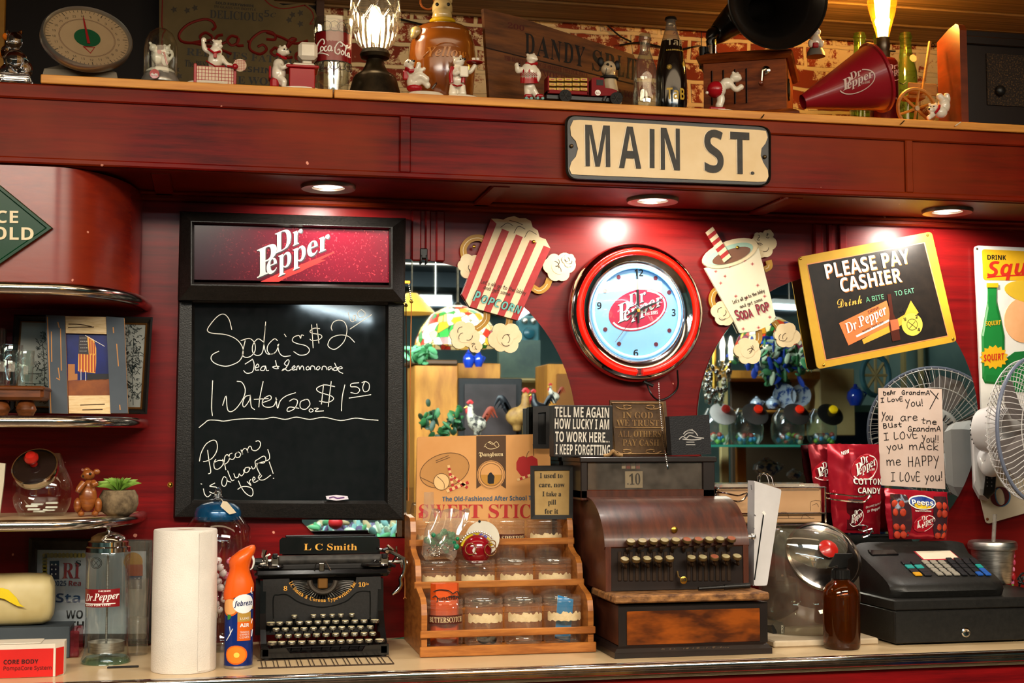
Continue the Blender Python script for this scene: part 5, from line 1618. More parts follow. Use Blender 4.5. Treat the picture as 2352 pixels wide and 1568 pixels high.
m.tube([P(741+30*math.cos(R(a)),1332+28*math.sin(R(a)),yp+.004)for a in range(0,181,12)],.006,mat('dull_nickel','#6a625a',.35,.9),8)
m.box(P(730,1352,yp+.004),P(752,1326,yp+.018),mat('worn_brass_block','#7a5428',.4,.6),.002)
m.build('type_segment',ty)
# top rail
m=MB()
zr0,zr1=P(741,1326,yp-.004).z,P(741,1309,yp-.004).z
xa,xb=P(584,1316,yp-.004).x,P(897,1310,yp-.004).x
m.box((xa,yp-.006,zr0),(xb,yp+.12,zr1),GLB,.007)
m.build('top_rail',ty)
m=MB()
for txt,A_,B_,h_ in(('8',(651,1356),(660,1356),10),('10',(823,1347),(839,1347),10),('in',(841,1343),(847,1343),6)):
 m.text(txt,'serif',A_,B_,h_,GOLDP,yp-.0045)
s_='LC Smith & Corona Typewriters Inc'
wts={' ':.5,'i':.5,'r':.7,'t':.6,'m':1.4,'&':1.1,'L':1.0,'C':1.1,'S':.9,'I':.6,'w':1.2}
tot=sum(wts.get(c_,.85)for c_ in s_);x=0
for c_ in s_:
 w=wts.get(c_,.85)
 u=(x+w/2)/tot;a=R(161-142*u)
 if c_!=' ':
  cx_,cy_=741+82*math.cos(a),1316+66*math.sin(a)
  tx,tz=math.sin(a)*82,-math.cos(a)*66
  L_=math.hypot(tx,tz);tx/=L_;tz/=L_
  hw_=w*3.0
  A_,B_=(cx_-tx*hw_,cy_+tz*-hw_*-1 if False else cy_-tz*-hw_*-1),(cx_+tx*hw_,cy_)
  A_=(cx_-tx*hw_,cy_-(-math.cos(a)*66/L_)*hw_*-1*-1);B_=(cx_+tx*hw_,cy_+(-math.cos(a)*66/L_)*hw_)
  m.text(c_,'serif',A_,B_,8.5,GOLDP,yp-.0045)
 x+=w
m.build('gold_lettering',ty)
# keys
krow=[(1413,[676,720,742,763,783,808],.082,6.5,(-1,0,0,0,0,-2)),(1428,[622,642,664,688,709,730,750,771,793,815,836,861],.066,7.5,None),
  (1442,[634,655,678,698,720,742,764,785,807,828,850],.048,7.5,None),(1457,[640,662,684,705,727,749,771,792,814,836,856],.030,7.5,None),(1473,[625,647,670,693,717,740,761,783,804,826,847,872],.014,8,None)]
for(py,xs,dy,hw_,_)in krow:
 for i,px in enumerate(xs):
  q=tp(px,py-(px-748)*.026,dy)
  rx=tk*hw_*1.2*(1.25 if px in(622,861,625,872)else 1)
  m=MB()
  m.lathe([(0,-.0042),(rx*.9,-.0042),(rx,-.002),(rx,.001),(rx*.9,.002)],mat('key_ring_nickel','#8a8478',.25,.9),q,16)
  m.lathe([(0,.0021),(rx*.86,.0021),(rx*.8,.0028),(0,.003)],KEYC,q,14)
  m.tube([q+Vector((0,0,-.003)),q+Vector((0,.012,-.014)),Vector((q.x,yp-.004 if dy>.06 else q.y+.03,max(q.z-.022,ZT+.008)))],.0013,BLACK,5)
  m.build('key',ty)
m=MB();m.box(tp(650,1487,.004),tp(845,1480,.018),BLACK,.004);m.build('space_bar',ty)
# carriage
yc_=yp+.042
def cyl_x(mb,px0,px1,py,r,Y,mm,seg=20):
 a,b=P(px0,py,Y),P(px1,py,Y);b.z=a.z
 mb.tube([a,b],r,mm,seg)
m=MB();cyl_x(m,640,878,1287,12*tk,yc_,mat('platen_rubber','#1c1a18',.55,hx2='#3a3632',scale=50));m.build('platen',ty)
m=MB()
cyl_x(m,586,602,1290,9*tk,yc_,BLACK,14);cyl_x(m,602,640,1288,4*tk,yc_,STEEL)
m.build('platen_knob',ty)
m=MB();cyl_x(m,922,929,1291,7*tk,yc_,STEEL,12);cyl_x(m,930,936,1292,6*tk,yc_,STEEL,12);cyl_x(m,878,935,1290,3.4*tk,yc_,STEEL);m.build('platen_knob',ty)
m=MB()
yq=yc_+.028
bp=[(642,1272),(642,1240),(648,1234),(866,1233),(872,1239),(873,1272)]
rs=[[P(a,b,yq-o_)for a,b in bp]for o_ in(-.004,.004)]
m.loft(rs,GLB,smooth=False)
m.box(P(648,1275,yq),P(868,1268,yq+.012),BLACK,.001)
m.build('paper_table',ty)
m=MB();m.text('L C Smith','serif',(698,1263),(820,1263),15,GOLDP,yq-.0046);m.build('gold_lettering',ty)
m=MB();m.box(P(655,1234,yq+.03),P(862,1226,yq+.034),BLACK,.002);m.box(P(660,1240,yq+.004),P(858,1230,yq+.032),BLACK);m.build('paper_support',ty)
m=MB();m.box((P(598,1,yc_).x,yc_-.016,zr1-.001),(P(905,1,yc_).x,yc_+.03,zr1+.010),BLACKM,.002);m.build('carriage_bed',ty)
NK=mat('worn_nickel','#a89e90',.25,1.0,hx2='#6a5a48',scale=60)
for px,s_ in((632,1),(883,-1)):
 m=MB();m.box(P(px-9,1300,yc_-.02),P(px+9,1275,yc_-.012),NK,.002);m.box(P(px-6,1283,yc_-.024),P(px+6,1270,yc_-.014),BLACK,.002)
 m.tube([P(px-10,1290,yc_-.01),P(px+10,1300,yc_-.02)],.003,NK,6);m.build('paper_guide',ty)
m=MB()
m.tube([P(607,1298,yc_),P(605,1275,yc_),P(608,1262,yc_)],[.004,.0045,.006],CHROME,8);m.box(P(594,1300,yc_-.01),P(625,1290,yc_+.01),NK,.003);m.tube([P(614,1296,yc_-.012),P(612,1278,yc_-.012),P(620,1272,yc_-.01)],.003,NK,6)
m.build('margin_lever',ty)
m=MB()
rn=random.Random(4)
for i in range(12):
 a=P(rn.uniform(876,932),rn.uniform(1255,1305),yc_+rn.uniform(-.02,.02));b=a+Vector((rn.uniform(-.016,.016),rn.uniform(-.01,.01),rn.uniform(-.014,.014)))
 m.tube([a,b],rn.uniform(.0018,.004),NK if i%3 else BLACK,7)
m.tube([P(872,1262,yc_),P(900,1268,yc_-.01),P(930,1284,yc_-.02)],.004,NK,8)
m.build('carriage_linkage',ty)
m=MB()
hk=[(928,1284),(930,1298),(927,1316),(920,1328),(921,1342),(914,1354),(903,1363),(899,1364)]
m.tube(smooth_path([P(a,b,yc_-.02)for a,b in hk],4),[.0042]*8+[.0045]*8+[.005]*6+[.0045,.004,.0036,.003,.0026,.002,.0015],CHROME,10)
m.build('return_lever',ty)
for cx_,cy_,rx in((621,1301,32),(862,1297,36)):
 m=MB();q=P(cx_,cy_,yp+.03)
 m.lathe([(0,-.001),(rx*tk,-.001),(rx*tk*1.02,.001),(rx*tk*.95,.004),(rx*tk*.3,.006),(rx*tk*.15,.011),(0,.011)],GLB,q,28)
 m.build('ribbon_cover',ty)
m=MB()
m.box(P(733,1312,yp-.002),P(744,1292,yp+.006),NK,.001)
m.tube([P(744,1308,yp),P(747,1288,yp+.004),P(760,1310,yp)],.0012,NK,5);m.tube([P(722,1310,yp),P(726,1292,yp+.004),P(738,1296,yp)],.0016,BLACK,5)
m.build('ribbon_vibrator',ty)
m=MB();m.tube(smooth_path([P(928,1312,yc_-.01),P(930,1336,yc_-.012),P(930,1372,yc_-.012)]),.0009,mat('twine','#a8642c',.8),5);m.tube([P(927,1375,yc_-.012),P(930,1369,yc_-.012),P(933,1374,yc_-.012)],.0012,mat('twine','#a8642c',.8),5)
m.build('string',ty)
for px in(612,880):
 for dy in(.01,.2):
  m=MB();q=tp(px,1510,dy);m.lathe([(0,.0001),(.008,.0001),(.008,.0052),(0,.0052)],BLACKM,(P(px,1500,y0).x,y0+dy,ZC),12);m.build('rubber_foot',ty)
m=MB()
a,b=G(594,1537,ZC),G(902,1521,ZC);yb_=y0+.10
MATC=mat('openwork_mat','#3a2a1c',.7)
x0_,x1_=a.x,b.x
ya,yb2=a.y+.006,y0-.001
m.box((x0_,ya,ZC+.0002),(x1_,ya+.002,ZC+.0016),MATC);m.box((x0_,ya+.008,ZC+.0002),(x1_,ya+.01,ZC+.0016),MATC);m.box((x0_,yb2-.001,ZC+.0002),(x1_,yb2,ZC+.0016),MATC)
n_=34
for i in range(n_+1):
 xx=x0_+(x1_-x0_)*i/n_
 m.box((xx-.0008,ya if i%2 else ya+.006,ZC+.0002),(xx+.0008,yb2 if i%3 else ya+.012,ZC+.0015),MATC)
tag(m.build('openwork_mat'),'flat dark openwork mat on the counter in front of the typewriter','mat')
# green cord behind
m=MB();m.tube(smooth_path([P(893,1470,-.03),P(915,1466,-.02),P(945,1462,-.02)]),.0016,mat('green_cord','#0c5a40',.5),6)
tag(m.build('green_cord',loc=Vector((P(915,1466,-.02).x,-.02,ZC))),'thin green cord behind the typewriter on the counter','cord')
# ------------------------------------------------------------------ tiered candy rack
RK=mat('honey_wood','#a8682c',.42,hx2='#80481a',scale=4,stretch=(3,6,24),coat=.15)
yr0=G(1160,1504,ZC).y+.002
ra=thing('tiered_jar_rack','honey wood three-tier rack holding rows of clear candy jars','rack',Vector((P(1165,1500,yr0).x,yr0+.1,ZC)))
XL,XR=P(968,1490,yr0).x,P(1364,1490,yr0).x
YT=[yr0+.056,yr0+.1415,yr0+.227]               # jar rows
jh=.1
ZB=[ZC+.014,None,None]
for i,py in((1,1282),(2,1192)):
 ZB[i]=zat(1190,py,YT[i])-jh
tpz=[zat(1165,y_,yr0)for y_ in(1508,1482,1459,1443)]
def side_prof():
 z1,z2,z3=ZB[0]+.1,ZB[1]+.1,ZB[2]+.108
 return[(yr0+.002,ZC+.001),(yr0+.002,z1-.028),(yr0+.008,z1-.006),(yr0+.024,z1+.006),(yr0+.05,z1+.012),(yr0+.088,z1+.022),(yr0+.09,z2-.03),(yr0+.096,z2-.008),(yr0+.112,z2+.004),(yr0+.142,z2+.010),(yr0+.172,z2+.022),(yr0+.174,z3-.03),(yr0+.18,z3-.008),(yr0+.193,z3),(yr0+.262,z3+.004),(yr0+.274,z3),(yr0+.274,ZC+.001)]
for xa in(XL,XR-.012):
 m=MB();pr=side_prof()
 m.loft([[Vector((x,y,z))for y,z in pr]for x in(xa,xa+.012)],RK,smooth=False);m.build('side_panel',ra)
for i in range(3):
 m=MB();m.box((XL+.0125,YT[i]-.0405,ZB[i]-.013),(XR-.0125,YT[i]+.036,ZB[i]-.001),RK,.001)
 m.build('shelf_board',ra)
 m=MB()
 yy=(yr0-.005,yr0+.088,yr0+.173)[i]
 pyr=(1452,1340,1244)[i]
 zz=zat(1165,pyr,yy)
 m.box((XL-.003,yy,zz-.0075),(XR+.003,yy+.006,zz+.0075),RK,.0015);m.build('rail',ra)
 if i:
  m=MB();m.box((XL+.0125,YT[i]-.0405,ZB[i]-.075),(XR-.0125,YT[i]-.0385,ZB[i]-.0135),RK,.001);m.build('riser_board',ra)
m=MB()
z0_,z1_=ZC+.001,zat(1165,1480,yr0-.006)
m.box((XL-.004,yr0-.006,z0_),(XR+.004,yr0+.001,z1_),RK,.0015)
m.build('rail',ra)
m=MB();m.box((XL+.0125,yr0+.270,ZC+.001),(XR-.0125,yr0+.274,ZB[2]+.06),RK);m.build('back_board',ra)
# jars
JR=44*S(1115,1430,YT[0])
JPL=thin_glass('jar_plastic','#f8f2ea',1.3,.07)
BAND=mat('torn_paper_band','#cdb890',.7,hx2='#b89c70',scale=40)
def make_jar(band=True):
 t=thing('candy_jar','x','jar',Vector((0,0,0)))
 m=MB();r=JR
 m.shell([(.001,.0008),(r*.9,.0008),(r*.97,.005),(r*.985,.012),(r*.985,jh*.72),(r*.95,jh*.78),(r*.95,jh*.8),(r*1.01,jh*.81),(r*1.01,jh*.83),(r*.96,jh*.85),(r*.96,jh*.89),(r*.99,jh*.9),(r*.96,jh*.92),(r*.99,jh*.95),(r*.97,jh*.98),(r*.94,jh),(r*.92,jh)],JPL,seg=32)
 m.build('jar_body',t)
 if band:
  m=MB();n=22
  lo_,hi_=[],[]
  rn=random.Random(9)
  for i in range(n+1):
   a=R(-90-62+124*i/n)
   lo_.append(Vector((r*1.0*math.cos(a),r*1.0*math.sin(a),jh*(.51+rn.uniform(-.015,.02)))))
   hi_.append(Vector((r*1.0*math.cos(a),r*1.0*math.sin(a),jh*(.71+rn.uniform(-.06,.01)))))
  m.loft([lo_,hi_],BAND,closed=False,caps=False)
  m.build('paper_band',t)
 return t
jar0=make_jar()
rows=[[1020,1115,1208,1300],[1012,1101,1191,1280],[995,1087,1179,1268]]
words=[['holding a folded orange bag','with a torn cream band and a dark lump inside','with a torn cream band third along the front row','holding a bright blue card'],
  ['under the green bag of beads','with the red keyring ball in its mouth','with a torn cream band under the raspberry jar','with a torn cream band at the end of the middle row'],
  ['behind the tied plastic bag on the top tier','behind the white round tag on the top tier','with the raspberry label on the top tier','below the small framed quote on the top tier']]
first=True
JARS={}
for i in range(3):
 for j in range(4):
  xa_,xb_=XL+.0135+JR,XR-.0135-JR
  loc=Vector((xa_+(xb_-xa_)*j/3,YT[i],ZB[i]))
  lab='clear plastic candy jar '+words[i][j]
  if first:
   jar0.location=loc;jar0['label']=lab;jar0['group']='clear candy jars in the tiered rack';o=jar0;first=False
  else:
   o=dup(jar0,loc,lab)
  JARS[(i,j)]=o
def jar_label(key,txt,bg,fg,wscale=1.,z=.5):
 o=JARS[key];c=Vector(o.location)
 for ch in list(o.children):
  if ch.name.startswith('paper_band'):
   bpy.data.objects.remove(ch)
 r=JR*1.002
 f=lambda u,w,lf=0.:c+Vector(((r+lf)*math.sin(R(-58+116*u)),-(r+lf)*math.cos(R(-58+116*u)),jh*(z+.1)+w))
 m=MB();patch(m,f,0,1,-.009,.009,bg,16)
 m.text_map(txt,'serif',lambda x,y:f(.04+x*.92,-.0055+y*.011,.0006),fg)
 b=m.build('paper_label',o)
jar_label((0,0),'BUTTERSCOTCH',mat('label_umber','#4a1c10',.5),BAND)
jar_label((2,2),'RASPBERRY',mat('label_umber','#4a1c10',.5),BAND)
# dark sweets in a front jar
m=MB();c=Vector(JARS[(0,1)].location);m.ball(c+Vector((0,-.006,.014)),(.016,.012,.011),BLACK,14,8);m.ball(c+Vector((.018,-.01,.012)),(.009,.009,.009),BLACK,10,6)
vox(m.build('dark_sweet'),.0015);tag(bpy.data.objects['dark_sweet'],'dark lump at the bottom of the second front candy jar','sweet')
# orange folded bag
c=Vector(JARS[(0,0)].location)
OB=mat('orange_bag','#c84c10',.5,hx2='#a83c0c',scale=14)
ob_=thing('folded_bag','folded orange printed paper bag standing in a front rack jar','bag',c+Vector((0,0,.004)))
m=MB()
pl=[P(976,1342,c.y),P(1056,1336,c.y)]
w_=JR*.8
m.loft([[Vector((c.x+dx*JR,c.y+dy*JR,z))for dx,dy in((-.72,-.3),(-.5,-.62),(.6,-.5),(.74,-.2),(.5,.1),(-.6,.1))]for z in(c.z+.004,zat(1016,1362,c.y),zat(1016,1338,c.y))],OB,smooth=False)
m.build('bag_body',ob_)
m=MB();yy=c.y-.62*JR-.001
m.text('Junction','sansb',(1002,1380),(1054,1375),9,LBLACK,c.y-.62*JR)
pen(m,[[(996,1358),(1010,1354),(1030,1356),(1040,1362),(1050,1358),(1054,1366)],[(994,1372),(1000,1368),(1006,1374)],[(1030,1370),(1044,1368),(1052,1372)]],yy,2.2,LBLACK,.0004)
m.build('bag_print',ob_)
# blue card
c=Vector(JARS[(0,3)].location)
m=MB();yy=c.y-JR*.45
q=[(1281,1366),(1317,1376),(1309,1474),(1274,1465)]
qz=[(p.x,max(p.z,c.z+.003))for p in(P(a,b,yy)for a,b in q)]
m.prism(qz,.0012,mat('card_blue','#1c7ab8',.45),M=front((0,yy,0)),side=PAPERW)
m.text('drink','script',(1280,1425),(1300,1421),11,PAPERW,yy-.0016)
tag(m.build('blue_card'),'bright blue card standing in the end front rack jar','card')
# tied plastic bag with green beads, and the keyring ball
yy=YT[1]-.006
c=P(1012,1280,yy)
bg=thing('plastic_bag','clear zip bag of green beads and wire resting on the middle rack jars','bag',Vector((c.x,yy,ZB[1]+jh)))
FILM=thin_glass('bag_film','#f2efe8',.8,.22,'#d8c8b8')
m=MB()
rings=[]
for(py,cx,w,d)in((1281,1008,34,.024),(1272,1008,40,.034),(1250,1011,40,.034),(1220,1016,40,.022),(1195,1030,44,.010),(1172,1036,44,.004)):
 rings.append([P(cx+w*math.cos(a),py+5*math.sin(3*a),yy)+Vector((0,-d*math.sin(a)-.004*math.sin(5*a),0))for a in[2*PI*i/30 for i in range(30)]])
m.loft(rings,FILM)
m.loft([[P(985+w*math.cos(a),py,yy)+Vector((0,-d*math.sin(a),0))for a in[2*PI*i/14 for i in range(14)]]for py,w,d in((1196,14,.004),(1165,12,.003),(1130,11,.002))],FILM)
m.build('bag_film',bg)
m=MB();rn=random.Random(2)
GBEAD=mat('green_bead','#0c5a3c',.3,hx2='#157a50',scale=60)
for i in range(42):
 a,u=rn.uniform(0,6.28),rn.random()**.5
 m.ball(P(1016+34*u*math.cos(a),1242+24*u*math.sin(a),yy)+Vector((0,rn.uniform(-.02,.01),0)),rn.uniform(.004,.008),GBEAD,8,6)
o=m.build('green_beads',bg);o['kind']='stuff'
m=MB()
for i in range(9):
 a=R(i*40);q=P(985+22*math.cos(a)*.8+i*5,1262+9*math.sin(a),yy-.02);rr=.007
 m.tube([q+Vector((rr*math.cos(R(b)),.003*math.sin(R(b*2)),rr*math.sin(R(b))))for b in range(0,360,30)],.0011,CHROME,5,closed=True)
o=m.build('wire_rings',bg);o['kind']='stuff'
c=Vector(JARS[(1,1)].location);c.z=P(1101,1262,YT[1]).z
kb=thing('keyring_ball','shiny red ball keyring with chrome rings and a round white tag','keyring',Vector((c.x,c.y,ZB[1]+jh)))
m=MB();m.ball(c,(.034,.026,.034),mat('cherry_enamel','#7c0814',.12,coat=.8),24,16);m.build('red_ball',kb)
m=MB();m.tube([c+Vector((.0345*math.cos(R(a)),-.004,.0345*math.sin(R(a))))for a in range(15,170,10)],.0032,mat('rainbow_bead','#1c3ac0',.25,hx2='#c8b018',scale=60,lo=.45,hi=.55),7);m.build('bead_band',kb)
for dx,dz,rr in((-.018,.004,.012),(.026,.002,.013),(.03,.014,.008)):
 m=MB();m.tube([c+Vector((dx+rr*math.cos(R(b)),-.027,dz+rr*math.sin(R(b))))for b in range(0,360,20)],.0012,CHROME,6,closed=True);m.build('chrome_ring',kb)
for i in range(14):
 a=R(150+i*9)
m=MB()
for i in range(16):
 a=R(40+i*7.5);m.ball(c+Vector((.042*math.cos(a),-.012,.04*math.sin(a))),.0025,CHROME,6,5)
m.build('ball_chain',kb)
m=MB();m.lathe([(0,0),(43*tk,0),(43*tk,.0012),(0,.0012)],mat('tag_white','#cfc8b8',.5),seg=36,M=front(P(1108,1236,c.y+.012)));m.lathe([(.001,.0012),(.003,.0012),(.003,.002),(.001,.002)],BLACK,seg=12,M=front(P(1101,1197,c.y+.012)));m.build('round_tag',kb)
m=MB();m.lathe([(0,0),(.0075,0),(.0075,.0006),(0,.0006)],mat('sticker_white','#c8c0bc',.5),seg=20,M=front(c+Vector((-.006,-.0245,.0))));m.build('sticker',kb)
# ------------------------------------------------------------------ candy stick display card
Yk=-.0085
kd=thing('display_card','tan printed candy stick display card behind the jar rack','display card',Vector((P(1110,1190,Yk).x,Yk,ZC)))
TAN=mat('card_tan','#c89258',.6,hx2='#bd8448',scale=5)
m=MB()
q=rrect([(958,1003),(1262,996),(1274,1500),(950,1500)],8)
qz=[(p.x,max(p.z,ZC+.001))for p in(P(a,b,Yk)for a,b in q)]
m.prism(qz,.003,TAN,M=front((0,Yk,0)))
m.build('card',kd)
m=MB();o_=Yk-.003
BRN=mat('card_brown','#4a3018',.6)
flat(m,[(1094,1001),(1162,1000),(1162,1122),(1128,1098),(1094,1122)],o_,.0004,BRN)
flat(m,ell(1128,1090,32,33,0),o_-.0004,.0003,TAN);
pen(m,[ell(1128,1090,30,31,0)+[ell(1128,1090,30,31,0)[0]],ell(1128,1090,25,26,0)+[ell(1128,1090,25,26,0)[0]]],o_-.0008,1,BRN,.0002,1)
flat(m,arc(1128,1090,24,25,0,180,14),o_-.0009,.0002,mat('card_gold','#b07a28',.5))
flat(m,[(1120,1108),(1120,1092),(1124,1086),(1128,1084),(1133,1090),(1136,1094),(1134,1110),(1124,1111)],o_-.0012,.0002,LBLACK)
m.text('Pangburn','black',(1100,1048),(1156,1047),9,mat('card_pale','#e0c898',.6),o_-.0005)
pen(m,[[(1112,1026),(1120,1016),(1132,1020),(1140,1014),(1146,1024),(1134,1030),(1122,1030),(1114,1022),(1126,1014),(1140,1026)]],o_-.0005,1.1,mat('card_pale','#e0c898',.6),.0003)
SEPIA=mat('card_sepia','#5a3a1c',.6)
fb=ell(1021,1080,58,38,-18,40)
flat(m,fb,o_,.0002,mat('card_ball_tan','#b07c42',.6))
pen(m,[fb+[fb[0]],[(1001,1058),(1030,1046)],[(1002,1062),(1033,1050)],[(966,1096),(1000,1112),(1020,1110)]],o_-.0002,1.4,SEPIA,.0003,1)
bb=ell(1014,1106,18,19,0)
flat(m,bb,o_-.0004,.0003,mat('card_cream','#d8b078',.6))
pen(m,[bb+[bb[0]],[(1004,1094),(1012,1100),(1020,1110),(1020,1122)]],o_-.0008,1.2,SEPIA,.0002,2)
def stick(mb,a,b,w):
 n=8
 for i in range(n):
  p0=(a[0]+(b[0]-a[0])*i/n,a[1]+(b[1]-a[1])*i/n);p1=(a[0]+(b[0]-a[0])*(i+1)/n,a[1]+(b[1]-a[1])*(i+1)/n)
  dx,dy=b[0]-a[0],b[1]-a[1];l=math.hypot(dx,dy);nx,ny=-dy/l*w,dx/l*w
  flat(mb,[(p0[0]+nx,p0[1]+ny),(p1[0]+nx,p1[1]+ny),(p1[0]-nx,p1[1]-ny),(p0[0]-nx,p0[1]-ny)],o_-.0011,.0003,mat('stick_red','#a82424',.5)if i%2 else mat('card_cream','#d8b078',.6))
stick(m,(1030,1068),(1040,1116),3);stick(m,(1038,1092),(1074,1120),3);stick(m,(1026,1128),(1076,1107),3.4)
flat(m,[(1186,1062),(1192,1050),(1202,1047),(1210,1050),(1222,1046),(1234,1054),(1236,1074),(1228,1090),(1212,1096),(1196,1092),(1186,1078)],o_,.0003,mat('apple_red','#a01818',.5))
pen(m,[[(1209,1052),(1211,1042),(1215,1036)],[(1224,1020),(1260,1018)],[(1224,1020),(1226,1046)],[(1224,1020),(1240,1025),(1260,1022)]],o_-.0003,1.5,SEPIA,.0003)
stick(m,(1188,1102),(1236,1084),3)
m.text('The Old-Fashioned After School Treat','sansb',(1016,1151),(1246,1148),10,mat('card_blue_ink','#1a5070',.5),o_-.0003)
for ch,x,w in(('S',962,22),('W',988,34),('E',1026,26),('E',1051,24),('T',1076,32)):
 m.text(ch,'serif',(x,1189),(x+w,1189),31,mat('card_red_ink','#b02828',.5),o_-.0003)
for i,(ch,x,w)in enumerate((('S',1122,24),('T',1148,28),('I',1178,14),('C',1194,24),('K',1220,28))):
 m.text(ch,'serif',(x,1189),(x+w,1189),31,mat('card_red_ink','#b02828',.5),o_-.0003)
flat(m,[(960,1180),(972,1172),(972,1188)],o_,.0003,mat('card_red_ink','#b02828',.5))
m.build('card_printing',kd)
# framed quote on the top tier jars
Yv=YT[2]-.03
zq=ZB[2]+jh+.0006
qf=thing('framed_quote','small black framed tan card with a pill joke standing on rack jars','picture frame',Vector((P(1268,1185,Yv).x,Yv,zq)))
FO=[(1218,1063),(1317,1062),(1316,1186),(1219,1186)];FI=[(1227,1074),(1308,1073),(1307,1176),(1228,1176)]
dz=zq-zat(1268,1186,Yv)
m=MB(Matrix.Translation((0,0,dz)));ring(m,[(FO,0),(FO,.012),(FI,.011),(FI,.006)],Yv,BLACKM);m.build('frame_moulding',qf)
m=MB(Matrix.Translation((0,0,dz)));flat(m,sc_pts(FI,1.02,(1268,1124)),Yv,.007,mat('quote_tan','#a88a54',.6,hx2='#8a6c3c',scale=9));m.build('quote_card',qf)
m=MB(Matrix.Translation((0,0,dz)))
for s_,a,b,y_ in(('I used to',1240,1292,1091),('care, now',1238,1297,1112),('I take a',1246,1289,1133),('pill',1259,1277,1152),('for it',1251,1282,1173)):
 m.text(s_,'serif',(a,y_),(b,y_),11,LBLACK,Yv-.0075)
m.build('lettering',qf)
# ------------------------------------------------------------------ antique cash register
REGW=mat('register_mahogany','#522818',.4,hx2='#2c130b',scale=4,stretch=(14,3,3),lo=.3,hi=.7,coat=.08,rvar=.08)
REGD=mat('register_dark','#1c100b',.42,hx2='#100906',scale=8,coat=.2)
REGP=mat('register_panel','#84400f',.3,hx2='#3a1a0a',scale=3.5,stretch=(2,2,6),lo=.42,hi=.62,coat=.3)
WORN=mat('worn_ledge','#9a6a3a',.6,hx2='#4a2c16',scale=14,stretch=(3,6,6),lo=.35,hi=.65)
yg=G(1593,1507,ZC).y
reg=thing('cash_register','antique wooden cash register with a rounded lid and two rows of keys','cash register',Vector((P(1590,1507,yg).x,-.2,ZC)))
yd=yg+.012;yk=yg+.075;yt=yg+.215;ybk=-.025
gx0,gx1=P(1412,1500,yg).x,P(1774,1500,yg).x
dx0,dx1=P(1421,1430,yd).x,P(1762,1430,yd).x
ux0,ux1=P(1390,1300,yk).x,P(1718,1300,yk).x
z_pl=zat(1593,1481,yg);z_dr=zat(1593,1386,yd);z_ld=zat(1580,1364,yg-.004)
m=MB()
m.loft([[Vector(p)for p in((gx0-i*0+d,yg+d,z),(gx1-d,yg+d,z),(gx1-d,ybk,z),(gx0+d,ybk,z))]for i,(d,z)in enumerate(((0,ZC+.0005),(0,ZC+.012),(.006,z_pl-.004),(.011,z_pl)))],REGD,smooth=False)
m.build('plinth',reg)
m=MB();m.box((dx0,yd,z_pl),(dx1,ybk,z_dr),REGW,.002)
m.box((dx0-.0005,yd-.001,z_pl),(dx1+.0005,yd+.004,z_dr),REGD)
m.build('lower_case',reg)
m=MB();a,b=P(1440,1482,yd-.002),P(1745,1396,yd-.002)
m.box((a.x,yd-.004,a.z),(b.x,yd-.0005,b.z),REGP,.0015)
m.build('drawer_front',reg)
m=MB();m.text('The National Cash Register Company','script',(1517,1496),(1674,1489),7,mat('faded_gold','#6a543c',.5),yg+.0035);m.build('maker_lettering',reg)
m=MB();a,b=P(1411,1384,yg-.006),P(1768,1364,yg-.006)
lz0=zat(1590,1382,yg-.006)
m.box((a.x,yg-.006,lz0),(b.x,yk+.10,z_ld),WORN,.003);m.build('drawer_ledge',reg)
# side profile of the upper case (y, z) following the rounded lid
zk0=z_ld+.0005;zk1=zat(1555,1253,yk);zl1=zat(1490,1140,yt);ztop=zat(1490,1049,yt)
def lid_arc(n=12,g=0.):
 return[(yk-.004-g+(yt-yk+.004+g)*(1-math.cos(R(90*i/n)))**.9,zk1+(zl1-zk1+g)*math.sin(R(90*i/n)))for i in range(n+1)]
m=MB()
prof=[(yk,zk0),(yk,zk1)]+lid_arc(12,-.006)[1:]+[(ybk,zl1-.006),(ybk,zk0)]
for xa,xb in((ux0,ux0+.012),(ux1-.012,ux1)):
 m.loft([[Vector((x,y-.004,z))for y,z in prof]for x in(xa,xb)],REGW,smooth=False)
m.box((ux0+.012,yk+.03,zk0),(ux1-.012,ybk,zk1),REGD)
m.build('side_panels',reg)
m=MB()
la=lid_arc(16)
m.loft([[Vector((x,y,z))for y,z in la]+[Vector((x,y+.006,z-.006))for y,z in reversed(la)]for x in(ux0-.002,ux1+.002)],REGW)
m.build('rounded_lid',reg)
m=MB();q=P(1548,1216,yk);yq_=la[4][0];q=Vector((P(1548,1216,yk+.004).x,yk+.002,zat(1548,1216,yk+.004)))
m.lathe([(0,0),(.006,0),(.007,.002),(.004,.004),(0,.004)],GOLD,M=front(q),seg=16);m.build('lid_lock',reg)
m=MB()
bx0,bx1=P(1334,1100,yt).x,P(1642,1100,yt).x
wz0,wz1=zat(1480,1124,yt),zat(1480,1060,yt)
wx0,wx1=P(1350,1090,yt).x,P(1614,1090,yt).x
m.box((bx0,yt,zl1-.004),(wx0,ybk,ztop),REGD,.002);m.box((wx1,yt,zl1-.004),(bx1,ybk,ztop),REGD,.002)
m.box((bx0-.003,yt-.004,ztop-.012),(bx1+.004,ybk,ztop),REGD,.002)
m.box((bx0,yt,zl1-.008),(bx1,ybk,wz0),REGW,.002);m.box((wx0,yt+.03,wz0),(wx1,ybk,ztop-.01),REGD)
m.box((wx0,yt,wz1),(wx1,yt+.006,ztop-.011),REGD,.001)
m.box((ux0,yt-.002,zl1-.012),(ux1-.02,ybk,zl1-.002),REGW,.002)
m.build('indicator_case',reg)
m=MB();m.box((wx0+.001,yt+.003,wz0),(wx1-.001,yt+.0045,wz1),thin_glass('dusty_glass','#e8e4e0',.6,.16,'#a09488'));m.build('indicator_window',reg)
m=MB();a,b=P(1436,1116,yt+.012),P(1476,1082,yt+.012)
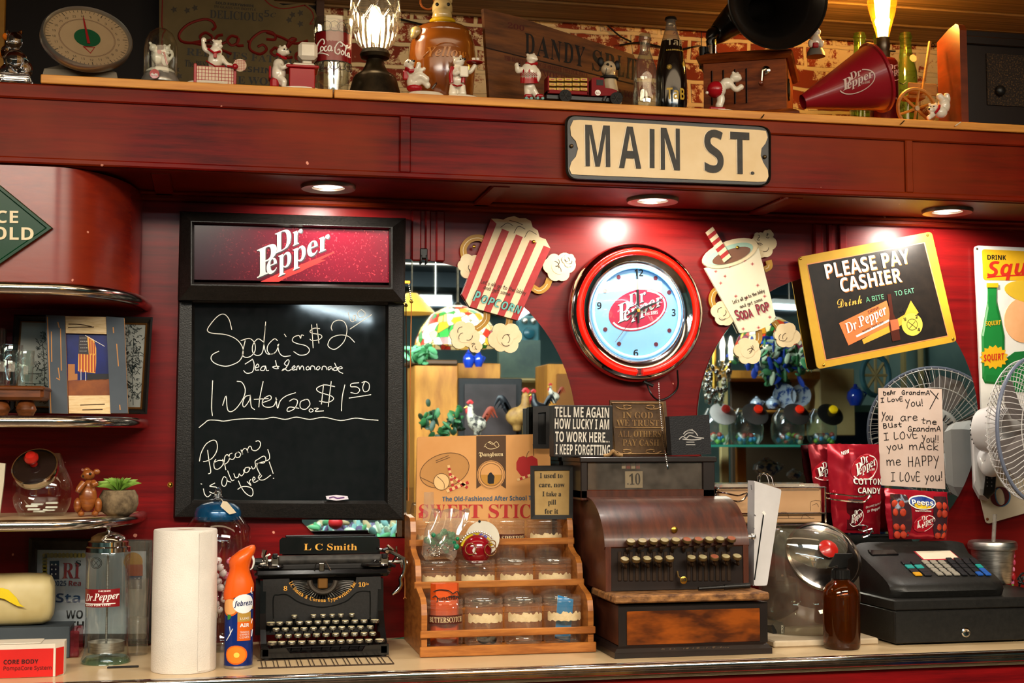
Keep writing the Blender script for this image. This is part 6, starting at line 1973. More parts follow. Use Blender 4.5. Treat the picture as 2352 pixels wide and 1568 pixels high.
m.box((a.x,yt+.012,a.z-.004),(b.x,yt+.014,b.z),mat('flag_cream','#cfc4a4',.5));m.text('.10','serif',(1441,1113),(1471,1112),24,LBLACK,yt+.0115);m.build('price_flag',reg)
m=MB()
for i in range(4):
 a,b=P(1428+i*11,1076,yt+.016),P(1437+i*11,1062,yt+.016)
 m.box((a.x,yt+.016,a.z),(b.x,yt+.018,b.z),mat('flag_red','#8a2a22',.5)if i%2 else mat('flag_cream','#cfc4a4',.5))
m.build('raised_flags',reg)
# key bank
m=MB()
zs_b,zs_t=zat(1550,1335,yk),zat(1550,1262,yk)
kb0,kb1=P(1395,1300,yk).x,P(1716,1300,yk).x
m.box((kb0+.002,yk-.001,zk0),(kb1-.002,yk+.01,zk1),REGD,.001)
m.build('key_plate',reg)
m=MB()
for i in range(20):
 px=1423+i*13.2
 if 1552<px<1572:continue
 a,b=P(px-4,1334,yk-.001),P(px+4,1266,yk-.001)
 m.box((a.x,yk-.0035,a.z),(b.x,yk-.0008,b.z),mat('key_slot_steel','#3a2c22',.4,.6),.001)
m.build('key_slots',reg)
KR,KT=mat('key_brass_rim','#7a623c',.4,.8),mat('key_face_cream','#988c68',.35,coat=.2)
KT2=mat('key_face_red','#8a4a34',.35,coat=.4)
for row,xs in((0,[1449,1475,1501,1526,1552,1578,1604,1629,1654,1680]),(1,[1435,1461,1486,1512,1538,1588,1614,1641,1667,1693])):
 for i,px in enumerate(xs):
  py=(1240,1281)[row]-(px-1560)*.026
  dy=(-.018,-.03)[row]
  q=P(px,py,yk+dy);rr=10*S(px,py,yk+dy)
  m=MB();T_=frame(q,(1,0,0),(0,.9,.45))
  m.lathe([(0,-.004),(rr,-.004),(rr*1.05,0),(rr*.95,.002),(rr*.85,.0018)],KR,seg=18,M=T_)
  m.lathe([(0,.0021),(rr*.85,.0021),(0,.0024)],KT2 if(row==0 and i in(5,6,9))or(row==1 and i==7)else KT,seg=16,M=T_)
  e0=P(px-7,py+(26 if row==0 else 14),yk-.004)
  m.tube(smooth_path([q+Vector((0,.002,-.004)),q+Vector((.003,.004,-.014)),P(px-8 if row==0 else px+2,py+18,yk-.012 if row==0 else yk-.02),e0],3),.0036,mat('key_lever','#4a3a2c',.35,.8),6)
  m.build('key',reg)
m=MB();q=P(1570,1332,yk-.02);m.tube([P(1556,1312,yk-.004),P(1558,1324,yk-.012),q],.0022,KR,6);m.lathe([(0,0),(.0075,0),(.008,.001),(.006,.0018),(0,.0016)],GOLD,M=front(q),seg=18);m.text('10','serif',(1564,1335),(1576,1334),7,LBLACK,yk-.0222);m.build('clear_key',reg)
m=MB();a=P(1716,1232,yk+.03);m.tube([a,a+Vector((.012,-.002,0))],.005,STEEL,10);m.ball(a+Vector((.013,-.002,0)),.007,STEEL,12,8);m.build('side_knob',reg)
m=MB();a,b=P(1604,1352,yg+.04),P(1722,1344,yg+.04);a.z=max(a.z,z_ld+.006);b.z=max(b.z,z_ld+.006);m.tube([a,b],[.004,.0055],BLACK,10)
m.tube([a.lerp(b,.5),b],[.006,.006],BLACK,10);tag(m.build('marker_pen'),'glossy black pen lying on the cash register ledge','pen')
# ------------------------------------------------------------------ things on top of the register
zr=ztop+.0006
def on_reg(Y,pts):
 return[(p.x,max(p.z,zr))for p in(P(a,b,Y)for a,b in pts)]
Ya=yt+.02
bxs=thing('box_sign','black wooden block sign with white joke lettering on the cash register','sign',Vector((P(1338,1047,Ya).x,Ya+.02,zr)))
m=MB();a,b=P(1272,1047,Ya),P(1407,932,Ya)
DIST=mat('distressed_black','#161312',.6,hx2='#2a2624',scale=30,lo=.5,hi=.8)
m.box((a.x,Ya,zr),(b.x,Ya+.042,b.z+.001),DIST,.001);m.build('block',bxs)
m=MB()
for s_,ya,x0_,x1_ in(('TELL ME AGAIN',957,1274,1399),('HOW LUCKY I AM',984,1274,1399),('TO WORK HERE...',1014,1275,1400),('I KEEP FORGETTING',1043,1276,1401)):
 m.text(s_,'sansb',(x0_,ya),(x1_,ya+2),22,mat('sign_offwhite','#cfc8bc',.6),Ya-.0008)
m.build('lettering',bxs)
Yi=-.040
ip=thing('iron_plaque','rusty brown cast iron plaque with raised letters on the cash register','plaque',Vector((P(1470,1045,Yi).x,Yi,zr)))
IRON=mat('rusty_iron','#5a4228',.55,.3,hx2='#3e2c1c',scale=25,bump=.3)
IRON2=mat('rusty_iron_raised','#8a6a3e',.5,.3,hx2='#6a4c2c',scale=25)
m=MB();q=on_reg(Yi,[(1407,1046),(1399,919),(1527,921),(1538,1046)])
m.prism(q,.008,IRON,M=front((0,Yi,0)));m.build('plate',ip)
m=MB()
for s_,ya,x0_,x1_ in(('IN GOD',960,1430,1500),('WE TRUST',978,1416,1514),('ALL OTHERS',1003,1420,1518),('PAY CASH',1023,1430,1514)):
 for dz_ in(.0086,.0096):
  m.text(s_,'serif',(x0_,ya),(x1_,ya+.5),14,IRON2,Yi-dz_)
for sx_ in(1,-1):
 for yy_ in(934,1036):
  cx_=1467+sx_*30
  m.tube([P(cx_+sx_*(22-t*2.2)*math.cos(t*.9),yy_+(7-t*.6)*math.sin(t*.9),Yi-.009)for t in range(0,9)],.0018,IRON2,5)
m.tube([P(1405,925,Yi-.009),P(1522,926,Yi-.009),P(1532,1042,Yi-.009),P(1412,1042,Yi-.009)],.0024,IRON2,6,closed=True)
m.tube([P(1412,981,Yi-.009),P(1524,982,Yi-.009)],.0015,IRON2,5)
m.build('raised_lettering',ip)
Yv2=yt+.022
vb=thing('velvet_box','small square black presentation box with a silver emblem on the cash register','box',Vector((P(1588,1043,Yv2).x,Yv2+.02,zr)))
m=MB();q=on_reg(Yv2,[(1543,1045),(1537,956),(1629,952),(1634,1043)])
m.prism(q,.03,mat('black_leatherette','#0e0e12',.6,hx2='#16161a',scale=200,bump=.5,bscale=300),M=front((0,Yv2+.03,0)));m.build('box_body',vb)
m=MB();EM=mat('emblem_silver','#a8a4a0',.4)
pen(m,[[(1560,1008),(1568,1002),(1576,1006),(1584,1000),(1598,1004),(1616,1006)],[(1570,996),(1576,990),(1590,988),(1598,994),(1602,1000)],[(1572,1000),(1580,994),(1592,994)],[(1580,988),(1590,986)],[(1568,1008),(1590,1010),(1610,1008)]],Yv2,2.2,EM,.0008)
pen(m,[[(1577,1015),(1594,1015)],[(1576,1021),(1596,1021)]],Yv2,2,EM,.0008,1)
m.build('emblem',vb)
m=MB();Yw=yt+.05;q=on_reg(Yw,[(1238,1047),(1225,936),(1268,930),(1268,1047)]);
q=[(p.x,max(p.z,zr))for p in(P(a,b,Yw)for a,b in[(1340,1047),(1340,1047)])]
Yw=-.03
m=MB();rs=[[P(x,y,Yw-o_)for x,y in pts]for pts,o_ in(([(1224,934),(1262,931),(1262,1030),(1224,1030)],0),([(1224,934),(1262,931),(1262,1030),(1224,1030)],.012),([(1236,948),(1254,946),(1254,1020),(1236,1020)],.012),([(1236,948),(1254,946),(1254,1020),(1236,1020)],.004))]
m.loft(rs,BLACKM,caps=False,smooth=False);flat(m,[(1234,946),(1256,944),(1256,1022),(1234,1022)],Yw,.004,BLACK)
tag(m.build('small_frame'),'small empty black frame leaning on the mirror behind the block sign','picture frame')
m=MB();q=P(1408,1041,yt+.008);q.z=zr+.005
m.tube(smooth_path([q+Vector((-.022,0,-.003)),q+Vector((-.008,0,.0)),q+Vector((0,0,.008)),q+Vector((.008,0,0)),q+Vector((.022,0,-.003))]),.004,IRON2,8);m.ball(q+Vector((0,0,.006)),.005,IRON2,10,6)
tag(m.build('brass_scroll'),'little brass scroll ornament on the front edge of the register top','ornament')
# ------------------------------------------------------------------ white slim box, wire rack and paper pad
yw=yk+.045
xw=P(1728,1358,yw)
ws=thing('slim_white_box','tall slim white plastic box leaning beside the cash register','electronic box',Vector((P(1728,1358,yw).x,yw,z_ld)))
WPL=mat('white_plastic','#c8c4c4',.3,hx2='#bcb8b8',scale=10,coat=.3)
m=MB()
fr_=[(1733,1104),(1795,1124),(1760,1356),(1731,1352)]
r0=[P(a,b,yw)for a,b in fr_]
gap=r0[3].z-z_ld
ex=(r0[3]-r0[0])*(gap/(r0[0].z-r0[3].z));ex2=(r0[2]-r0[1])*((r0[2].z-z_ld)/(r0[1].z-r0[2].z))
r0[3]=r0[3]+ex;r0[2]=r0[2]+ex2;r0[2].z=r0[3].z=z_ld+.0006
m.loft([[v+Vector((0,d,0))for v in sc_]for d,sc_ in((0.002,r0),(.04,r0))],WPL,smooth=False)
rr=rrect([(v.x,v.z)for v in r0],.006)
m.prism(rr,.004,WPL,M=front((0,yw+.003,0)))
m.build('case',ws)
m=MB();pen(m,[[(1754,1178),(1744,1250),(1733,1330)]],yw-.001,3,BLACK,.0005,2);pen(m,[[(1753,1176),(1756,1180)]],yw-.001,6,WHITE,.0009,1);pen(m,[[(1725,1114),(1726,1124)],[(1732,1182),(1735,1184)],[(1729,1212),(1732,1214)]],yw-.001,2.5,mat('slot_grey','#5a5658',.5),.0005,1);m.build('disc_slot',ws)
yb_=-.074
pad=thing('paper_pad','thick pad of cream paper bags in clear film in the wire rack','paper pad',Vector((P(1790,1208,yb_).x,yb_,zat(1790,1205,yb_))))
m=MB()
a,b=P(1653,1203,yb_),P(1887,1122,yb_)
BUFF=mat('buff_paper','#b89068',.75,hx2='#a87e58',scale=4)
m.box((a.x,yb_,a.z),(b.x,yb_+.05,b.z),BUFF,.003)
m.build('paper_stack',pad)
m=MB();m.box((a.x-.001,yb_-.003,b.z-.01),(b.x+.001,yb_+.05,b.z+.012),thin_glass('crinkled_film','#f4f0ea',1.2,.35,'#d8ccb8'),.008);m.build('film_cover',pad)
m=MB();pen(m,[[(1862,1172),(1862,1152),(1884,1150),(1884,1174)],[(1866,1160),(1876,1156),(1880,1164)],[(1786,1192),(1790,1178),(1806,1176),(1812,1190)],[(1788,1190),(1870,1190)],[(1840,1192),(1846,1180),(1856,1186),(1862,1190)]],yb_,.9,mat('sketch_brown','#4a3424',.7),.0006,2);m.build('sketch',pad)
yr_=-.084
wr=thing('wire_rack','chrome wire literature rack with prong hooks behind the cash register','wire rack',Vector((P(1800,1210,yr_).x,yr_,zat(1800,1206,yr_))))
m=MB();W=lambda a,b,dy=0.:P(a,b,yr_+dy)
for y_ in(1119,1178,1205):
 m.tube([W(1642,y_+2),W(1896,y_)],.0022,CHROME,7)
m.tube([W(1896,1118),W(1897,1205)],.0024,CHROME,7);m.tube([W(1644,1120),W(1645,1207)],.0024,CHROME,7)
for x_ in(1645,1896):
 m.tube([W(x_,1119),W(x_,1119)+Vector((0,.034,0))],.002,CHROME,7);m.tube([W(x_,1205),W(x_,1205)+Vector((0,.034,0))],.002,CHROME,7)
m.build('wire_frame',wr)
for(x0_,y0_,x1_,y1_)in((1645,1136,1716,1140),(1897,1138,1998,1142),(1972,1212,2003,1222)):
 m=MB()
 for d in(0,13):
  m.tube(smooth_path([W(x0_,y0_+d*.8-6),W(x0_+20,y0_+d-4,-.02),W(x1_-22,y1_+d-2,-.036),W(x1_-8,y1_+d-6,-.038),W(x1_,y1_-8+d*.3,-.04)],4),.0021,CHROME,7)
 m.tube(smooth_path([W(x1_,y1_-8,-.04),W(x1_+3,y1_,-.04),W(x1_,y1_-4,-.04)],3),.0024,CHROME,7)
 m.build('prong_hook',wr)
m=MB();
m.tube(smooth_path([P(1738,1108,yw+.02),P(1742,1092,yw+.02),P(1752,1086,yw+.02),P(1762,1092,yw+.02),P(1768,1112,yw+.02)]),.0016,CHROME,6);m.tube(smooth_path([P(1746,1106,yw+.03),P(1748,1090,yw+.03),P(1770,1092,yw+.03),P(1778,1114,yw+.03)]),.0016,CHROME,6)
tag(m.build('wire_clip'),'bent chrome wire clip standing above the slim white box','clip')
# ------------------------------------------------------------------ cutting board and big slanted jar
a,b=G(1760,1490,ZC),G(2020,1482,ZC)
zcb=ZC+.0145
m=MB();yc0=G(1900,1484,ZC).y
m.box((P(1778,1480,yc0).x,yc0,ZC+.0003),(P(2019,1480,yc0).x,yc0+.2,zcb),mat('cutting_board_white','#b8a890',.5,hx2='#a8967c',scale=12),.003)
tag(m.build('cutting_board'),'off-white cutting board on the counter under the big slanted jar','cutting board')
c=Vector((P(1862,1445,yc0+.135).x,yc0+.135,zcb+.0005));k=S(1862,1350,c.y)
bj=thing('cookie_jar','big slanted glass jar with a chrome lid and red knob behind the amber bottle','jar',c)
H=lambda py:zat(1862,py,c.y)-c.z
m=MB();rings=[]
for py,x_,w,d in((1460,1862,84,.8),(1455,1862,92,.85),(1420,1861,103,.9),(1370,1860,108,.92),(1320,1856,108,.92),(1280,1852,106,.9),(1245,1846,100,.88),(1222,1838,90,.85),(1210,1828,70,.8)):
 q=P(x_,py,c.y);q.z=max(q.z,c.z)
 rings.append([q+Vector((w*k*math.cos(t),w*k*d*math.sin(t),0))for t in[2*PI*i/36 for i in range(36)]])
GJ=thin_glass('old_jar_glass','#ecece0',1.4,.12,'#c8c0a8')
m.loft(rings,GJ,caps=False);m.add(rings[0],[tuple(range(36))],GJ);m.build('jar_body',bj)
ln=Vector((.0,-.82,.57)).normalized();lcn=P(1892,1276,c.y-.075)
q=ln.to_track_quat('Z','Y').to_matrix().to_4x4();q.translation=lcn
R_=80*k
m=MB(q);m.lathe([(R_*.92,-.02),(R_*.98,-.008),(R_*1.02,-.003),(R_*1.02,.001),(R_*.95,.003),(R_*.94,-.004),(R_*.88,-.018)],CHROMEW,seg=48,closed=True);m.build('lid_band',bj)
m=MB(q);m.shell([(R_*.97,0),(R_*.75,.005),(R_*.4,.009),(R_*.1,.011),(.0001,.011)],mat('dusty_chrome','#8a8480',.18,1.,hx2='#5a5450',scale=30,lo=.4,hi=.7,rvar=.1),seg=48);m.build('lid_top',bj)
m=MB(q);m.lathe([(0,.010),(R_*.12,.010),(R_*.1,.018),(R_*.24,.026),(R_*.26,.032),(R_*.16,.039),(0,.041)],KNOBR,seg=24);m.build('knob',bj)
# amber spray bottle
c,k,r=stand(1934,1495,39)
sb=thing('spray_bottle','amber glass spray bottle with a black trigger at the counter front','spray bottle',c)
H=lambda py:zat(1934,py,c.y)-ZC
AMB=mat('amber_glass','#b4540e',.04,trans=.95,ior=1.45)
m=MB();m.lathe([(0,.001),(r*.92,.001),(r*.98,.005),(r,.012),(r,H(1370)),(r*.96,H(1355)),(r*.8,H(1342)),(r*.5,H(1333)),(r*.4,H(1328)),(r*.4,H(1316)),(r*.33,H(1316)),(r*.33,H(1330)),(r*.72,H(1345)),(r*.9,H(1360)),(r*.94,H(1372)),(r*.94,.014),(0,.010)],AMB,c,40);m.build('bottle',sb)
m=MB();m.lathe([(0,.0105),(r*.935,.0145),(r*.935,H(1405)),(0,H(1405))],mat('amber_liquid','#6a2408',.05,trans=.85,ior=1.34),c,32);m.build('liquid',sb)
m=MB();m.lathe([(r*.42,H(1330)),(r*.48,H(1328)),(r*.48,H(1308)),(r*.36,H(1304)),(0,H(1303))],BLACK,c,24)
for i in range(20):
 t=2*PI*i/20;m.box(c+Vector((r*.48*math.cos(t)-.0008,r*.48*math.sin(t)-.0008,H(1327))),c+Vector((r*.48*math.cos(t)+.0008,r*.48*math.sin(t)+.0008,H(1309))),BLACK)
m.build('collar',sb)
m=MB();sp=[(1908,1302),(1902,1300),(1912,1284),(1918,1270),(1958,1270),(1958,1278),(1948,1284),(1946,1304),(1926,1306),(1922,1298)]
rs=[[P(x,y,c.y+o_)for x,y in sc_pts(sp,k_,(1930,1288))]for o_,k_ in((.011,.92),(.009,1),(-.009,1),(-.011,.92))]
m.loft(rs,BLACK,smooth=False)
m.tube([P(1934,1306,c.y),P(1934,1300,c.y)],.009,BLACK,12)
m.build('trigger_head',sb)
m=MB();m.tube([c+Vector((0,0,.015)),c+Vector((.002,0,H(1310)))],.002,HAZY,6);m.build('dip_tube',sb)
# stapler
yy=G(1785,1470,ZC).y
stp=thing('stapler','small black stapler standing beside the cash register base','stapler',Vector((P(1788,1470,yy).x,yy,ZC)))
def zc_(pts,Y):return[(p.x,max(p.z,ZC+.0003))for p in(P(a,b,Y)for a,b in pts)]
m=MB();m.prism(zc_([(1779,1471),(1772,1438),(1780,1426),(1796,1428),(1803,1440),(1800,1471)],yy),.05,BLACK,M=front((0,yy+.05,0)));m.build('stapler_arm',stp)
m=MB();m.prism(zc_([(1776,1476),(1776,1466),(1802,1466),(1802,1476)],yy-.004),.06,BLACKM,M=front((0,yy+.055,0)))
m.text_on('BOSTITCH','sansb',frame(P(1800,1466,yy-.0012),P(1799,1434,yy)-P(1800,1466,yy),(-1,0,0)),.03,.005,LWHITE);m.build('stapler_base',stp)
# ------------------------------------------------------------------ electronic register
PB=mat('pos_black','#121110',.42,hx2='#1a1917',scale=120,bump=.15,bscale=400)
yp_=G(2058,1483,ZC).y
pos=thing('till','black electronic till with a sloped keypad on a cash drawer','cash register',Vector((P(2200,1480,yp_).x,-.2,ZC)))
px0,px1=P(2057,1430,yp_).x,P(2460,1430,yp_).x
zd0,zd1,zd2=ZC+.004,zat(2060,1404,yp_),zat(2060,1378,yp_)
ybk=-.045
m=MB();m.box((px0,yp_+.003,zd0),(px1,ybk,zd1),PB,.002);m.box((px0-.001,yp_,zd1+.0012),(px1+.001,ybk,zd2),PB,.003);m.build('drawer_case',pos)
m=MB();m.box((px0+.001,yp_,zd0+.001),(px1-.001,yp_+.006,zd1-.001),PB,.0015);m.build('drawer_front',pos)
m=MB();q=P(2218,1452,yp_);m.lathe([(0,0),(.0095,0),(.0105,.0015),(.008,.003),(.006,.0025),(0,.0025)],CHROME,M=front(q),seg=24);m.box(q+Vector((-.001,-.0032,-.005)),q+Vector((.001,-.002,.005)),BLACK);m.build('drawer_lock',pos)
for dx_ in(.02,.3):
 for dy_ in(.02,.3):
  m=MB();m.lathe([(0,.0002),(.008,.0002),(.008,.0045),(0,.0045)],BLACKM,(px0+dx_,yp_+dy_,ZC),12);m.build('rubber_foot',pos)
# upper unit: side profile in y-z, slightly tapered
zt0=zd2+.0006
yn=yp_+.028                                     # nose
ux0_,ux1_=P(2052,1360,yn).x,P(2312,1352,yn).x
yq1=yn+.20
zb1=zat(2100,1238,yq1)
def top_z(y):
 t=(y-yn-.012)/(yq1-yn-.012)
 return zt0+.034+(zb1-.012-zt0-.034)*max(0,t)
secs=[]
W0,W1=P(1966,1300,yn+.1).x,P(2318,1330,yn+.02).x
W0=ux0_-.004
XWL=P(1972,1290,yn+.15).x
for t,inset in((0,.018),(.04,.006),(.12,.0),(.88,.0),(.96,.006),(1,.016)):
 x=ux0_+(ux1_-ux0_)*t
 prof=[(yn+inset+.004,zt0),(yn+inset-.004,zt0+.014),(yn+inset,zt0+.024),(yn+inset+.010,zt0+.032),(yn+.05,top_z(yn+.05)-inset*.3),(yn+.16,top_z(yn+.16)-inset*.3),(yq1-.012-inset*.3,zb1-.004-inset*.4),(yq1-inset*.3,zb1-.006-inset*.4),(yq1+.015,zb1-.03),(yq1+.015,zt0)]
 secs.append([Vector((x,y,z))for y,z in prof])
m=MB();m.loft(secs,PB)
m.build('till_body',pos)
sl=Vector((0,.11,top_z(yn+.16)-top_z(yn+.05))).normalized();nrm=Vector((1,0,0)).cross(sl)
org=Vector((ux0_,yn+.05,top_z(yn+.05)))
def onslope(px,py):
 d=ray(px,py);t=(org-CAMP).dot(nrm)/d.dot(nrm)
 return CAMP+d*t
def keyblk(px,py,w,h,mm,hgt=.0045):
 c_=onslope(px,py);u=Vector((1,0,0));mtx=frame(c_,u,sl)
 kx=(onslope(px+1,py)-c_).length;ky=(onslope(px,py+1)-c_).length
 mb_=MB(mtx);mb_.box((-w*kx/2,-h*ky/2,.0002),(w*kx/2,h*ky/2,hgt),mm,.0012)
 return mb_
KG,KB,KTL,KBL,KY=mat('key_grey','#8a8478',.45),mat('key_black','#1c1c20',.4),mat('key_teal','#1c8a84',.4),mat('key_blue','#1c50a0',.4),mat('key_yellow','#c08a14',.4)
cells=[]
rowy=[1294,1303,1312,1320]
for i,y_ in enumerate(rowy):
 o_=i*9
 for j in range(2):cells.append((2080+o_+j*22,y_,20,8,[KB,KTL,KB,KY][i]if j==0 or i<2 else KB))
 for j in range(3):cells.append((2126+o_*1.15+j*19,y_-1,17,8,KG))
 for j in range(4):cells.append((2186+o_*1.0+j*18,y_-1,16,8,[KB,KB,KB,KB][i]if j<2 else[KB,KTL,KBL,KBL][i]if j==3 or i==3 else KB))
for j in range(4):cells.append((2190-9+j*18,1286.5,16,7,KB))
for(a,b,w,h,mm)in cells:
 keyblk(a,b,w-3,h-1.6,mm).build('key',pos)
m=keyblk(2026,1268,62,14,mat('lcd_dark','#0a0a0c',.15),.003);m.build('customer_display',pos)
m=keyblk(2155,1254,96,13,mat('lcd_grey','#3a3c38',.12,hx2='#2a2c28',scale=5),.003);m.build('display',pos)
m=keyblk(2152,1275,88,20,mat('sticker_crimson','#a02430',.5),.0008);m.build('sticker_border',pos)
m=keyblk(2152,1274.5,82,16,mat('sticker_cream','#d8ccb4',.5),.0014);m.build('name_sticker',pos)
# ------------------------------------------------------------------ sweets in front of the mirror
ylim=-.12
def foil_bag(t,name,pts,Y,bulge,m_,nx=14,ny=16,seed=1,side=None):
 """a sealed pillow bag from four pixel corners (tl, tr, br, bl)"""
 tl,tr,br,bl=[P(a,b,Y)for a,b in pts]
 rn=random.Random(seed)
 rows_f,rows_b=[],[]
 for j in range(ny+1):
  v=j/ny;rf,rb=[],[]
  for i in range(nx+1):
   u=i/nx
   p=(tl.lerp(tr,u)).lerp(bl.lerp(br,u),v)
   b=bulge*(math.sin(PI*u)**.55)*(math.sin(PI*v)**.5)
   w=rn.uniform(-.0026,.0026)*(1 if 0<j<ny else 0)+.0015*math.sin(u*23+v*9)*math.sin(PI*v)
   pin=(u-.5)*-.006*(1-math.sin(PI*v))
   rf.append(p+Vector((pin,-b-w-.0006,rn.uniform(-.001,.001)if 0<j<ny else .0015*math.sin(i*3.1))));rb.append(p+Vector((pin,b*.7+.0006,0)))
  rows_f.append(rf);rows_b.append(rb)
 mb_=MB();mb_.loft(rows_f,m_,closed=False,caps=False);mb_.loft([list(reversed(r_))for r_ in rows_b],m_,closed=False,caps=False)
 edge=[rows_f[j][0]for j in range(ny+1)]
 mb_.build(name,t)
 def fn(u,v,lf=0.):
  x=min(max(u,0),.999)*nx;y=min(max(v,0),.999)*ny;i,j=int(x),int(y)
  a=rows_f[j][i].lerp(rows_f[j][i+1],x-i);b=rows_f[j+1][i].lerp(rows_f[j+1][i+1],x-i)
  return a.lerp(b,y-j)+Vector((0,-lf-.0022,0))
 return fn
FOILR=mat('foil_crimson','#8a1020',.2,.35,hx2='#b01c2c',scale=8)
FOILD=mat('foil_dark_red','#6a0e18',.22,.35,hx2='#8a1622',scale=10)
cc1=thing('candy_bag','tall red foil cotton candy bag hanging in front on the prong hook','candy bag',P(1968,1222,-.062))
fn=foil_bag(cc1,'foil_bag',[(1897,1019),(2021,1020),(2024,1226),(1912,1222)],-.062,.02,FOILR,seed=3)
def uvfn(f,u0,v0,uw,vh):
 """logo units onto the bag: origin at (u0, v0), 650 units = uw, 430 units = vh"""
 return lambda X,Yy,lf=0.:f(u0+X/650*uw,v0-Yy/430*vh,lf)
m=MB();dp_oval(m,uvfn(fn,.46,.36,.42,.22),mat('logo_red','#a80f22',.4),LWHITE,LGREY)
m.text_map('COTTON','sansb',lambda x,y:fn(.40+x*.60,.455-y*.065,.001),LGREY);m.text_map('CANDY','sansb',lambda x,y:fn(.48+x*.48,.555-y*.065,.001),LGREY)
m.text_map('COTTON','sansb',lambda x,y:fn(.39+x*.60,.45-y*.065,.0018),LWHITE);m.text_map('CANDY','sansb',lambda x,y:fn(.47+x*.48,.55-y*.065,.0018),LWHITE)
m.text_map('NEW','sansb',lambda x,y:fn(.22+x*.16,.13-y*.04-x*.03,.0012),LWHITE)
m.text_map('the sweet taste of','sans',lambda x,y:fn(.62+x*.36,.72-y*.025-x*.06,.001),LWHITE);m.text_map('Dr Pepper','sansb',lambda x,y:fn(.66+x*.3,.765-y*.028-x*.05,.001),LWHITE)
m.build('bag_printing',cc1)
m=MB();can=lambda u,v,lf=0.:fn(.26+u*.32,.96-v*.34,lf)
patch(m,lambda u,w,lf=0.:can(u,w,lf),.0,1,0,.9,mat('can_maroon','#4a0a14',.3,.3),8,.0008);patch(m,can,.05,.95,.9,1.,mat('can_top_grey','#5a5458',.3,.6),8,.0008)
dp_oval(m,lambda X,Yy,lf=0.:can(.22+X/650*.7,.2+Yy/430*.45,lf+.0012),None,LWHITE,None,False)
m.build('printed_can',cc1)
cc2=thing('candy_bag','red foil cotton candy bag tucked behind the taller one','candy bag',P(1890,1150,-.03))
fn2=foil_bag(cc2,'foil_bag',[(1853,1022),(1935,1018),(1960,1180),(1880,1176)],-.03,.010,FOILD,seed=5)
m=MB();dp_oval(m,uvfn(fn2,.12,.48,.6,.22),mat('logo_red','#a80f22',.4),LWHITE,LGREY);m.build('bag_printing',cc2)
pe=thing('marshmallow_pack','red marshmallow chick pack with clear windows standing behind the till','candy pack',P(2104,1236,-.15))
fn=foil_bag(pe,'pack_film',[(2029,1121),(2178,1130),(2176,1238),(2040,1238)],-.15,.02,FOILR,seed=8)
for u0,u1 in((.06,.3),(.74,.97)):
 m=MB();m.loft([[fn(u0+(u1-u0)*i/6+(.05*math.sin(PI*v/6)if u0<.5 else-.05*math.sin(PI*v/6))*(1 if(i==6)==(u0<.5)else 0),.1+.84*v/6,.0005)for i in range(7)]for v in range(7)],mat('window_dark_film','#3a2228',.08,spec=.9),closed=False,caps=False)
 m.build('clear_window',pe)
 for v in(.3,.46,.74,.9):
  for u in((.12,.22)if u0<.5 else(.8,.9)):
   m=MB();m.ball(fn(u,v,-.001),(.0085,.004,.0095),mat('marshmallow_orange','#b8381a',.7,hx2='#8a2410',scale=60),10,8);m.build('marshmallow',pe)
m=MB()
PY_,PBL=mat('pack_yellow','#e0b81c',.4),mat('pack_blue','#1c3a8a',.4)
def fdisc(f,u,v,ru,rv,mm,lf,n=24):
 m.add([f(u,v,lf)]+[f(u+ru*math.cos(2*PI*i/n),v+rv*math.sin(2*PI*i/n),lf)for i in range(n)],[(0,i+1,(i+1)%n+1)for i in range(n)],mm)
fdisc(fn,.53,.24,.22,.15,LWHITE,.001);fdisc(fn,.53,.24,.2,.125,PBL,.0014);fdisc(fn,.53,.3,.14,.07,PY_,.0018)
m.text_map('Peeps','sansb',lambda x,y:fn(.36+x*.35,.3-y*.1,.0028),PBL);m.text_map('Peeps','sansb',lambda x,y:fn(.36+x*.34,.29-y*.1,.0032),LWHITE)
m.text_map('Marshmallow','sansb',lambda x,y:fn(.4+x*.26,.43-y*.03,.001),LWHITE)
dp_oval(m,uvfn(fn,.42,.78,.28,.26),mat('logo_red','#a80f22',.4),LWHITE,None)
m.build('pack_printing',pe)
# the handwritten letter taped to the mirror
Yl=-.0088
le=thing('handwritten_letter',"child's handwritten letter to grandma on pink-white paper taped to the mirror",'letter',P(2092,1122,Yl))
m=MB();flat(m,[(2017,891),(2090,890),(2163,893),(2166,1010),(2171,1123),(2090,1118),(2021,1114),(2018,1000)],Yl,.0008,mat('pinkish_paper','#cdb8ac',.7,hx2='#c4ac9e',scale=9));m.build('paper_sheet',le)
m=MB();q=lambda x,y:(2000+x/6.27,880+y/6.27)
INKB=mat('felt_pen_black','#1c1412',.6)
for s_,A_,B_,h_ in(('DeAr',(185,180),(370,150),60),('GrandmA',(445,160),(860,165),60),('I LovE',(145,275),(475,250),60),('You!',(500,340),(770,320),100),('You',(150,520),(320,540),110),('are',(425,540),(690,540),110),('tne',(725,570),(960,600),80),('BUst',(180,650),(460,620),65),('GrandmA',(535,690),(1020,690),75),('I LOvE',(190,820),(690,780),100),('You!!',(735,850),(990,850),100),('you',(235,970),(475,940),110),('mAck',(550,960),(990,960),110),('me',(225,1185),(450,1180),130),('HAPPY',(535,1200),(1000,1180),140),('I LOvE you!',(290,1410),(1050,1400),125)):
 hand(m,s_,q(*A_),q(*B_),h_/6.27,1.9,INKB,Yl-.0008,.0004,.04)
pen(m,[[q(855,105),q(970,225)],[q(970,140),q(850,370)]],Yl-.0008,2,INKB,.0004,1)
m.build('handwriting',le)
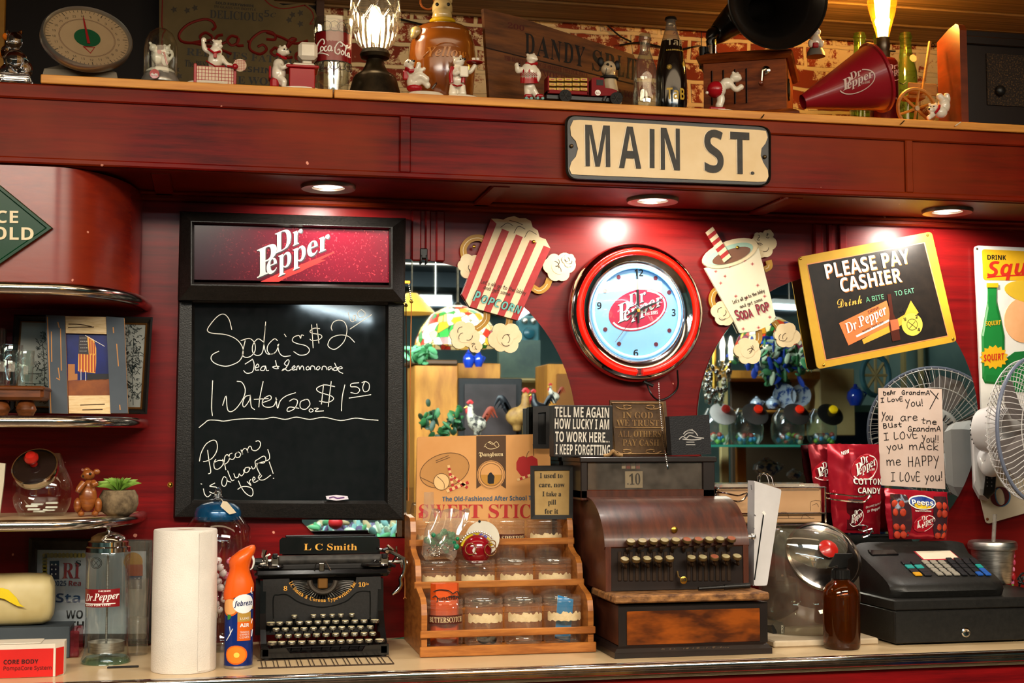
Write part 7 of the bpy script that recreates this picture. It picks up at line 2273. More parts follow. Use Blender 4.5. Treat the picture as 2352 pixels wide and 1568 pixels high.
# steel tumbler with a straw
c,k,r=stand(2280,1372,44,None)
c.y=yp_+.16;c.y=-.16
c=Vector((P(2282,1350,-.062).x,-.062,zd2+.0006))
tu=thing('steel_tumbler','brushed steel tumbler with a straw and flower print behind the till','tumbler',c)
k=S(2282,1300,c.y);H=lambda py:zat(2282,py,c.y)-c.z
m=MB();m.lathe([(0,.0006),(34*k,.0006),(36*k,.004),(44*k,H(1262)),(44*k,H(1260)),(0,H(1260))],STEEL,c,36);m.build('cup_body',tu)
m=MB();m.lathe([(44*k,H(1262)),(49*k,H(1260)),(50*k,H(1250)),(48*k,H(1243)),(44*k,H(1241)),(0,H(1243))],STEEL,c,36);m.build('lid',tu)
m=MB();m.tube([P(2281,1262,c.y),P(2285,1180,c.y)],4.2*k,thin_glass('straw_clear','#e8e4e8',.8,.45),12);m.build('straw',tu)
m=MB()
for i,(a,h_,rr,mm)in enumerate(((58,1290,.007,'#b83a58'),(66,1306,.006,'#d87a98'),(60,1322,.010,'#a01a24'),(72,1336,.008,'#c86a94'),(64,1346,.007,'#5a8a20'),(74,1290,.005,'#6a3a80'),(70,1276,.005,'#c84a70'))):
 rad=(36+8*((1372-h_)/110))*k
 q=c+Vector((rad*math.sin(R(a)),-rad*math.cos(R(a)),H(h_)))
 m.ball(q,(rr*.6,rr*.4,rr),mat('petal_'+mm[1:],mm,.4),8,6)
m.build('flower_print',tu)
m=MB();rn=random.Random(6)
for i in range(5):
 y_=-.20+.02*i
 m.tube(smooth_path([P(2338+rn.uniform(-3,5),1326+i*5,y_),P(2352,1330+rn.uniform(-14,16),y_-.01),P(2380,1335+rn.uniform(-16,10),y_),P(2420,1330+i*5,y_+.02)]),.0028,BLACK,6)
ob=m.build('black_cable');ob.location.z+=0;tag(ob,'tangle of thin black cables beside the steel tumbler','cable')
# ------------------------------------------------------------------ wall fan
WF=mat('fan_white','#cfcdcc',.35,hx2='#c2c0c0',scale=6,coat=.3)
FB=mat('fan_bluegrey','#6a7286',.35)
p_=P(2138,990,.254);fcn=Vector((p_.x,-.254,p_.z))
fn_=Vector((math.sin(R(26)),-math.cos(R(26)),.0))
fan=thing('wall_fan','white oscillating wall fan with a wire cage beside the handwritten letter','fan',Vector((P(2230,1100,-.02).x,-.02,zat(2230,1170,-.02))))
fq=fn_.to_track_quat('Z','Y').to_matrix().to_4x4();fq.translation=fcn
CR=.171
m=MB(fq)
nsp=72
for i in range(nsp):
 a=2*PI*i/nsp
 pts=[(r_*math.cos(a+tw),r_*math.sin(a+tw),z_)for r_,z_,tw in((.045,.045,0),(.085,.044,.10),(.13,.036,.18),(.16,.018,.22),(CR,0,.24))]
 m.tube(pts,.0009,WF,4,caps=False)
m.lathe([(0,.048),(.036,.048),(.044,.044),(.044,.04),(0,.04)],WF,seg=32)
for r_,z_ in((.085,.044),(.13,.036)):
 m.tube(circ(r_,z_,0,360,48)[:-1],.0011,WF,5,closed=True)
m.build('front_cage',fan)
m=MB(fq)
for i in range(60):
 a=2*PI*i/60
 pts=[(r_*math.cos(a+tw),r_*math.sin(a+tw),z_)for r_,z_,tw in((.052,-.066,0),(.09,-.064,.06),(.14,-.052,.1),(.165,-.028,.12),(CR,0,.12))]
 m.tube(pts,.0009,WF,4,caps=False)
for r_,z_ in((.052,-.066),(.115,-.059),(.165,-.03)):
 m.tube(circ(r_,z_,0,360,48)[:-1],.0013,WF,5,closed=True)
m.build('rear_cage',fan)
m=MB(fq);m.tube(circ(CR,0,0,360,64)[:-1],.0045,FB,8,closed=True);m.build('cage_ring',fan)
for b in range(5):
 m=MB(fq)
 A0=2*PI*b/5
 f0=[[(r_*math.cos(A0+t_),r_*math.sin(A0+t_),-.012+z_+dz)for r_,t_,z_ in((.02,-.2,-.008),(.06,-.34,-.014),(.13,-.42,-.016),(.15,-.2,-.010),(.152,.2,.010),(.12,.42,.016),(.06,.38,.014),(.02,.3,.008))]for dz in(0,.0018)]
 m.loft(f0,mat('fan_blade_grey','#6a6260',.3),smooth=False);m.build('fan_blade',fan)
m=MB(fq);m.lathe([(0,.012),(.026,.010),(.03,-.002),(.03,-.022),(0,-.024)],mat('fan_blade_grey','#6a6260',.3),seg=24);m.build('hub',fan)
m=MB(fq);m.lathe([(0,-.16),(.035,-.158),(.052,-.148),(.058,-.12),(.06,-.075),(.05,-.068),(0,-.068)][::1],WF,seg=36)
m.build('motor_housing',fan)
m=MB(fq)
for i in range(24):
 a=2*PI*i/24
 m.tube([(.03*math.cos(a),.03*math.sin(a),-.1600),(.046*math.cos(a),.046*math.sin(a),-.1535)],.0022,BLACK,5)
m.build('motor_vents',fan)
wx,wz=P(2262,1000,-.06),None
mount=P(2262,1010,-.06)
m=MB()
nk=fcn-fn_*.11
m.tube(smooth_path([nk+Vector((0,0,-.03)),nk+Vector((-.006,.02,-.09)),Vector((mount.x,-.055,mount.z-.03))]),[.02]*6+[.024]*6+[.028],WF,14)
m.build('neck',fan)
m=MB()
bp=[(2228,985),(2240,968),(2268,964),(2292,972),(2296,1000),(2290,1060),(2282,1130),(2268,1150),(2248,1146),(2234,1120)]
rs=[[P(x,y,-.004-o_)for x,y in sc_pts(bp,k_,(2260,1050))]for o_,k_ in((0,.96),(.02,1),(.05,1),(.07,.9),(.076,.75))]
m.loft(rs,WF,smooth=False);m.build('mount_body',fan)
m=MB()
bp2=sc_pts([(2264,1086),(2290,1080),(2286,1130),(2270,1146),(2258,1136)],1,(2270,1110))
rs=[[P(x,y,-.074-o_)for x,y in sc_pts(bp2,k_,(2272,1110))]for o_,k_ in((0,1),(.008,1),(.011,.85))]
m.loft(rs,mat('fan_control_black','#16120f',.3),smooth=False)
for i in range(3):
 for j in range(2):
  m.ball(P(2268+j*10,1098+i*9,-.086),(.002,.001,.002),mat('button_grey','#4a4644',.4),8,5)
m.build('control_panel',fan)
# ------------------------------------------------------------------ things along the header
PORC=mat('white_porcelain','#d8d0c0',.18,hx2='#ccc2ae',scale=20,coat=.6)
PRED=mat('glaze_red','#9a0f1a',.25,coat=.15)
YE=YH+.035
ZT0=ZS+.0006
def at(px,Y):return Vector((P(px,200,Y).x,Y,ZT0))
def zz(px,py,Y):return max(P(px,py,Y).z,ZT0)
def V(px,py,Y,dy=0.):
 p=P(px,py,Y+dy);p.z=max(p.z,ZT0);return p
def figure(name,label,cat,px,Y,group=None):
 return thing(name,label,cat,at(px,Y),group)
def body(t,blobs,limbs,Y,name='bear_body',m=None,vs=.0016):
 """one fused porcelain body from pixel blobs (px, py, rx, ry, dy) and limbs ([(px, py, dy)], radii)"""
 mb_=MB();m=m or PORC
 for(px,py,rx,ry,dy)in blobs:
  k=S(px,py,Y);mb_.ball(P(px,py,Y+dy),(rx*k,min(rx,ry)*k*.95,ry*k),m,18,12)
 for pts,rr in limbs:
  k=S(pts[0][0],pts[0][1],Y)
  q=[P(a,b,Y+d)for a,b,d in pts]
  q=smooth_path(q,4);n=len(q)
  mb_.tube(q,[(rr[0]+(rr[-1]-rr[0])*i/(n-1))*k for i in range(n)],m,10)
  mb_.ball(q[-1],rr[-1]*k*1.1,m,10,8)
 o=mb_.build(name,t)
 return vox(o,vs,2)
def face(t,eyes,nose,Y,dy):
 m=MB()
 for e in eyes:m.ball(P(e[0],e[1],Y+dy),.0016,LBLACK,8,6)
 m.ball(P(nose[0],nose[1],Y+dy-.001),.0024,LBLACK,8,6)
 m.build('eyes_and_nose',t)
# crystal figurine
Y=YE
cf=at(35,Y);cf.z=ZH1+.0006
t=thing('crystal_figurine','clear cut crystal animal figurine at the end of the header','figurine',cf)
m=MB();rn=random.Random(8)
k=S(35,130,Y)
for(px,py,rx,ry)in((33,95,20,24),(36,140,30,26),(20,165,24,20),(55,160,22,24),(12,120,12,18)):
 m.ball(P(px,py,Y),(rx*k,rx*k*.8,ry*k),CRYS,9,6)
q=P(35,183,Y);m.box((q.x-38*k,Y-.03,ZH1+.0008),(q.x+38*k,Y+.03,q.z+8*k),CRYS,.004)
for px in(18,48):m.ball(P(px,74,Y),(6*k,5*k,7*k),CRYS,7,5)
vox(m.build('crystal_body',t),.0035,1)
m=MB()
for(px,py)in((8,125),(30,158),(14,84),(40,84)):m.ball(P(px,py,Y+.012),.008,mat('amber_glow_paint','#c86410',.3),8,6)
m.build('amber_accents',t)
# kitchen scale
Y=YE+.06
t=figure('kitchen_scale','old cream dial kitchen scale with a big round face','kitchen scale',200,Y)
SCM=mat('scale_putty','#7a705e',.5,hx2='#6a6050',scale=6)
m=MB();a,b=P(106,172,Y),P(278,140,Y)
m.loft([[Vector((x0,Y-d,z))for x0,d in((a.x+i_,.07-i_),(b.x-i_,.07-i_),(b.x-i_,-.07),(a.x+i_,-.07))]for z,i_ in((ZT0,0),(ZT0+.02,.004),(ZT0+.035,.03),(ZT0+.08,.045),(ZT0+.09,.06))],SCM,smooth=False)
m.build('housing',t)
dn=Vector((.32,-.62,-.62)).normalized();dc=P(200,88,Y-.085)
ux=Vector((1,.25,.22));
dq=dn.to_track_quat('Z','Y').to_matrix().to_4x4();dq.translation=dc
RD=108*S(200,88,Y-.085)
dq=frame(dc,(.93,.36,.10),(-.22,.30,.93));
m=MB(dq@Matrix.Diagonal((1,.80,1,1)));m.lathe([(0,-.02),(RD*.94,-.02),(RD*1.0,-.012),(RD*1.01,.004),(RD*.97,.010),(RD*.93,.006),(RD*.92,0),(0,0)],mat('scale_rim_steel','#9a948a',.3,.8),seg=56);m.build('dial_rim',t)
D2=dq@Matrix.Diagonal((1,.80,1,1))
m=MB(D2);m.lathe([(0,.0005),(RD*.92,.0005),(RD*.92,.0012),(0,.0012)],mat('dial_cream_shaded','#8e785a',.5,hx2='#806a4e',scale=5),seg=56)  # cream darkened to carry the shade on the dial
for i in range(60):
 a_=2*PI*i/60;r0_,r1_=(RD*.84,RD*.90)if i%5 else(RD*.80,RD*.90)
 m.ribbon([(r0_*math.cos(a_),r0_*math.sin(a_)),(r1_*math.cos(a_),r1_*math.sin(a_))],.0009 if i%5 else .0016,LBLACK,z0=.0015,t=0)
for rr_ in(.62,.60):m.ribbon([(RD*rr_*math.cos(a_*.1571),RD*rr_*math.sin(a_*.1571))for a_ in range(41)],.0008,mat('dial_line_brown','#5a4030',.5),z0=.0015,t=0)
for i in range(1,25):
 a_=PI/2-2*PI*i/24
 m.text_on(str(i),'sans',Matrix.Translation((RD*.72*math.cos(a_)-.004,RD*.72*math.sin(a_)-.003,.0014)),.007 if i>9 else .004,.006,LBLACK)
m.build('dial_face',t)
m=MB(D2);m.lathe([(0,.0018),(RD*.29,.0018),(RD*.29,.0024),(0,.0024)],mat('dial_green','#0c4024',.4),seg=36);m.build('green_hub',t)
m=MB(D2);m.prism([(-.003,-RD*.2),(.003,-RD*.2),(.0012,RD*.6),(0,RD*.7),(-.0012,RD*.6)],.001,mat('pointer_red','#7a1014',.4),z0=.003);m.ribbon([(-.011,-RD*.3),(.011,-RD*.3),(0,-RD*.5),(-.011,-RD*.3)],.003,mat('pointer_red','#7a1014',.4),z0=.0018,t=0);m.build('pointer',t)
# tin soda sign leaning on the black panel
Y=YB-.075
t=figure('tin_soda_sign','dark antique tin soda sign with maroon script leaning against the black panel','sign',552,Y)
SGN=mat('aged_tin_olive','#4a4028',.6,spec=.12,hx2='#5c4e32',scale=5)
MRN=mat('aged_maroon','#64140e',.6,spec=.15);
m=MB()
q=[(366,-30),(610,-30),(630,4),(650,14),(700,8),(722,24),(728,40),(720,58),(732,70),(736,230),(366,230)]
qz=[(p.x,max(p.z,ZT0))for p in(P(a,b,Y)for a,b in q)]
m.prism(qz,.006,SGN,M=front((0,Y,0)));m.build('tin_plate',t)
Yq2=Y-.0062
m=MB()
pen(m,[[(374,-20),(372,60),(380,70),(372,90),(374,190)],[(700,12),(716,26),(720,42),(712,56),(724,66),(726,190)],[(600,-10),(622,12),(652,20),(700,12)]],Yq2,3,MRN,.0003,3)
m.text('SOLD EVERYWHERE','sansb',(495,9),(583,17),6,LBLACK,Yq2);m.text('IN GLASS OR BOTTLE','sans',(492,17),(588,25),5,LBLACK,Yq2)
m.text('DELICIOUS','serif',(482,41),(604,49),20,mat('sign_outline_black','#1c1810',.5),Yq2);m.text('5c','seriflt',(606,38),(634,40),16,mat('sign_outline_black','#1c1810',.5),Yq2)
m.text('RELIEVES FATIGUE','serif',(428,126),(700,150),17,mat('sign_outline_black','#1c1810',.5),Yq2)
m.text('The BEST','serif',(424,152),(480,157),16,LBLACK,Yq2);m.text('REFRESHING','sansb',(500,159),(640,171),13,LBLACK,Yq2)
m.text('IN THE WORLD','serif',(470,188),(670,198),18,LBLACK,Yq2)
for(cx,cy)in((400,22),(430,24),(448,18),(690,30),(672,34),(664,46),(690,55),(412,175),(406,160)):
 flat(m,[(cx+(8 if i%2 else 4)*math.cos(R(i*36)),cy+(8 if i%2 else 4)*math.sin(R(i*36)))for i in range(10)],Yq2,.0003,mat('sign_flower','#2c2416',.6))
cola_script(m,lambda x,y:P(412+x*.5,50+y*.4+x*.06,Yq2-.0006),.0036,MRN)
m.build('sign_printing',t)
# snow dome
Y=YE-.005
t=figure('glass_dome_figurine','white bears under a small clear glass dome on a silver base','figurine',368,Y)
c=at(368,Y);k=S(368,130,Y)
m=MB();m.lathe([(0,0),(45*k,0),(46*k,.004),(42*k,.012),(38*k,.018),(37*k,.022),(0,.024)],mat('silver_base','#8a867e',.3,.7,hx2='#a8a49c',scale=40),c,32);m.build('silver_base',t)
m=MB();m.ball(c+Vector((0,0,.022)),(36*k,34*k,.014),PORC,24,10);m.build('snow_mound',t)
m=MB();m.shell([(39*k,.018),(39*k,.072),(36*k,.09),(27*k,.106),(14*k,.115),(.0001,.118)],CLEAR,c,32);m.build('glass_dome',t)
body(t,[(362,132,14,16,0),(352,110,10,10,0),(380,138,10,14,-.01),(384,112,8,8,-.01),(345,99,4,4,0),(390,104,3,3,-.01),(378,104,3,3,-.01)],[([(366,120,-.008),(376,118,-.012),(386,122,-.014)],(5,4)),([(388,138,-.012),(396,128,-.012),(394,118,-.01)],(4,3.5))],Y,vs=.0013)
m=MB();m.tube([V(376,120,Y,-.02),V(378,126,Y,-.022),V(384,148,Y,-.02)],.0022,PRED,6);m.lathe([(0,0),(.0045,0),(.0045,.001),(0,.001)],PRED,M=front(P(366,119,Y-.018)),seg=14);m.build('red_scarf',t)
m=MB();m.lathe([(0,0),(11*k,0),(11*k,.0025),(0,.003)],PRED,M=front(P(355,170,Y-.046)),seg=24);cola_script(m,lambda x,y:P(347+x*.026,169+y*.03,Y-.0495),.0005,LWHITE);m.build('red_emblem',t)
# tennis bear
Y=YE-.01
t=figure('bear_figurine','white bear figurine behind a red-lined tennis net holding a racket','figurine',490,Y,'white bear figurines on the header')
body(t,[(494,140,17,22,0),(496,118,15,14,0),(498,102,12,11,0),(506,106,6,5,-.008),(490,93,3.5,3.5,0),(507,94,3.5,3.5,0)],[([(482,120,0),(470,112,0),(468,92,0)],(6,6)),([(508,130,0),(520,146,-.004),(530,150,-.006)],(6,5)),([(486,160,0),(470,164,0)],(9,6))],Y)
m=MB();m.tube([V(478,112,Y,-.012),V(492,122,Y,-.02),V(506,118,Y,-.016)],.0028,PRED,6);m.tube([V(474,140,Y,-.006),V(494,152,Y,-.026),V(516,152,Y,-.012)],.0016,PRED,6);m.box(V(490,132,Y,-.022),V(498,122,Y,-.018),PRED,.0008);m.build('red_trim',t)
m=MB();m.tube([V(472,98,Y,-.006),V(484,96,Y,-.012),V(490,98,Y,-.012)],[.0022,.0034,.0018],mat('cola_brown','#2a0c08',.15,coat=.5),8);m.build('bottle',t)
m=MB();a,b=V(448,192,Y,-.022),V(540,150,Y,-.022);a.z=ZT0
NETW=mat('net_white','#d0b89a',.5)
m.box((a.x,Y-.024,a.z),(b.x,Y-.020,V(494,154,Y,-.022).z),NETW)
for i in range(13):
 x=a.x+(b.x-a.x)*i/12;m.box((x-.0006,Y-.0246,a.z),(x+.0006,Y-.0238,V(494,155,Y,-.022).z),PRED)
for i in range(6):
 z=a.z+(V(494,154,Y,-.022).z-a.z)*i/5;m.box((a.x,Y-.0246,z-.0005),(b.x,Y-.0238,z+.0005),PRED)
for x in(a.x,b.x):m.box((x-.003,Y-.027,a.z),(x+.003,Y-.017,V(494,149,Y,-.022).z),PRED,.001)
m.build('tennis_net',t)
m=MB();m.tube([V(522,152,Y,-.028),V(540,154,Y,-.03)],.0022,PRED,6);rk=V(551,150,Y,-.03)
m.lathe([(0,0),(.0125,0),(.0135,.001),(.0125,.002),(0,.002)],NETW,M=frame(rk,(1,0,.2),(0,0,1)),seg=24)
for i in range(-3,4):m.box(rk+Vector((-.011,-.0024,i*.0033-.0003)),rk+Vector((.011,-.002,i*.0033+.0003)),PRED);m.box(rk+Vector((i*.0033-.0003,-.0024,-.011)),rk+Vector((i*.0033+.0003,-.002,.011)),PRED)
m.ball(V(540,153,Y,-.034),.0062,PRED,12,8);m.build('racket',t)
m=MB();q=at(486,Y-.004);m.lathe([(0,0),(.05,0),(.052,.003),(.05,.005),(0,.006)],PORC,q,28,M=None,sy=.5);m.build('base',t)
# computer bear
Y=YE-.012
t=figure('bear_figurine','white bear figurine typing at a white computer on a red desk','figurine',675,Y,'white bear figurines on the header')
body(t,[(640,168,17,26,0),(640,148,13,14,0),(650,118,14,12,0),(660,121,7,5,-.004),(643,107,3.5,3.5,.004),(654,106,3.5,3.5,-.006),(648,190,8,8,-.006)],[([(640,148,-.006),(648,156,-.016),(663,149,-.018)],(6,5)),([(642,178,-.006),(652,186,-.012),(652,196,-.012)],(9,6))],Y)
m=MB();m.tube([V(637,124,Y),V(646,130,Y,-.012),V(656,134,Y,-.006),V(650,130,Y,.008)],.003,PRED,6,closed=True);m.build('red_collar',t)
face(t,[(660,113),(653,113)],(667,119),Y,-.012)
m=MB()
a,b=V(664,200,Y,-.02),V(724,158,Y,-.02);m.box((a.x,Y-.022,ZT0),(b.x,Y+.03,b.z),PRED,.002);m.box((a.x-.007,Y-.026,b.z),(b.x+.008,Y+.034,b.z+.006),PRED,.002);m.build('red_desk',t)
m=MB()
q0=V(700,152,Y,-.02)
m.box((V(672,150,Y).x,Y-.018,q0.z+.0005),(V(722,150,Y).x,Y+.02,q0.z+.008),PORC,.003);m.box((V(684,150,Y).x,Y-.022,V(700,141,Y).z),(V(728,150,Y).x,Y+.02,V(700,101,Y).z),PORC,.007);m.box((V(694,150,Y).x,Y-.008,V(700,148,Y).z),(V(716,150,Y).x,Y+.012,V(700,138,Y).z),PORC,.002)
m.build('computer',t)
m=MB();m.box((V(620,195,Y).x,Y-.012,ZT0),(V(640,195,Y).x,Y+.02,V(630,180,Y).z),PRED,.005);m.box((V(617,180,Y).x,Y-.014,V(620,178,Y).z-.005),(V(622,180,Y).x,Y+.018,V(620,154,Y).z),PRED,.003);m.build('red_chair',t)
m=MB();m.lathe([(0,0),(.04,0),(.04,.003),(0,.004)],PORC,at(690,Y-.004),24,sy=.55);m.build('base',t)
# printed soda tumbler
Y=YE+.03
t=figure('soda_tumbler','clear soda glass with a red printed band behind the computer bear','glass',764,Y)
c=at(764,Y);k=S(764,120,Y);H=lambda py:zat(764,py,Y)-ZT0
m=MB();m.lathe([(0,.002),(34*k,.002),(38*k,H(180)),(40*k,H(150)),(43*k,H(100)),(46*k,H(48)),(44*k,H(48)),(41*k,H(100)),(38*k,H(150)),(34*k,H(190)),(0,.012)],CLEAR,c,36);m.build('glass',t)
fr2=lambda u,w,lf=0.:c+Vector(((42*k+lf+.0006)*math.sin(R(-85+170*u)),-(42*k+lf+.0006)*math.cos(R(-85+170*u)),w))
m=MB();patch(m,fr2,0,1,H(150),H(82),mat('tumbler_red','#7a0c14',.25,coat=.4),20)
cola_script(m,lambda x,y:fr2(.12+x*.0012,H(108)-y*.0002,.0008),.0014,LWHITE)
LEADB=mat('printed_lead','#14100c',.4)
for row,(z_,h_)in enumerate(((H(72),.011),(H(160),.009))):
 for i in range(7):
  for sgn in(1,-1):
   m.tube([fr2((i+.5+.62*math.cos(R(a)))/7,z_+h_*math.sin(R(a))*sgn,.0004)for a in range(0,181,20)],.0007,LEADB,4)
for z_ in(H(82),H(150)):m.tube([fr2(i/20,z_,.0004)for i in range(21)],.0008,LEADB,4)
m.build('red_band',t)
# crystal lamp
Y=YE+.055
t=figure('crystal_lamp','cut crystal shade table lamp on a bronze foot, lit from inside','table lamp',861,Y)
c=at(861,Y);k=S(861,120,Y);H=lambda py:zat(861,py,Y)-ZT0
BRZ=mat('antique_bronze','#3a3020',.38,.75,hx2='#1c1710',scale=20,bump=.2)
m=MB();m.lathe([(0,0),(56*k,0),(62*k,.006),(60*k,.014),(50*k,H(182)),(46*k,H(176)),(30*k,H(165)),(22*k,H(150)),(19*k,H(138)),(32*k,H(134)),(35*k,H(126)),(30*k,H(116)),(22*k,H(114)),(0,H(113))],BRZ,c,40)
for i in range(6):
 a=R(i*60+30);q=c+Vector((52*k*math.cos(a),52*k*math.sin(a),.014));m.ball(q,(.006,.006,.012),BRZ,8,6)
m.build('bronze_foot',t)
def fluted(prof,n,amp,seg=96,pw=1.):
 vs,fs=[],[]
 for i in range(seg):
  a=2*PI*i/seg
  for r_,z_,am in prof:
   w=1-amp*am*abs(math.sin(a*n/2))**pw
   vs.append((c.x+r_*w*math.cos(a),c.y+r_*w*math.sin(a),c.z+z_))
 n_=len(prof)
 for i in range(seg):
  j=(i+1)%seg
  for q_ in range(n_-1):fs.append((i*n_+q_,j*n_+q_,j*n_+q_+1,i*n_+q_+1))
 return vs,fs
SHADEG=thin_glass('lamp_crystal','#f6f2ea',1.1,.02)
m=MB();vs,fs=fluted([(26*k,H(116),.3),(44*k,H(98),1),(52*k,H(75),1),(53*k,H(58),.2),(54*k,H(54),.2),(55*k,H(40),.8),(56*k,H(15),1),(56*k,H(-30),1),(52*k,H(-70),.5)],24,.06)
m.add(vs,fs,SHADEG,True)
m.build('crystal_shade',t)
m=MB();
for i in range(8):
 a0=2*PI*i/8+.2
 f=lambda u,w:c+Vector((57*k*math.cos(a0+u),57*k*math.sin(a0+u),w))
 q=[f(0,H(0)),f(.36,H(28)),f(0,H(56)),f(-.36,H(28))]
 m.tube(q,.0022,SHADEG,6,closed=True)
m.build('cut_diamonds',t)
BULBE=mat('frosted_bulb_lit','#fff6e0',.4,emit='#ffe6b0',es=1.1)
N,L=BULBE.node_tree.nodes,BULBE.node_tree.links
add_=N.new('ShaderNodeAddShader');tr_=N.new('ShaderNodeBsdfTransparent');L.new(N['Principled BSDF'].outputs[0],add_.inputs[0]);L.new(tr_.outputs[0],add_.inputs[1]);L.new(add_.outputs[0],N['Material Output'].inputs[0])
N['Principled BSDF'].inputs['Base Color'].default_value=(0,0,0,1);N['Principled BSDF'].inputs['Specular IOR Level'].default_value=0
m=MB();m.lathe([(0,H(100)),(8*k,H(96)),(9*k,H(80)),(14*k,H(55)),(15*k,H(36)),(10*k,H(18)),(0,H(12))],BULBE,c,24);m.build('bulb',t)
light('crystal_lamp_glow','POINT',c+Vector((0,-.0,H(30))),c,1.8,(1,.78,.48),.03)
# barrel cookie jar
Y=YE+.09
t=figure('cookie_jar','brown glazed barrel cookie jar with cream animal heads on its lid','jar',1016,Y)
c=at(1016,Y);k=S(1016,120,Y);H=lambda py:zat(1016,py,Y)-ZT0
HON=mat('honey_glaze','#8a4a12',.18,hx2='#5a2a08',scale=5,coat=.8);CRG=mat('cream_glaze','#b8a070',.2,hx2='#a8905c',scale=12,coat=.6)
m=MB();m.lathe([(0,0),(60*k,0),(68*k,.01),(74*k,H(170)),(76*k,H(130)),(73*k,H(112)),(74*k,H(108)),(70*k,H(96)),(66*k,H(84)),(67*k,H(80)),(60*k,H(70)),(52*k,H(64)),(0,H(62))],HON,c,48)
m.build('barrel',t)
m=MB()
for s_,mm,d_ in(('Yellow',HON,.0),):
 f=lambda u,w:c+Vector(((75.5*k+.001)*math.sin(R(-35+70*u)),-(75.5*k+.001)*math.cos(R(-35+70*u)),H(150)+w))
 m.text_map(s_,'serifbi',lambda x,y:f(x,y*.022),mat('glaze_highlight','#a8651c',.2,coat=.6))
m.tube([c+Vector((74*k*math.sin(R(a)),-74*k*math.cos(R(a)),H(150)+.03*math.cos(R(a*2))))for a in range(-44,45,8)],.002,HON,6)
m.build('raised_lettering',t)
body(t,[(1016,20,24,26,0),(1016,34,22,18,-.01),(1003,2,6,8,0),(1034,2,6,8,0)],[([(1016,60,0),(1016,40,0)],(26,22))],Y,'animal_lid',CRG,.003)
body(t,[(956,72,13,12,-.03),(950,82,8,8,-.035)],[([(972,68,-.02),(958,72,-.03)],(7,9))],Y,'side_head',CRG,.003)
body(t,[(1074,76,9,8,-.03)],[([(1060,74,-.02),(1072,76,-.03)],(6,7))],Y,'side_head',CRG,.003)
m=MB()
for e in((1004,10),(1030,10)):m.ball(P(e[0],e[1],Y-.042),.004,LBLACK,8,6)
m.build('eyes',t)
m=MB();m.tube([c+Vector((24*k*math.cos(R(a)),22*k*math.sin(R(a)),H(50)))for a in range(0,360,20)],.006,mat('glaze_yellow','#b08c10',.25),8,closed=True);m.build('yellow_collar',t)
m=MB();q=P(982,5,Y);m.tube([q+Vector((.016*math.cos(R(a)),0,.016*math.sin(R(a))))for a in range(0,360,24)],.0026,mat('copper_wire','#8a4a20',.3,.8),6,closed=True);m.build('wire_loop',t)
# sitting bear with a scarf
Y=YE-.012
t=figure('bear_figurine','white bear figurine in a red scarf sitting back on a white skate base','figurine',964,Y,'white bear figurines on the header')
body(t,[(948,188,14,17,0),(945,166,12,12,0),(940,147,12,10,0),(947,143,6,5,-.008),(930,150,3.4,3.4,0),(938,138,3.4,3.4,0)],[([(950,182,-.006),(966,174,-.014),(978,182,-.014)],(9,8)),([(954,192,-.004),(970,186,-.01),(982,196,-.01)],(9,7)),([(948,166,-.008),(958,160,-.016),(962,148,-.018)],(6,5.5)),([(958,162,-.01),(966,162,-.016),(974,158,-.016)],(5,4))],Y)
m=MB();m.tube([V(934,158,Y),V(942,164,Y,-.012),V(956,162,Y,-.014),V(964,158,Y,-.006),V(954,158,Y,.008)],.0046,PRED,8,closed=True);m.box(V(926,182,Y,-.004),V(938,164,Y,.004),PRED,.002);m.build('red_scarf',t)
m=MB();m.ball(P(952,203,Y),(.017,.014,.009),PRED,16,10);m.build('red_cushion',t)
m=MB();m.lathe([(0,0),(.038,0),(.040,.004),(.036,.0075),(0,.009)],PORC,at(978,Y-.002),28,sy=.6);m.build('base',t)
m=MB();m.tube([V(992,204,Y,-.012),V(1000,194,Y,-.012),V(1003,190,Y,-.012)],[.003,.003,.0015],mat('cola_brown','#2a0c08',.15,coat=.5),8);m.build('bottle',t)
face(t,[(938,142),(946,138)],(951,140),Y,-.014)
# waiter bear
Y=YE-.01
t=figure('bear_figurine','white bear figurine in a red waistcoat carrying a red tray of cups','figurine',1052,Y,'white bear figurines on the header')
body(t,[(1050,168,16,18,0),(1050,185,17,16,0),(1054,142,13,11,0),(1063,138,6,5,-.006),(1043,132,3.4,3.4,0),(1058,129,3.4,3.4,0)],[([(1042,196,0),(1040,214,0)],(9,9)),([(1060,196,0),(1062,214,0)],(9,9)),([(1040,160,-.006),(1044,170,-.014),(1052,166,-.018)],(6,5)),([(1064,160,0),(1078,166,-.006),(1090,152,-.006)],(6,5))],Y)
m=MB();
for s_ in(-1,1):m.tube([V(1050+s_*11,154,Y,-.010),V(1050+s_*15,172,Y,-.013),V(1050+s_*13,190,Y,-.012)],.0045,PRED,8)
m.tube([V(1034,192,Y,.0),V(1050,198,Y,-.018),V(1068,194,Y,0)],.002,PRED,6);m.build('red_waistcoat',t)
m=MB();a,b=V(1056,176,Y,-.02),V(1076,152,Y,-.02);m.box((a.x,Y-.022,a.z),(b.x,Y-.016,b.z),PORC,.002);m.build('apron',t)
m=MB();q=V(1090,146,Y,-.006);m.lathe([(0,0),(.014,0),(.018,.002),(.018,.003),(0,.003)],PRED,q,20);m.build('red_tray',t)
for px in(1088,1097):
 m=MB();q=V(px,142,Y,-.008);m.lathe([(0,0),(.003,0),(.0042,.008),(0,.008)],PORC,q,12);m.build('cup',t)
m=MB();m.lathe([(0,0),(.036,0),(.037,.003),(.034,.005),(0,.006)],PORC,at(1062,Y-.002),24,sy=.6);m.build('base',t)
face(t,[(1058,136),(1063,134)],(1068,136),Y,-.012)
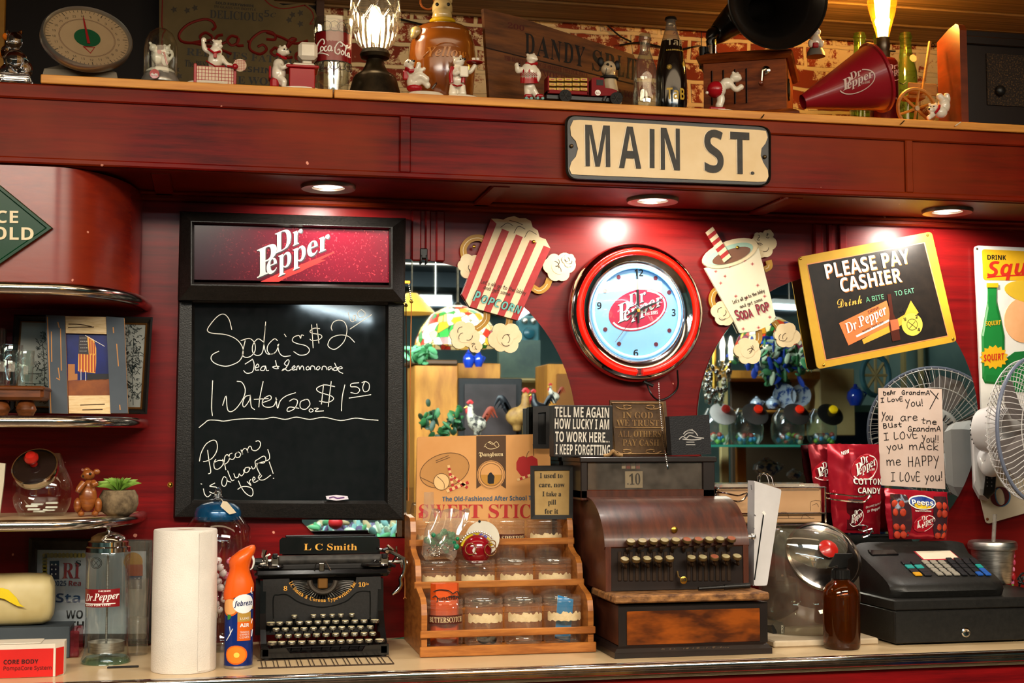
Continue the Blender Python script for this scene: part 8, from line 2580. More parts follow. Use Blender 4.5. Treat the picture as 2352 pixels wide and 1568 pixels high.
# crate panel
Y=YE+.02
t=figure('crate_panel','worn wooden fruit crate end with stencilled black lettering','crate panel',1280,Y+.05)
CRW=mat('crate_wood','#6a3c16',.6,hx2='#3e2009',scale=3,stretch=(2,4,18),bump=.2)
yA,yB2=YE+.06,YE+.22
def CPX(px,py):                                  # the panel stands at an angle
 d=ray(px,py)
 A_=Vector((P(1108,100,yA).x,yA,0));B_=Vector((P(1455,100,yB2).x,yB2,0))
 n_=(B_-A_).cross(Vector((0,0,1)))
 t_=(A_-CAMP).dot(n_)/d.dot(n_);return CAMP+d*t_
n_=Vector((P(1455,100,yB2).x-P(1108,100,yA).x,yB2-yA,0)).normalized().cross(Vector((0,0,1)))
m=MB()
q=[CPX(1105,22),CPX(1180,40),CPX(1450,128),CPX(1456,150),CPX(1462,250),CPX(1120,236)]
for v in q[-2:]:v.z=ZT0
m.loft([[v+n_*d for v in q]for d in(0,.010)],CRW,smooth=False)
pl=[CPX(1110,112)+n_*.0104,CPX(1452,196)+n_*.0104]
m.tube(pl,.0016,mat('crate_gap','#1c0c04',.8),4)
m.build('panel',t)
m=MB()
def ctext(s_,font,A_,B_,h,mm):
 a,b=CPX(*A_)+n_*.0108,CPX(*B_)+n_*.0108
 L_=math.hypot(B_[0]-A_[0],B_[1]-A_[1])
 m.text_on(s_,font,frame(a,b-a,(0,0,1)),(b-a).length,h*(b-a).length/L_*.96,mm)
INKC=mat('stencil_black','#120c08',.7);INKR=mat('stencil_red','#4a140c',.7)
for ch,A_,B_ in(('D',(1200,124),(1222,128)),('A',(1226,130),(1255,137)),('N',(1258,138),(1282,144)),('D',(1288,145),(1310,150)),('Y',(1312,151),(1336,157)),('S',(1354,163),(1376,168)),('P',(1382,170),(1404,175)),('L',(1412,177),(1428,180)),('I',(1432,181),(1440,183)),('T',(1440,184),(1456,187))):
 ctext(ch,'serif',A_,B_,42,INKC)
ctext('200','serif',(1160,66),(1198,74),11,INKR)
ctext('THE MANUFACTURERS GUARANTEE THIS FOR PIECE','serif',(1152,140),(1344,180),9,INKR)
ctext('SMOKED AND MADE TO YOU','serif',(1230,176),(1458,232),14,INKR)
m.build('stencilling',t)
# skating bear in a jumper
Y=YE-.012
t=figure('bear_figurine','white bear figurine in a red patterned jumper standing on roller skates','figurine',1216,Y,'white bear figurines on the header')
body(t,[(1216,166,21,22,0),(1216,182,19,14,0),(1222,135,13,11,0),(1230,136,6,5,-.006),(1212,126,3.4,3.4,0),(1226,125,3.4,3.4,0),(1216,200,13,14,0)],[([(1212,204,0),(1212,222,-.004)],(9,7)),([(1222,204,0),(1234,222,0)],(9,7)),([(1200,158,-.004),(1190,164,-.008),(1188,150,-.01)],(6,6)),([(1232,160,-.006),(1238,172,-.008),(1234,184,-.006)],(6,5))],Y)
m=MB()
f3=lambda u,py:P(1216+21.5*math.sin(R(-80+160*u)),py,Y-21.5*S(1216,160,Y)*math.cos(R(-80+160*u)))
m.loft([[f3(i/16,py)for i in range(17)]for py in(180,186,191)],PRED,closed=False,caps=False)
for i in range(9):
 m.add([f3(i/9,180),f3((i+.5)/9,175),f3((i+1)/9,180)],[(0,1,2)],PRED)
for row in(168,172):m.tube([f3(i/18,row+(2 if i%2 else-2))for i in range(19)],.0007,PRED,4)
for i in(4,8,12):
 m.add([f3(i/16,158),f3((i+.8)/16,163),f3(i/16,168),f3((i-.8)/16,163)],[(0,1,2,3)],PRED)
m.build('red_jumper_pattern',t)
m=MB();m.tube([V(1210,146,Y,-.008),V(1220,149,Y,-.014),V(1232,146,Y,-.006),V(1220,144,Y,.01)],.0035,PRED,8,closed=True);m.build('red_collar',t)
for px in(1214,1240):
 m=MB();q=V(px,222,Y,-.008);m.box(q+Vector((-.010,-.006,-.003)),q+Vector((.008,.006,.005)),PRED,.003)
 for dx in(-.006,.005):m.tube([q+Vector((dx,-.007,-.0045)),q+Vector((dx,.007,-.0045))],.0032,mat('teal_wheel','#5a8a84',.4),10)
 m.build('roller_skate',t)
m=MB();m.lathe([(0,0),(.026,0),(.027,.002),(0,.003)],PORC,at(1222,Y-.002),24,sy=.6);m.build('base',t)
m=MB();m.ball(P(1192,149,Y-.012),.0045,mat('cola_brown','#2a0c08',.15,coat=.5),10,6);m.build('dark_ball',t)
# delivery truck
Y=YE-.012
t=figure('toy_truck','red toy soda delivery truck loaded with yellow crates','toy truck',1340,Y)
TRK=mat('truck_red','#740c10',.5,spec=.12);k=S(1340,200,Y)
m=MB();a,b=V(1254,218,Y),V(1347,184,Y);m.box((a.x,Y-.018,a.z),(b.x,Y+.018,a.z+.008),TRK,.001);m.box((V(1252,220,Y).x,Y-.012,V(1300,232,Y).z),(V(1400,230,Y).x,Y+.012,V(1300,222,Y).z),BLACK,.001);m.box((a.x,Y-.018,a.z),(a.x+.003,Y+.018,b.z+.0),TRK);m.box((b.x-.003,Y-.018,a.z),(b.x,Y+.018,b.z),TRK);m.box((a.x+.003,Y-.006,a.z),(b.x-.003,Y+.006,b.z),BLACK);m.build('truck_bed',t)
for row,py in enumerate((187,198,209)):
 for j in range(5):
  m=MB();p0,p1=V(1256+j*18,py+3,Y),V(1273+j*18,py-3,Y);m.box((p0.x+.0004,Y-.0175,p0.z),(p1.x,Y+.0175,p1.z),mat('crate_yellow','#c0983c',.5),.0006);pm=(p0+p1)/2;m.box((pm.x-.004,Y-.0180,pm.z-.0008),(pm.x+.004,Y-.0174,pm.z+.0008),PRED);m.build('soda_crate',t)
m=MB();cb_=[(1354,224),(1354,186),(1358,182),(1382,183),(1385,206),(1402,208),(1412,212),(1414,224)]
rs=[[V(x,y,Y)+Vector((0,d,0))for x,y in cb_]for d in(-.017,.017)];m.loft(rs,TRK,smooth=False);m.build('cab',t)
m=MB();a,b=V(1365,200,Y),V(1381,188,Y);m.box((a.x,Y-.0176,a.z),(b.x,Y+.0176,b.z),LBLACK);m.build('cab_window',t)
m=MB();m.lathe([(0,0),(6.5*k,0),(6.5*k,.0006),(0,.0006)],LWHITE,M=front(V(1373,213,Y,-.0173)),seg=20);m.text('Cola','script',(1369,215),(1378,215),4,PRED,Y-.0182);m.build('door_emblem',t)
m=MB();m.tube([V(1386,232,Y,-.012),V(1392,218,Y,-.012),V(1408,210,Y,-.012),V(1424,216,Y,-.012),V(1428,226,Y,-.012)],.003,BLACK,8,flat=1.6);m.build('fender',t)
for px in(1294,1410):
 for d in(-.016,.016):
  m=MB();q=V(px,230,Y);r_=14*k;q.z=ZT0+r_;m.tube([q+Vector((0,d-.004,0)),q+Vector((0,d+.004,0))],r_,mat('tyre_rubber','#0c0b0a',.7),22)
  for a_ in range(6):m.tube([q+Vector((0,d-.0045 if d<0 else d+.0045,0)),q+Vector((r_*.7*math.cos(R(a_*60)),d-.0045 if d<0 else d+.0045,r_*.7*math.sin(R(a_*60))))],.001,mat('spoke_grey','#2a2826',.4),5)
  m.build('wheel',t)
# dog figurine
Y=YE+.03
t=figure('dog_figurine','white dog figurine with black ears and collar behind the toy truck','figurine',1396,Y)
body(t,[(1398,158,17,18,0),(1392,160,12,12,-.014)],[([(1398,170,0),(1402,210,0),(1404,235,0)],(15,22))],Y,'dog_body',mat('aged_porcelain','#a8967a',.3,hx2='#98866a',scale=14,coat=.4),.0025)
m=MB();
for(px,py)in((1380,142),(1418,150)):
 m=MB();m.ball(P(px,py,Y-.004),(.008,.006,.011),LBLACK,10,8);m.build('black_ear',t)
m=MB();q=P(1399,180,Y);m.tube([q+Vector((.018*math.cos(R(a)),.018*math.sin(R(a)),0))for a in range(0,360,20)],.0035,LBLACK,8,closed=True);m.build('black_collar',t)
m=MB();m.ball(P(1396,148,Y-.022),.0035,LBLACK,8,6);m.ball(P(1404,152,Y-.017),.002,LBLACK,8,6);m.tube([P(1393,156,Y-.031),P(1391,172,Y-.026)],.0008,LBLACK,4);m.build('face',t)
# bottles
def bottle(label,px,Y,prof,m_,name='glass_bottle',grp=None):
 t=thing(name,label,'bottle',at(px,Y),grp)
 k=S(px,150,Y);c=at(px,Y)
 mb_=MB();mb_.lathe([(r_*k,zat(px,py,Y)-ZT0 if py else 0)for r_,py in prof],m_,c,32);mb_.build('bottle_body',t)
 return t,c,k
Y=YE-.005
DKG=thin_glass('aqua_bottle_glass','#dfe2d6',1.4,.06)
bt,c,k=bottle('empty clear ribbed soda bottle standing beside the black bottle',1482,Y,[(0,0),(26,0),(28,236),(28,220),(25,200),(26,180),(24,155),(17,135),(12,120),(11,105),(11,96),(14,94),(14,88),(11,86),(13,84),(12,79),(9,79)],DKG)
Y=YE+.0
COLA=mat('cola_glass_black','#0a0504',.08,coat=.8)
bt,c,k=bottle('tall full black soda bottle with yellow lettering',1542,Y,[(0,0),(32,0),(34,240),(34,190),(33,165),(28,130),(23,105),(21,96),(0,96)],COLA,'soda_bottle')
m=MB();H=lambda py:zat(1542,py,Y)-ZT0
m.lathe([(21*k,H(97)),(15*k,H(75)),(11*k,H(58)),(10*k,H(50)),(12*k,H(48)),(12*k,H(44)),(0,H(43))],thin_glass('bottle_neck_glass','#cfc4ae',1.3,.1),c,28);m.build('glass_neck',bt)
m=MB();m.lathe([(0,H(40)),(12*k,H(40.5)),(13*k,H(43)),(14*k,H(47)),(12.5*k,H(47)),(0,H(46))][::-1],mat('crown_cap_black','#14110e',.4,.5),c,24);m.build('crown_cap',bt)
fb_=lambda r_,a0,a1,z0:(lambda u,w:c+Vector(((r_*k+.0006)*math.sin(R(a0+(a1-a0)*u)),-(r_*k+.0006)*math.cos(R(a0+(a1-a0)*u)),z0+w)))
TY=mat('print_yellow','#b8942c',.45)
m=MB();f=fb_(34,-36,36,H(236));m.text_map('TaB','sansb',lambda x,y:f(x,y*.025),TY)
f=fb_(23.4,-40,60,H(112));m.text_map('TaB','sansb',lambda x,y:f(x,y*.016),mat('print_cream','#8a7858',.5))
f=fb_(28.4,-40,50,H(124));m.text_map('CALORIES PER','sansb',lambda x,y:f(x,y*.003),TY)
for px,py in((1528,163),(1560,155)):
 u=math.degrees(math.asin(max(-1,min(1,(px-1542)/33))));
 for a in range(0,180,30):
  d=Vector((math.cos(R(a))*math.cos(R(u)),math.cos(R(a))*math.sin(R(u)),math.sin(R(a))))*.006
  q=c+Vector(((33.6*k+.001)*math.sin(R(u)),-(33.6*k+.001)*math.cos(R(u)),H(py)));m.tube([q-d,q+d],.0005,TY,4)
m.build('printed_label',bt)
# gramophone
Y=YE+.01
t=figure('gramophone','antique wooden gramophone with a big black horn and side crank','gramophone',1760,Y+.06)
GRW=mat('gramophone_wood','#7a3a14',.45,hx2='#4c200c',scale=4,stretch=(3,3,20),spec=.12)
A_,B_,C_=(1610,1832,1956)
yF,yE_=Y+.085,Y+.0
pa=Vector((P(1616,200,yF).x,yF,0));pb=Vector((P(1806,200,yE_).x,yE_,0))
ud=(pb-pa).normalized();vd=Vector((-ud.y,ud.x,0))
wd_=(pb-pa).length;dp=.235
def gp(u,v,z):q=pa+ud*u+vd*v;q.z=z;return q
ztb=zat(1806,122,yE_)
def slab(mb_,ex,z0,z1,mm,z0x=None):
 mb_.loft([[gp(-e,-e,z),gp(wd_+e,-e,z),gp(wd_+e,dp+e,z),gp(-e,dp+e,z)]for e,z in ex],mm,smooth=False)
m=MB();slab(m,((0,ZT0+.018),(0,ztb-.004)),0,0,GRW);m.build('cabinet',t)
m=MB();slab(m,((.030,ZT0),(.030,ZT0+.008),(.022,ZT0+.014),(.008,ZT0+.020),(0,ZT0+.022)),0,0,GRW);m.build('base_moulding',t)
m=MB();slab(m,((.004,ztb-.012),(.012,ztb-.006),(.016,ztb),(.012,ztb+.005),(.004,ztb+.008),(-.008,ztb+.014),(-.03,ztb+.016)),0,0,GRW);m.build('lid',t)
m=MB()
for i in range(4):
 q0,q1=gp(wd_*(.1+.14*i),-.001,ZT0+.04),gp(wd_*(.1+.14*i),-.001,ztb-.03);m.tube([q0,q1],.006,LBLACK,8,flat=.2)
m.build('sound_slots',t)
m=MB();q=gp(wd_*.76,-.002,zat(1752,156,yE_));Mq=frame(q,ud,(0,0,1));m2=MB(Mq)
m2.lathe([(0,0),(.011,0),(.010,.003),(.006,.005),(0,.006)],CHROME,seg=20);m2.tube([(0,0,.006),(0,0,.012),(-.008,-.004,.013)],.0035,CHROME,8);m2.tube([(-.006,-.002,.013),(-.009,-.036,.014)],.0032,CHROME,8);m2.tube([(-.009,-.034,.012),(-.009,-.034,.022)],.003,CHROME,8);m2.lathe([(0,.018),(.005,.018),(.006,.028),(.004,.038),(0,.039)],mat('crank_wood','#6a2c10',.35,coat=.4),(-.009,-.036,0),14);m2.build('crank',t)
Me=frame(gp(wd_+.001,dp*.24,(ZT0+ztb)/2+.004),vd,(0,0,1))
m=MB(Me);m.prism([(.022*math.cos(R(a)),.026*math.sin(R(a)))for a in range(0,360,30)],.003,BRZ);m.prism([(.012*math.cos(R(a)),.016*math.sin(R(a)))for a in range(0,360,30)],.004,LBLACK);m.build('crank_escutcheon',t)
# horn
HRN=mat('horn_black','#0e0c0a',.35,.3,hx2='#191512',scale=8,coat=.3)
hm=P(1786,-4,Y-.05);ht=P(1634,110,Y+.12)
ax=Vector((-.12,-.97,-.12)).normalized()
Rh=106*S(1786,0,Y-.05)
m=MB();ctrl=smooth_path([ht,ht+Vector((.002,0,.03)),P(1648,78,Y+.13),P(1690,42,Y+.13),P(1732,14,Y+.09),P(1764,0,Y+.03),hm],6)
n=len(ctrl);rr=[.012+(Rh*.98-.012)*(i/(n-1))**1.9 for i in range(n)]
rings=[]
for i in range(n):
 tg=(ctrl[min(i+1,n-1)]-ctrl[max(i-1,0)]).normalized();tg=tg.lerp(ax,(i/(n-1))**1.5).normalized()
 up=Vector((0,0,1));sd=tg.cross(up).normalized();up2=sd.cross(tg)
 rings.append([ctrl[i]+(sd*math.cos(2*PI*j/40)+up2*math.sin(2*PI*j/40))*rr[i]*(1+.012*math.cos(10*2*PI*j/40))for j in range(40)])
m.loft(rings,HRN,caps=False)
sd=ax.cross(Vector((0,0,1))).normalized();up2=sd.cross(ax)
flr=[[hm+ax*dz+(sd*math.cos(2*PI*j/40)+up2*math.sin(2*PI*j/40))*Rh*f_ for j in range(40)]for f_,dz in((.98,0),(1.02,.004),(1.04,.003),(1.03,-.003),(.98,-.004))]
m.loft(flr,HRN,caps=False);inner=[[hm+ax*dz+(sd*math.cos(2*PI*j/40)+up2*math.sin(2*PI*j/40))*Rh*f_ for j in range(40)]for f_,dz in((.985,.001),(.80,-.012),(.66,-.03),(.5,-.07),(.3,-.13))]
m.loft(inner,HRN,caps=False)
m.build('horn',t)
m=MB();m.tube([ht+Vector((0,0,-.045)),ht+Vector((0,0,.004))],.012,CHROME,14);m.tube([ht+Vector((-.02,0,-.05)),ht+Vector((-.02,0,.0))],.010,BLACK,12);m.tube([ht+Vector((-.022,.0,-.018)),ht+Vector((.012,0,-.018))],.010,BLACK,12);m.build('horn_elbow',t)
# bending bear
Y=YH+.018
t=figure('bear_figurine','white bear figurine in red shorts bending forward beside the gramophone crank','figurine',1660,Y,'white bear figurines on the header')
body(t,[(1648,206,19,18,0),(1670,192,15,13,0),(1690,178,13,11,0),(1698,180,6,5,-.005),(1684,167,3.4,3.4,-.004),(1694,168,3.4,3.4,.004),(1624,213,4,4,0)],[([(1650,214,0),(1656,228,0),(1652,242,0)],(10,8)),([(1678,192,-.006),(1690,206,-.01),(1702,200,-.012)],(6,6))],Y)
m=MB();m.ball(P(1644,206,Y),(.0205,.019,.019),PRED,20,12);m.build('red_shorts',t)
m=MB();m.box((V(1626,250,Y).x,Y-.012,ZT0),(V(1664,250,Y).x,Y+.012,ZT0+.008),PRED,.003);m.build('red_slipper',t)
m=MB();m.lathe([(0,0),(.034,0),(.034,.003),(0,.004)],PORC,at(1656,Y+.004),24,sy=.5);m.build('base',t)
# bear behind the horn
q=G(1874,130,ztb+.0165);Y=q.y;q0z=q.z
t=thing('bear_figurine','small white bear figurine standing on the gramophone lid behind the horn','figurine',q,'white bear figurines on the header')
body(t,[(1874,96,13,16,0),(1876,74,9,9,0),(1862,100,6,9,-.01),(1886,100,6,9,-.01)],[],Y,vs=.002)
m=MB();q=V(1873,104,Y,-.014);m.box(q+Vector((-.007,-.004,-.006)),q+Vector((.007,.004,.006)),PRED,.002);m.build('red_shorts',t)
m=MB();h_=zat(1874,110,Y)-q0z;m.lathe([(0,0),(.022,0),(.02,h_*.5),(.014,h_),(0,h_)],mat('stand_grey','#6a665c',.5),Vector(t.location),24);m.build('stand',t)
# megaphone
Y=YH+.045
t=figure('megaphone','red cardboard megaphone lying on its side with a white soda logo','megaphone',1950,Y)
MEG=mat('megaphone_red','#7c0e1a',.34,spec=.25,hx2='#841420',scale=4,coat=.2)
p0,p1=P(1844,234,Y+.006),P(2006,180,Y-.004)
r0_,r1_=16*S(1844,234,Y),71*S(2002,184,Y)
ax=(p1-p0);L_=ax.length;ax.normalize()
p1=p0+ax*L_
low=p1.z-r1_*math.sqrt(max(0,1-ax.z**2));shift=ZT0+.0005-low
p0.z+=max(0,shift);p1.z+=max(0,shift)
mz=ax.to_track_quat('Z','Y').to_matrix().to_4x4();mz.translation=p0
m=MB(mz);m.shell([(r0_,0),(r0_*1.02,.004),(r1_,L_),(r1_*1.07,L_+.002),(r1_*1.07,L_+.008),(r1_*.99,L_+.009),(r1_*.95,L_),(r0_*.9,.004),(r0_*.9,0)],MEG,seg=48);m.build('cone',t)
sdv=ax.cross(Vector((0,1,0))).normalized();
vf=(Vector((0,-1,0))-ax*(-ax.y)).normalized();vt=ax.cross(vf)
if vt.z<0:vt=-vt
def mfn(X,Yy,lf=0.):
 s_=.30+X/650*.44;r_=r0_+(r1_-r0_)*s_
 a=(Yy-225)/650*.44*L_/r_
 return p0+ax*(s_*L_)+(vf*math.cos(a)+vt*math.sin(a))*(r_+.001+lf)
def mfn2(X,Yy,lf=0.):
 a=R(-17);x,y=(X-300)*math.cos(a)-(Yy-190)*math.sin(a),(X-300)*math.sin(a)+(Yy-190)*math.cos(a)
 return mfn(x*.78+480,y*.78+225,lf)
m=MB();dp_oval(m,mfn2,None,mat('print_pink_white','#c8b0a8',.5),None);m.build('soda_logo',t)
# edison bulb lamp on a soda can
Y=YE+.15
t=figure('can_lamp','table lamp made from a red soda can with a big glowing filament bulb','table lamp',2030,Y)
c=at(2030,Y);k=S(2030,180,Y);H=lambda py:zat(2030,py,Y)-ZT0
m=MB();m.box(c+Vector((-.062,-.05,0)),c+Vector((.062,.05,.010)),DARKW,.003);m.box(c+Vector((-.052,-.045,.010)),c+Vector((.052,.045,.020)),DARKW,.004);m.build('wooden_foot',t)
CANR=mat('can_maroon_gloss','#4a0a10',.2,.4,hx2='#5a0c14',scale=5,coat=.4)
m=MB();m.lathe([(0,.0202),(26*k,.0202),(30*k,.026),(30*k,H(146)),(25*k,H(138)),(0,H(137))],CANR,c,36);m.build('soda_can',t)
fc_=lambda X,Yy,lf=0.:c+Vector(((30*k+.0006+lf)*math.sin(R(-40+X/650*110)),-(30*k+.0006+lf)*math.cos(R(-40+X/650*110)),H(188)+Yy/650*.05))
m=MB();dp_oval(m,fc_,None,mat('print_pink_white','#c8b0a8',.5),None)
f=lambda u,w:c+Vector(((30*k+.001)*math.sin(R(-10+60*u)),-(30*k+.001)*math.cos(R(-10+60*u)),H(234)+w));m.text_map('12 FL OZ (355 mL)','sans',lambda x,y:f(x,y*.004),mat('print_pink_white','#c8b0a8',.5));m.build('can_printing',t)
m=MB();m.lathe([(0,H(138)),(16*k,H(138)),(14*k,H(130)),(15*k,H(122)),(13*k,H(116)),(15*k,H(108)),(14*k,H(96)),(14*k,H(88)),(0,H(87))],mat('socket_nickel','#5a5248',.3,.9),c,24);m.tube([c+Vector((14*k,0,H(116))),c+Vector((28*k,0,H(116)))],.0026,BLACK,8);m.build('bulb_socket',t)
m=MB();m.shell([(13*k,H(88)),(14*k,H(80)),(19*k,H(60)),(28*k,H(25)),(31*k,H(5)),(28*k,H(-15)),(18*k,H(-34)),(6*k,H(-44)),(.0001,H(-46))],thin_glass('bulb_glass_amber','#ffdc90',.9,.08,'#ffb040'),c,32);m.build('bulb_glass',t)
FIL=mat('filament_glow','#fff0c0',.4,emit='#ffd890',es=30)
m=MB()
for i in range(6):
 a=2*PI*i/6
 m.tube([c+Vector((6*k*math.cos(a),6*k*math.sin(a),H(84))),c+Vector((13*k*math.cos(a),13*k*math.sin(a),H(0)))],.0062,FIL,8)
m.build('filament',t)
m=MB();m.tube([c+Vector((0,0,H(88))),c+Vector((0,0,H(50)))],.004,CLEAR,8);m.build('stem',t)
light('filament_lamp','POINT',c+Vector((0,0,H(30))),c,24,(1,.66,.26),.03)
# green bottles in a little cart
Yg=YE+.32
GRB=thin_glass('green_bottle_glass','#b4cf8c',1.5,.08,'#7a9a4a')
prof=[(0,0),(22,0),(23,190),(22,165),(16,140),(13,120),(12,105),(12,92),(14,90),(14,84),(12,82),(12,77),(9,77)]
for i,(px,dy,lab)in enumerate(((1976,0,'pale green glass bottle standing behind the megaphone mouth'),(2082,0,'green glass bottle with a red and white label in the little cart'),(2022,.05,'green glass bottle half hidden behind the filament bulb socket'))):
 bt,c,k=bottle(lab,px,Yg+dy,prof,GRB,'glass_bottle','green bottles by the little cart')
 m=MB();f=lambda u,w:c+Vector(((18*k)*math.sin(R(-10+60*u)),-(18*k)*math.cos(R(-10+60*u)),zat(px,146,Yg+dy)-ZT0+w))
 m.lathe([(0,0),(8*k,0),(8*k,.0006),(0,.0006)],mat('label_cream_red','#b8a080',.5),M=front(Vector((c.x+8*k,c.y-16*k,zat(px,138,Yg+dy)))),seg=18);m.build('paper_label',bt)
Y=YE+.06
t=figure('wooden_cart','small pine wooden cart with spoked wheels beside the radio','cart',2110,Y)
CRT=mat('cart_pine','#a8742c',.5,hx2='#8a5a1e',scale=5,stretch=(3,3,14))
m=MB();q0,q1=V(2093,186,Y),V(2158,180,Y)
m.box((q0.x,Y+.012,zat(2100,222,Y)),(q1.x-.03,Y+.05,zat(2100,214,Y)),CRT,.001);m.box((q0.x,Y+.012,zat(2100,214,Y)),(q1.x,Y+.018,q0.z),CRT,.001);m.build('cart_bed',t)
m=MB();m.tube([V(2118,214,Y,.006),V(2136,96,Y,.02)],.0042,CRT,6,smooth=False);m.build('handle_post',t)
for px,py,rr_,dy in((2104,228,42,-.012),):
 m=MB();cw=P(px,py,Y+dy);r_=rr_*S(px,py,Y+dy);cw.z=ZT0+r_+.0005
 m.tube([cw+Vector((r_*math.cos(R(a)),0,r_*math.sin(R(a))))for a in range(0,360,12)],.0048,CRT,6,closed=True)
 for a in range(0,180,60):m.tube([cw+Vector((r_*math.cos(R(a+20)),0,r_*math.sin(R(a+20)))),cw-Vector((r_*math.cos(R(a+20)),0,r_*math.sin(R(a+20))))],.0034,CRT,6)
 m.tube([cw+Vector((0,-.006,0)),cw+Vector((0,.02,0))],.006,mat('axle_steel','#8a8070',.35,.8),10);m.build('wheel',t)
m=MB();m.tube(smooth_path([V(2137,104,Y,.018),V(2144,100,Y,.015),V(2148,108,Y,.02),V(2142,112,Y,.022)]),.0012,LBLACK,5);m.tube([V(2066,190,Y,.008),V(2074,194,Y,.004),V(2082,188,Y,.008)],.0012,LBLACK,5);m.build('black_tie',t)
# lounging bear
Y=YH+.02
t=figure('bear_figurine','white bear figurine lying on a red mat with its legs up beside the radio','figurine',2156,Y,'white bear figurines on the header')
body(t,[(2144,250,12,11,0),(2138,252,7,6,-.01),(2160,258,15,13,0),(2168,242,13,18,.004),(2135,240,3.4,3.4,0),(2150,239,3.4,3.4,0)],[([(2168,240,.004),(2164,228,0),(2158,222,0)],(8,7)),([(2174,238,.006),(2176,226,.004),(2174,220,.004)],(7,6)),([(2144,262,-.006),(2134,270,-.014)],(6,5))],Y)
face(t,[(2138,245),(2145,244)],(2134,250),Y,-.014)
m=MB();m.tube([V(2148,260,Y,-.014),V(2156,250,Y,-.016),V(2158,242,Y,-.008)],.003,PRED,6);m.build('red_scarf',t)
m=MB();m.lathe([(0,0),(.032,0),(.034,.002),(0,.003)],PRED,at(2160,Y),24,sy=.55);m.build('red_mat',t)
# radio
Y=YE+.0
t=figure('vintage_radio','big dark wooden radio cabinet with a rounded red-brown side panel','radio',2320,Y+.1)
sx0,sx1=P(2162,150,Y+.16),P(2216,150,Y)
SIDE=mat('radio_side_veneer','#6a2c10',.3,hx2='#54200a',scale=3,stretch=(3,3,12),coat=.4)
zr1=zat(2210,50,Y)
sl_=[(Y,ZT0),(Y,zr1-.02),(Y+.006,zr1-.006),(Y+.018,zr1),(Y+.05,zr1-.004),(Y+.105,zr1-.02),(Y+.105,ZT0)]
xs0=P(2222,150,Y).x
m=MB();m.loft([[Vector((x-.0*(y-Y),y,z))for y,z in sl_]for x in(xs0-.018,xs0)],SIDE,smooth=False);m.build('side_panel',t)
RAD=mat('radio_dark_wood','#120905',.35,hx2='#1a0d06',scale=4,coat=.3)
m=MB();m.box((xs0+.0005,Y+.012,ZT0),(xs0+.42,Y+.105,zr1-.012),RAD,.004);m.box((xs0+.0005,Y+.004,zr1-.05),(xs0+.42,Y+.02,zr1-.03),RAD,.002);m.build('radio_case',t)
gx,gz0,gz1=P(2272,200,Y).x,zat(2300,240,Y),zat(2300,122,Y)
m=MB();m.box((gx,Y+.008,gz0),(gx+.2,Y+.0125,gz1),mat('grille_cloth','#1c120a',.8,hx2='#5a4020',scale=260,lo=.52,hi=.66));m.build('speaker_cloth',t)
m=MB();m.ball(P(2298,208,Y+.002),(.013,.008,.013),BLACK,16,10);m.build('tuning_knob',t)
# cords above the shelf
def cord(label,pts,r_,Ys_):
 mb_=MB();mb_.tube(smooth_path([P(a,b,y)for(a,b),y in zip(pts,Ys_)],5),r_,BLACK,6)
 tag(mb_.build('electric_cable'),label,'cord')
yb=YB-.012
cord('black cord looping along the bricks behind the crystal lamp',[(752,-6),(772,8),(800,20),(900,40),(950,52),(975,58)],.0028,[yb]*6)
cord('thin black cord draped over the bricks above the crate panel',[(1180,36),(1200,30),(1240,20),(1290,0),(1320,4),(1370,36),(1420,80),(1450,96)],.0022,[yb]*8)
cord('black cord running along the bricks to the gramophone',[(1424,104),(1470,98),(1510,106),(1560,114),(1600,106),(1612,108)],.0028,[yb,yb,yb,yb,yb-.03,YE+.15])
cord('straight thin black wire hanging down the bricks by the gramophone',[(1610,14),(1611,60),(1611,108)],.0012,[yb]*3)
# bent nails along the edge of the pine boards
for i,(a,b)in enumerate((((1755,263),(1749,271)),((2077,277),(2069,285)),((2207,280),(2194,289)))):
 m=MB();m.tube([P(a[0],a[1],YH-.007),P(b[0],b[1],YH-.011)],.0012,BLACK if i<2 else PORC,6)
 tag(m.build('bent_nail'),('dark bent nail on the pine edge below the gramophone','dark bent nail on the pine edge below the can lamp','white plastic nail on the pine edge near the radio')[i],'nail')
# ------------------------------------------------------------------ the room the mirrors show
def rbox(mb_,p0,p1,d,dep,m,bev=0.):
 a,b=RM(p0[0],p0[1],d),RM(p1[0],p1[1],d)
 mb_.box((min(a.x,b.x),a.y-dep,min(a.z,b.z)),(max(a.x,b.x),a.y,max(a.z,b.z)),m,bev);return mb_
def rk_(d):return(3.2+d)/3200
PINR=mat('hutch_pine','#b87a2c',.5,hx2='#94591c',scale=3,stretch=(6,6,1.4))
PALE=mat('pale_pine','#b8a06a',.5,hx2='#a08a54',scale=3)
DKR=mat('room_dark','#15181a',.5)
BLUG=mat('cobalt_glaze','#0c2478',.15,hx2='#14389a',scale=12,coat=.6)
BWH=mat('blue_white_china','#b8c4d0',.2,hx2='#24488c',scale=26,lo=.5,hi=.58,coat=.6)
TUBE=mat('lit_tube','#ffffff',.4,emit='#d8f4ff',es=14)
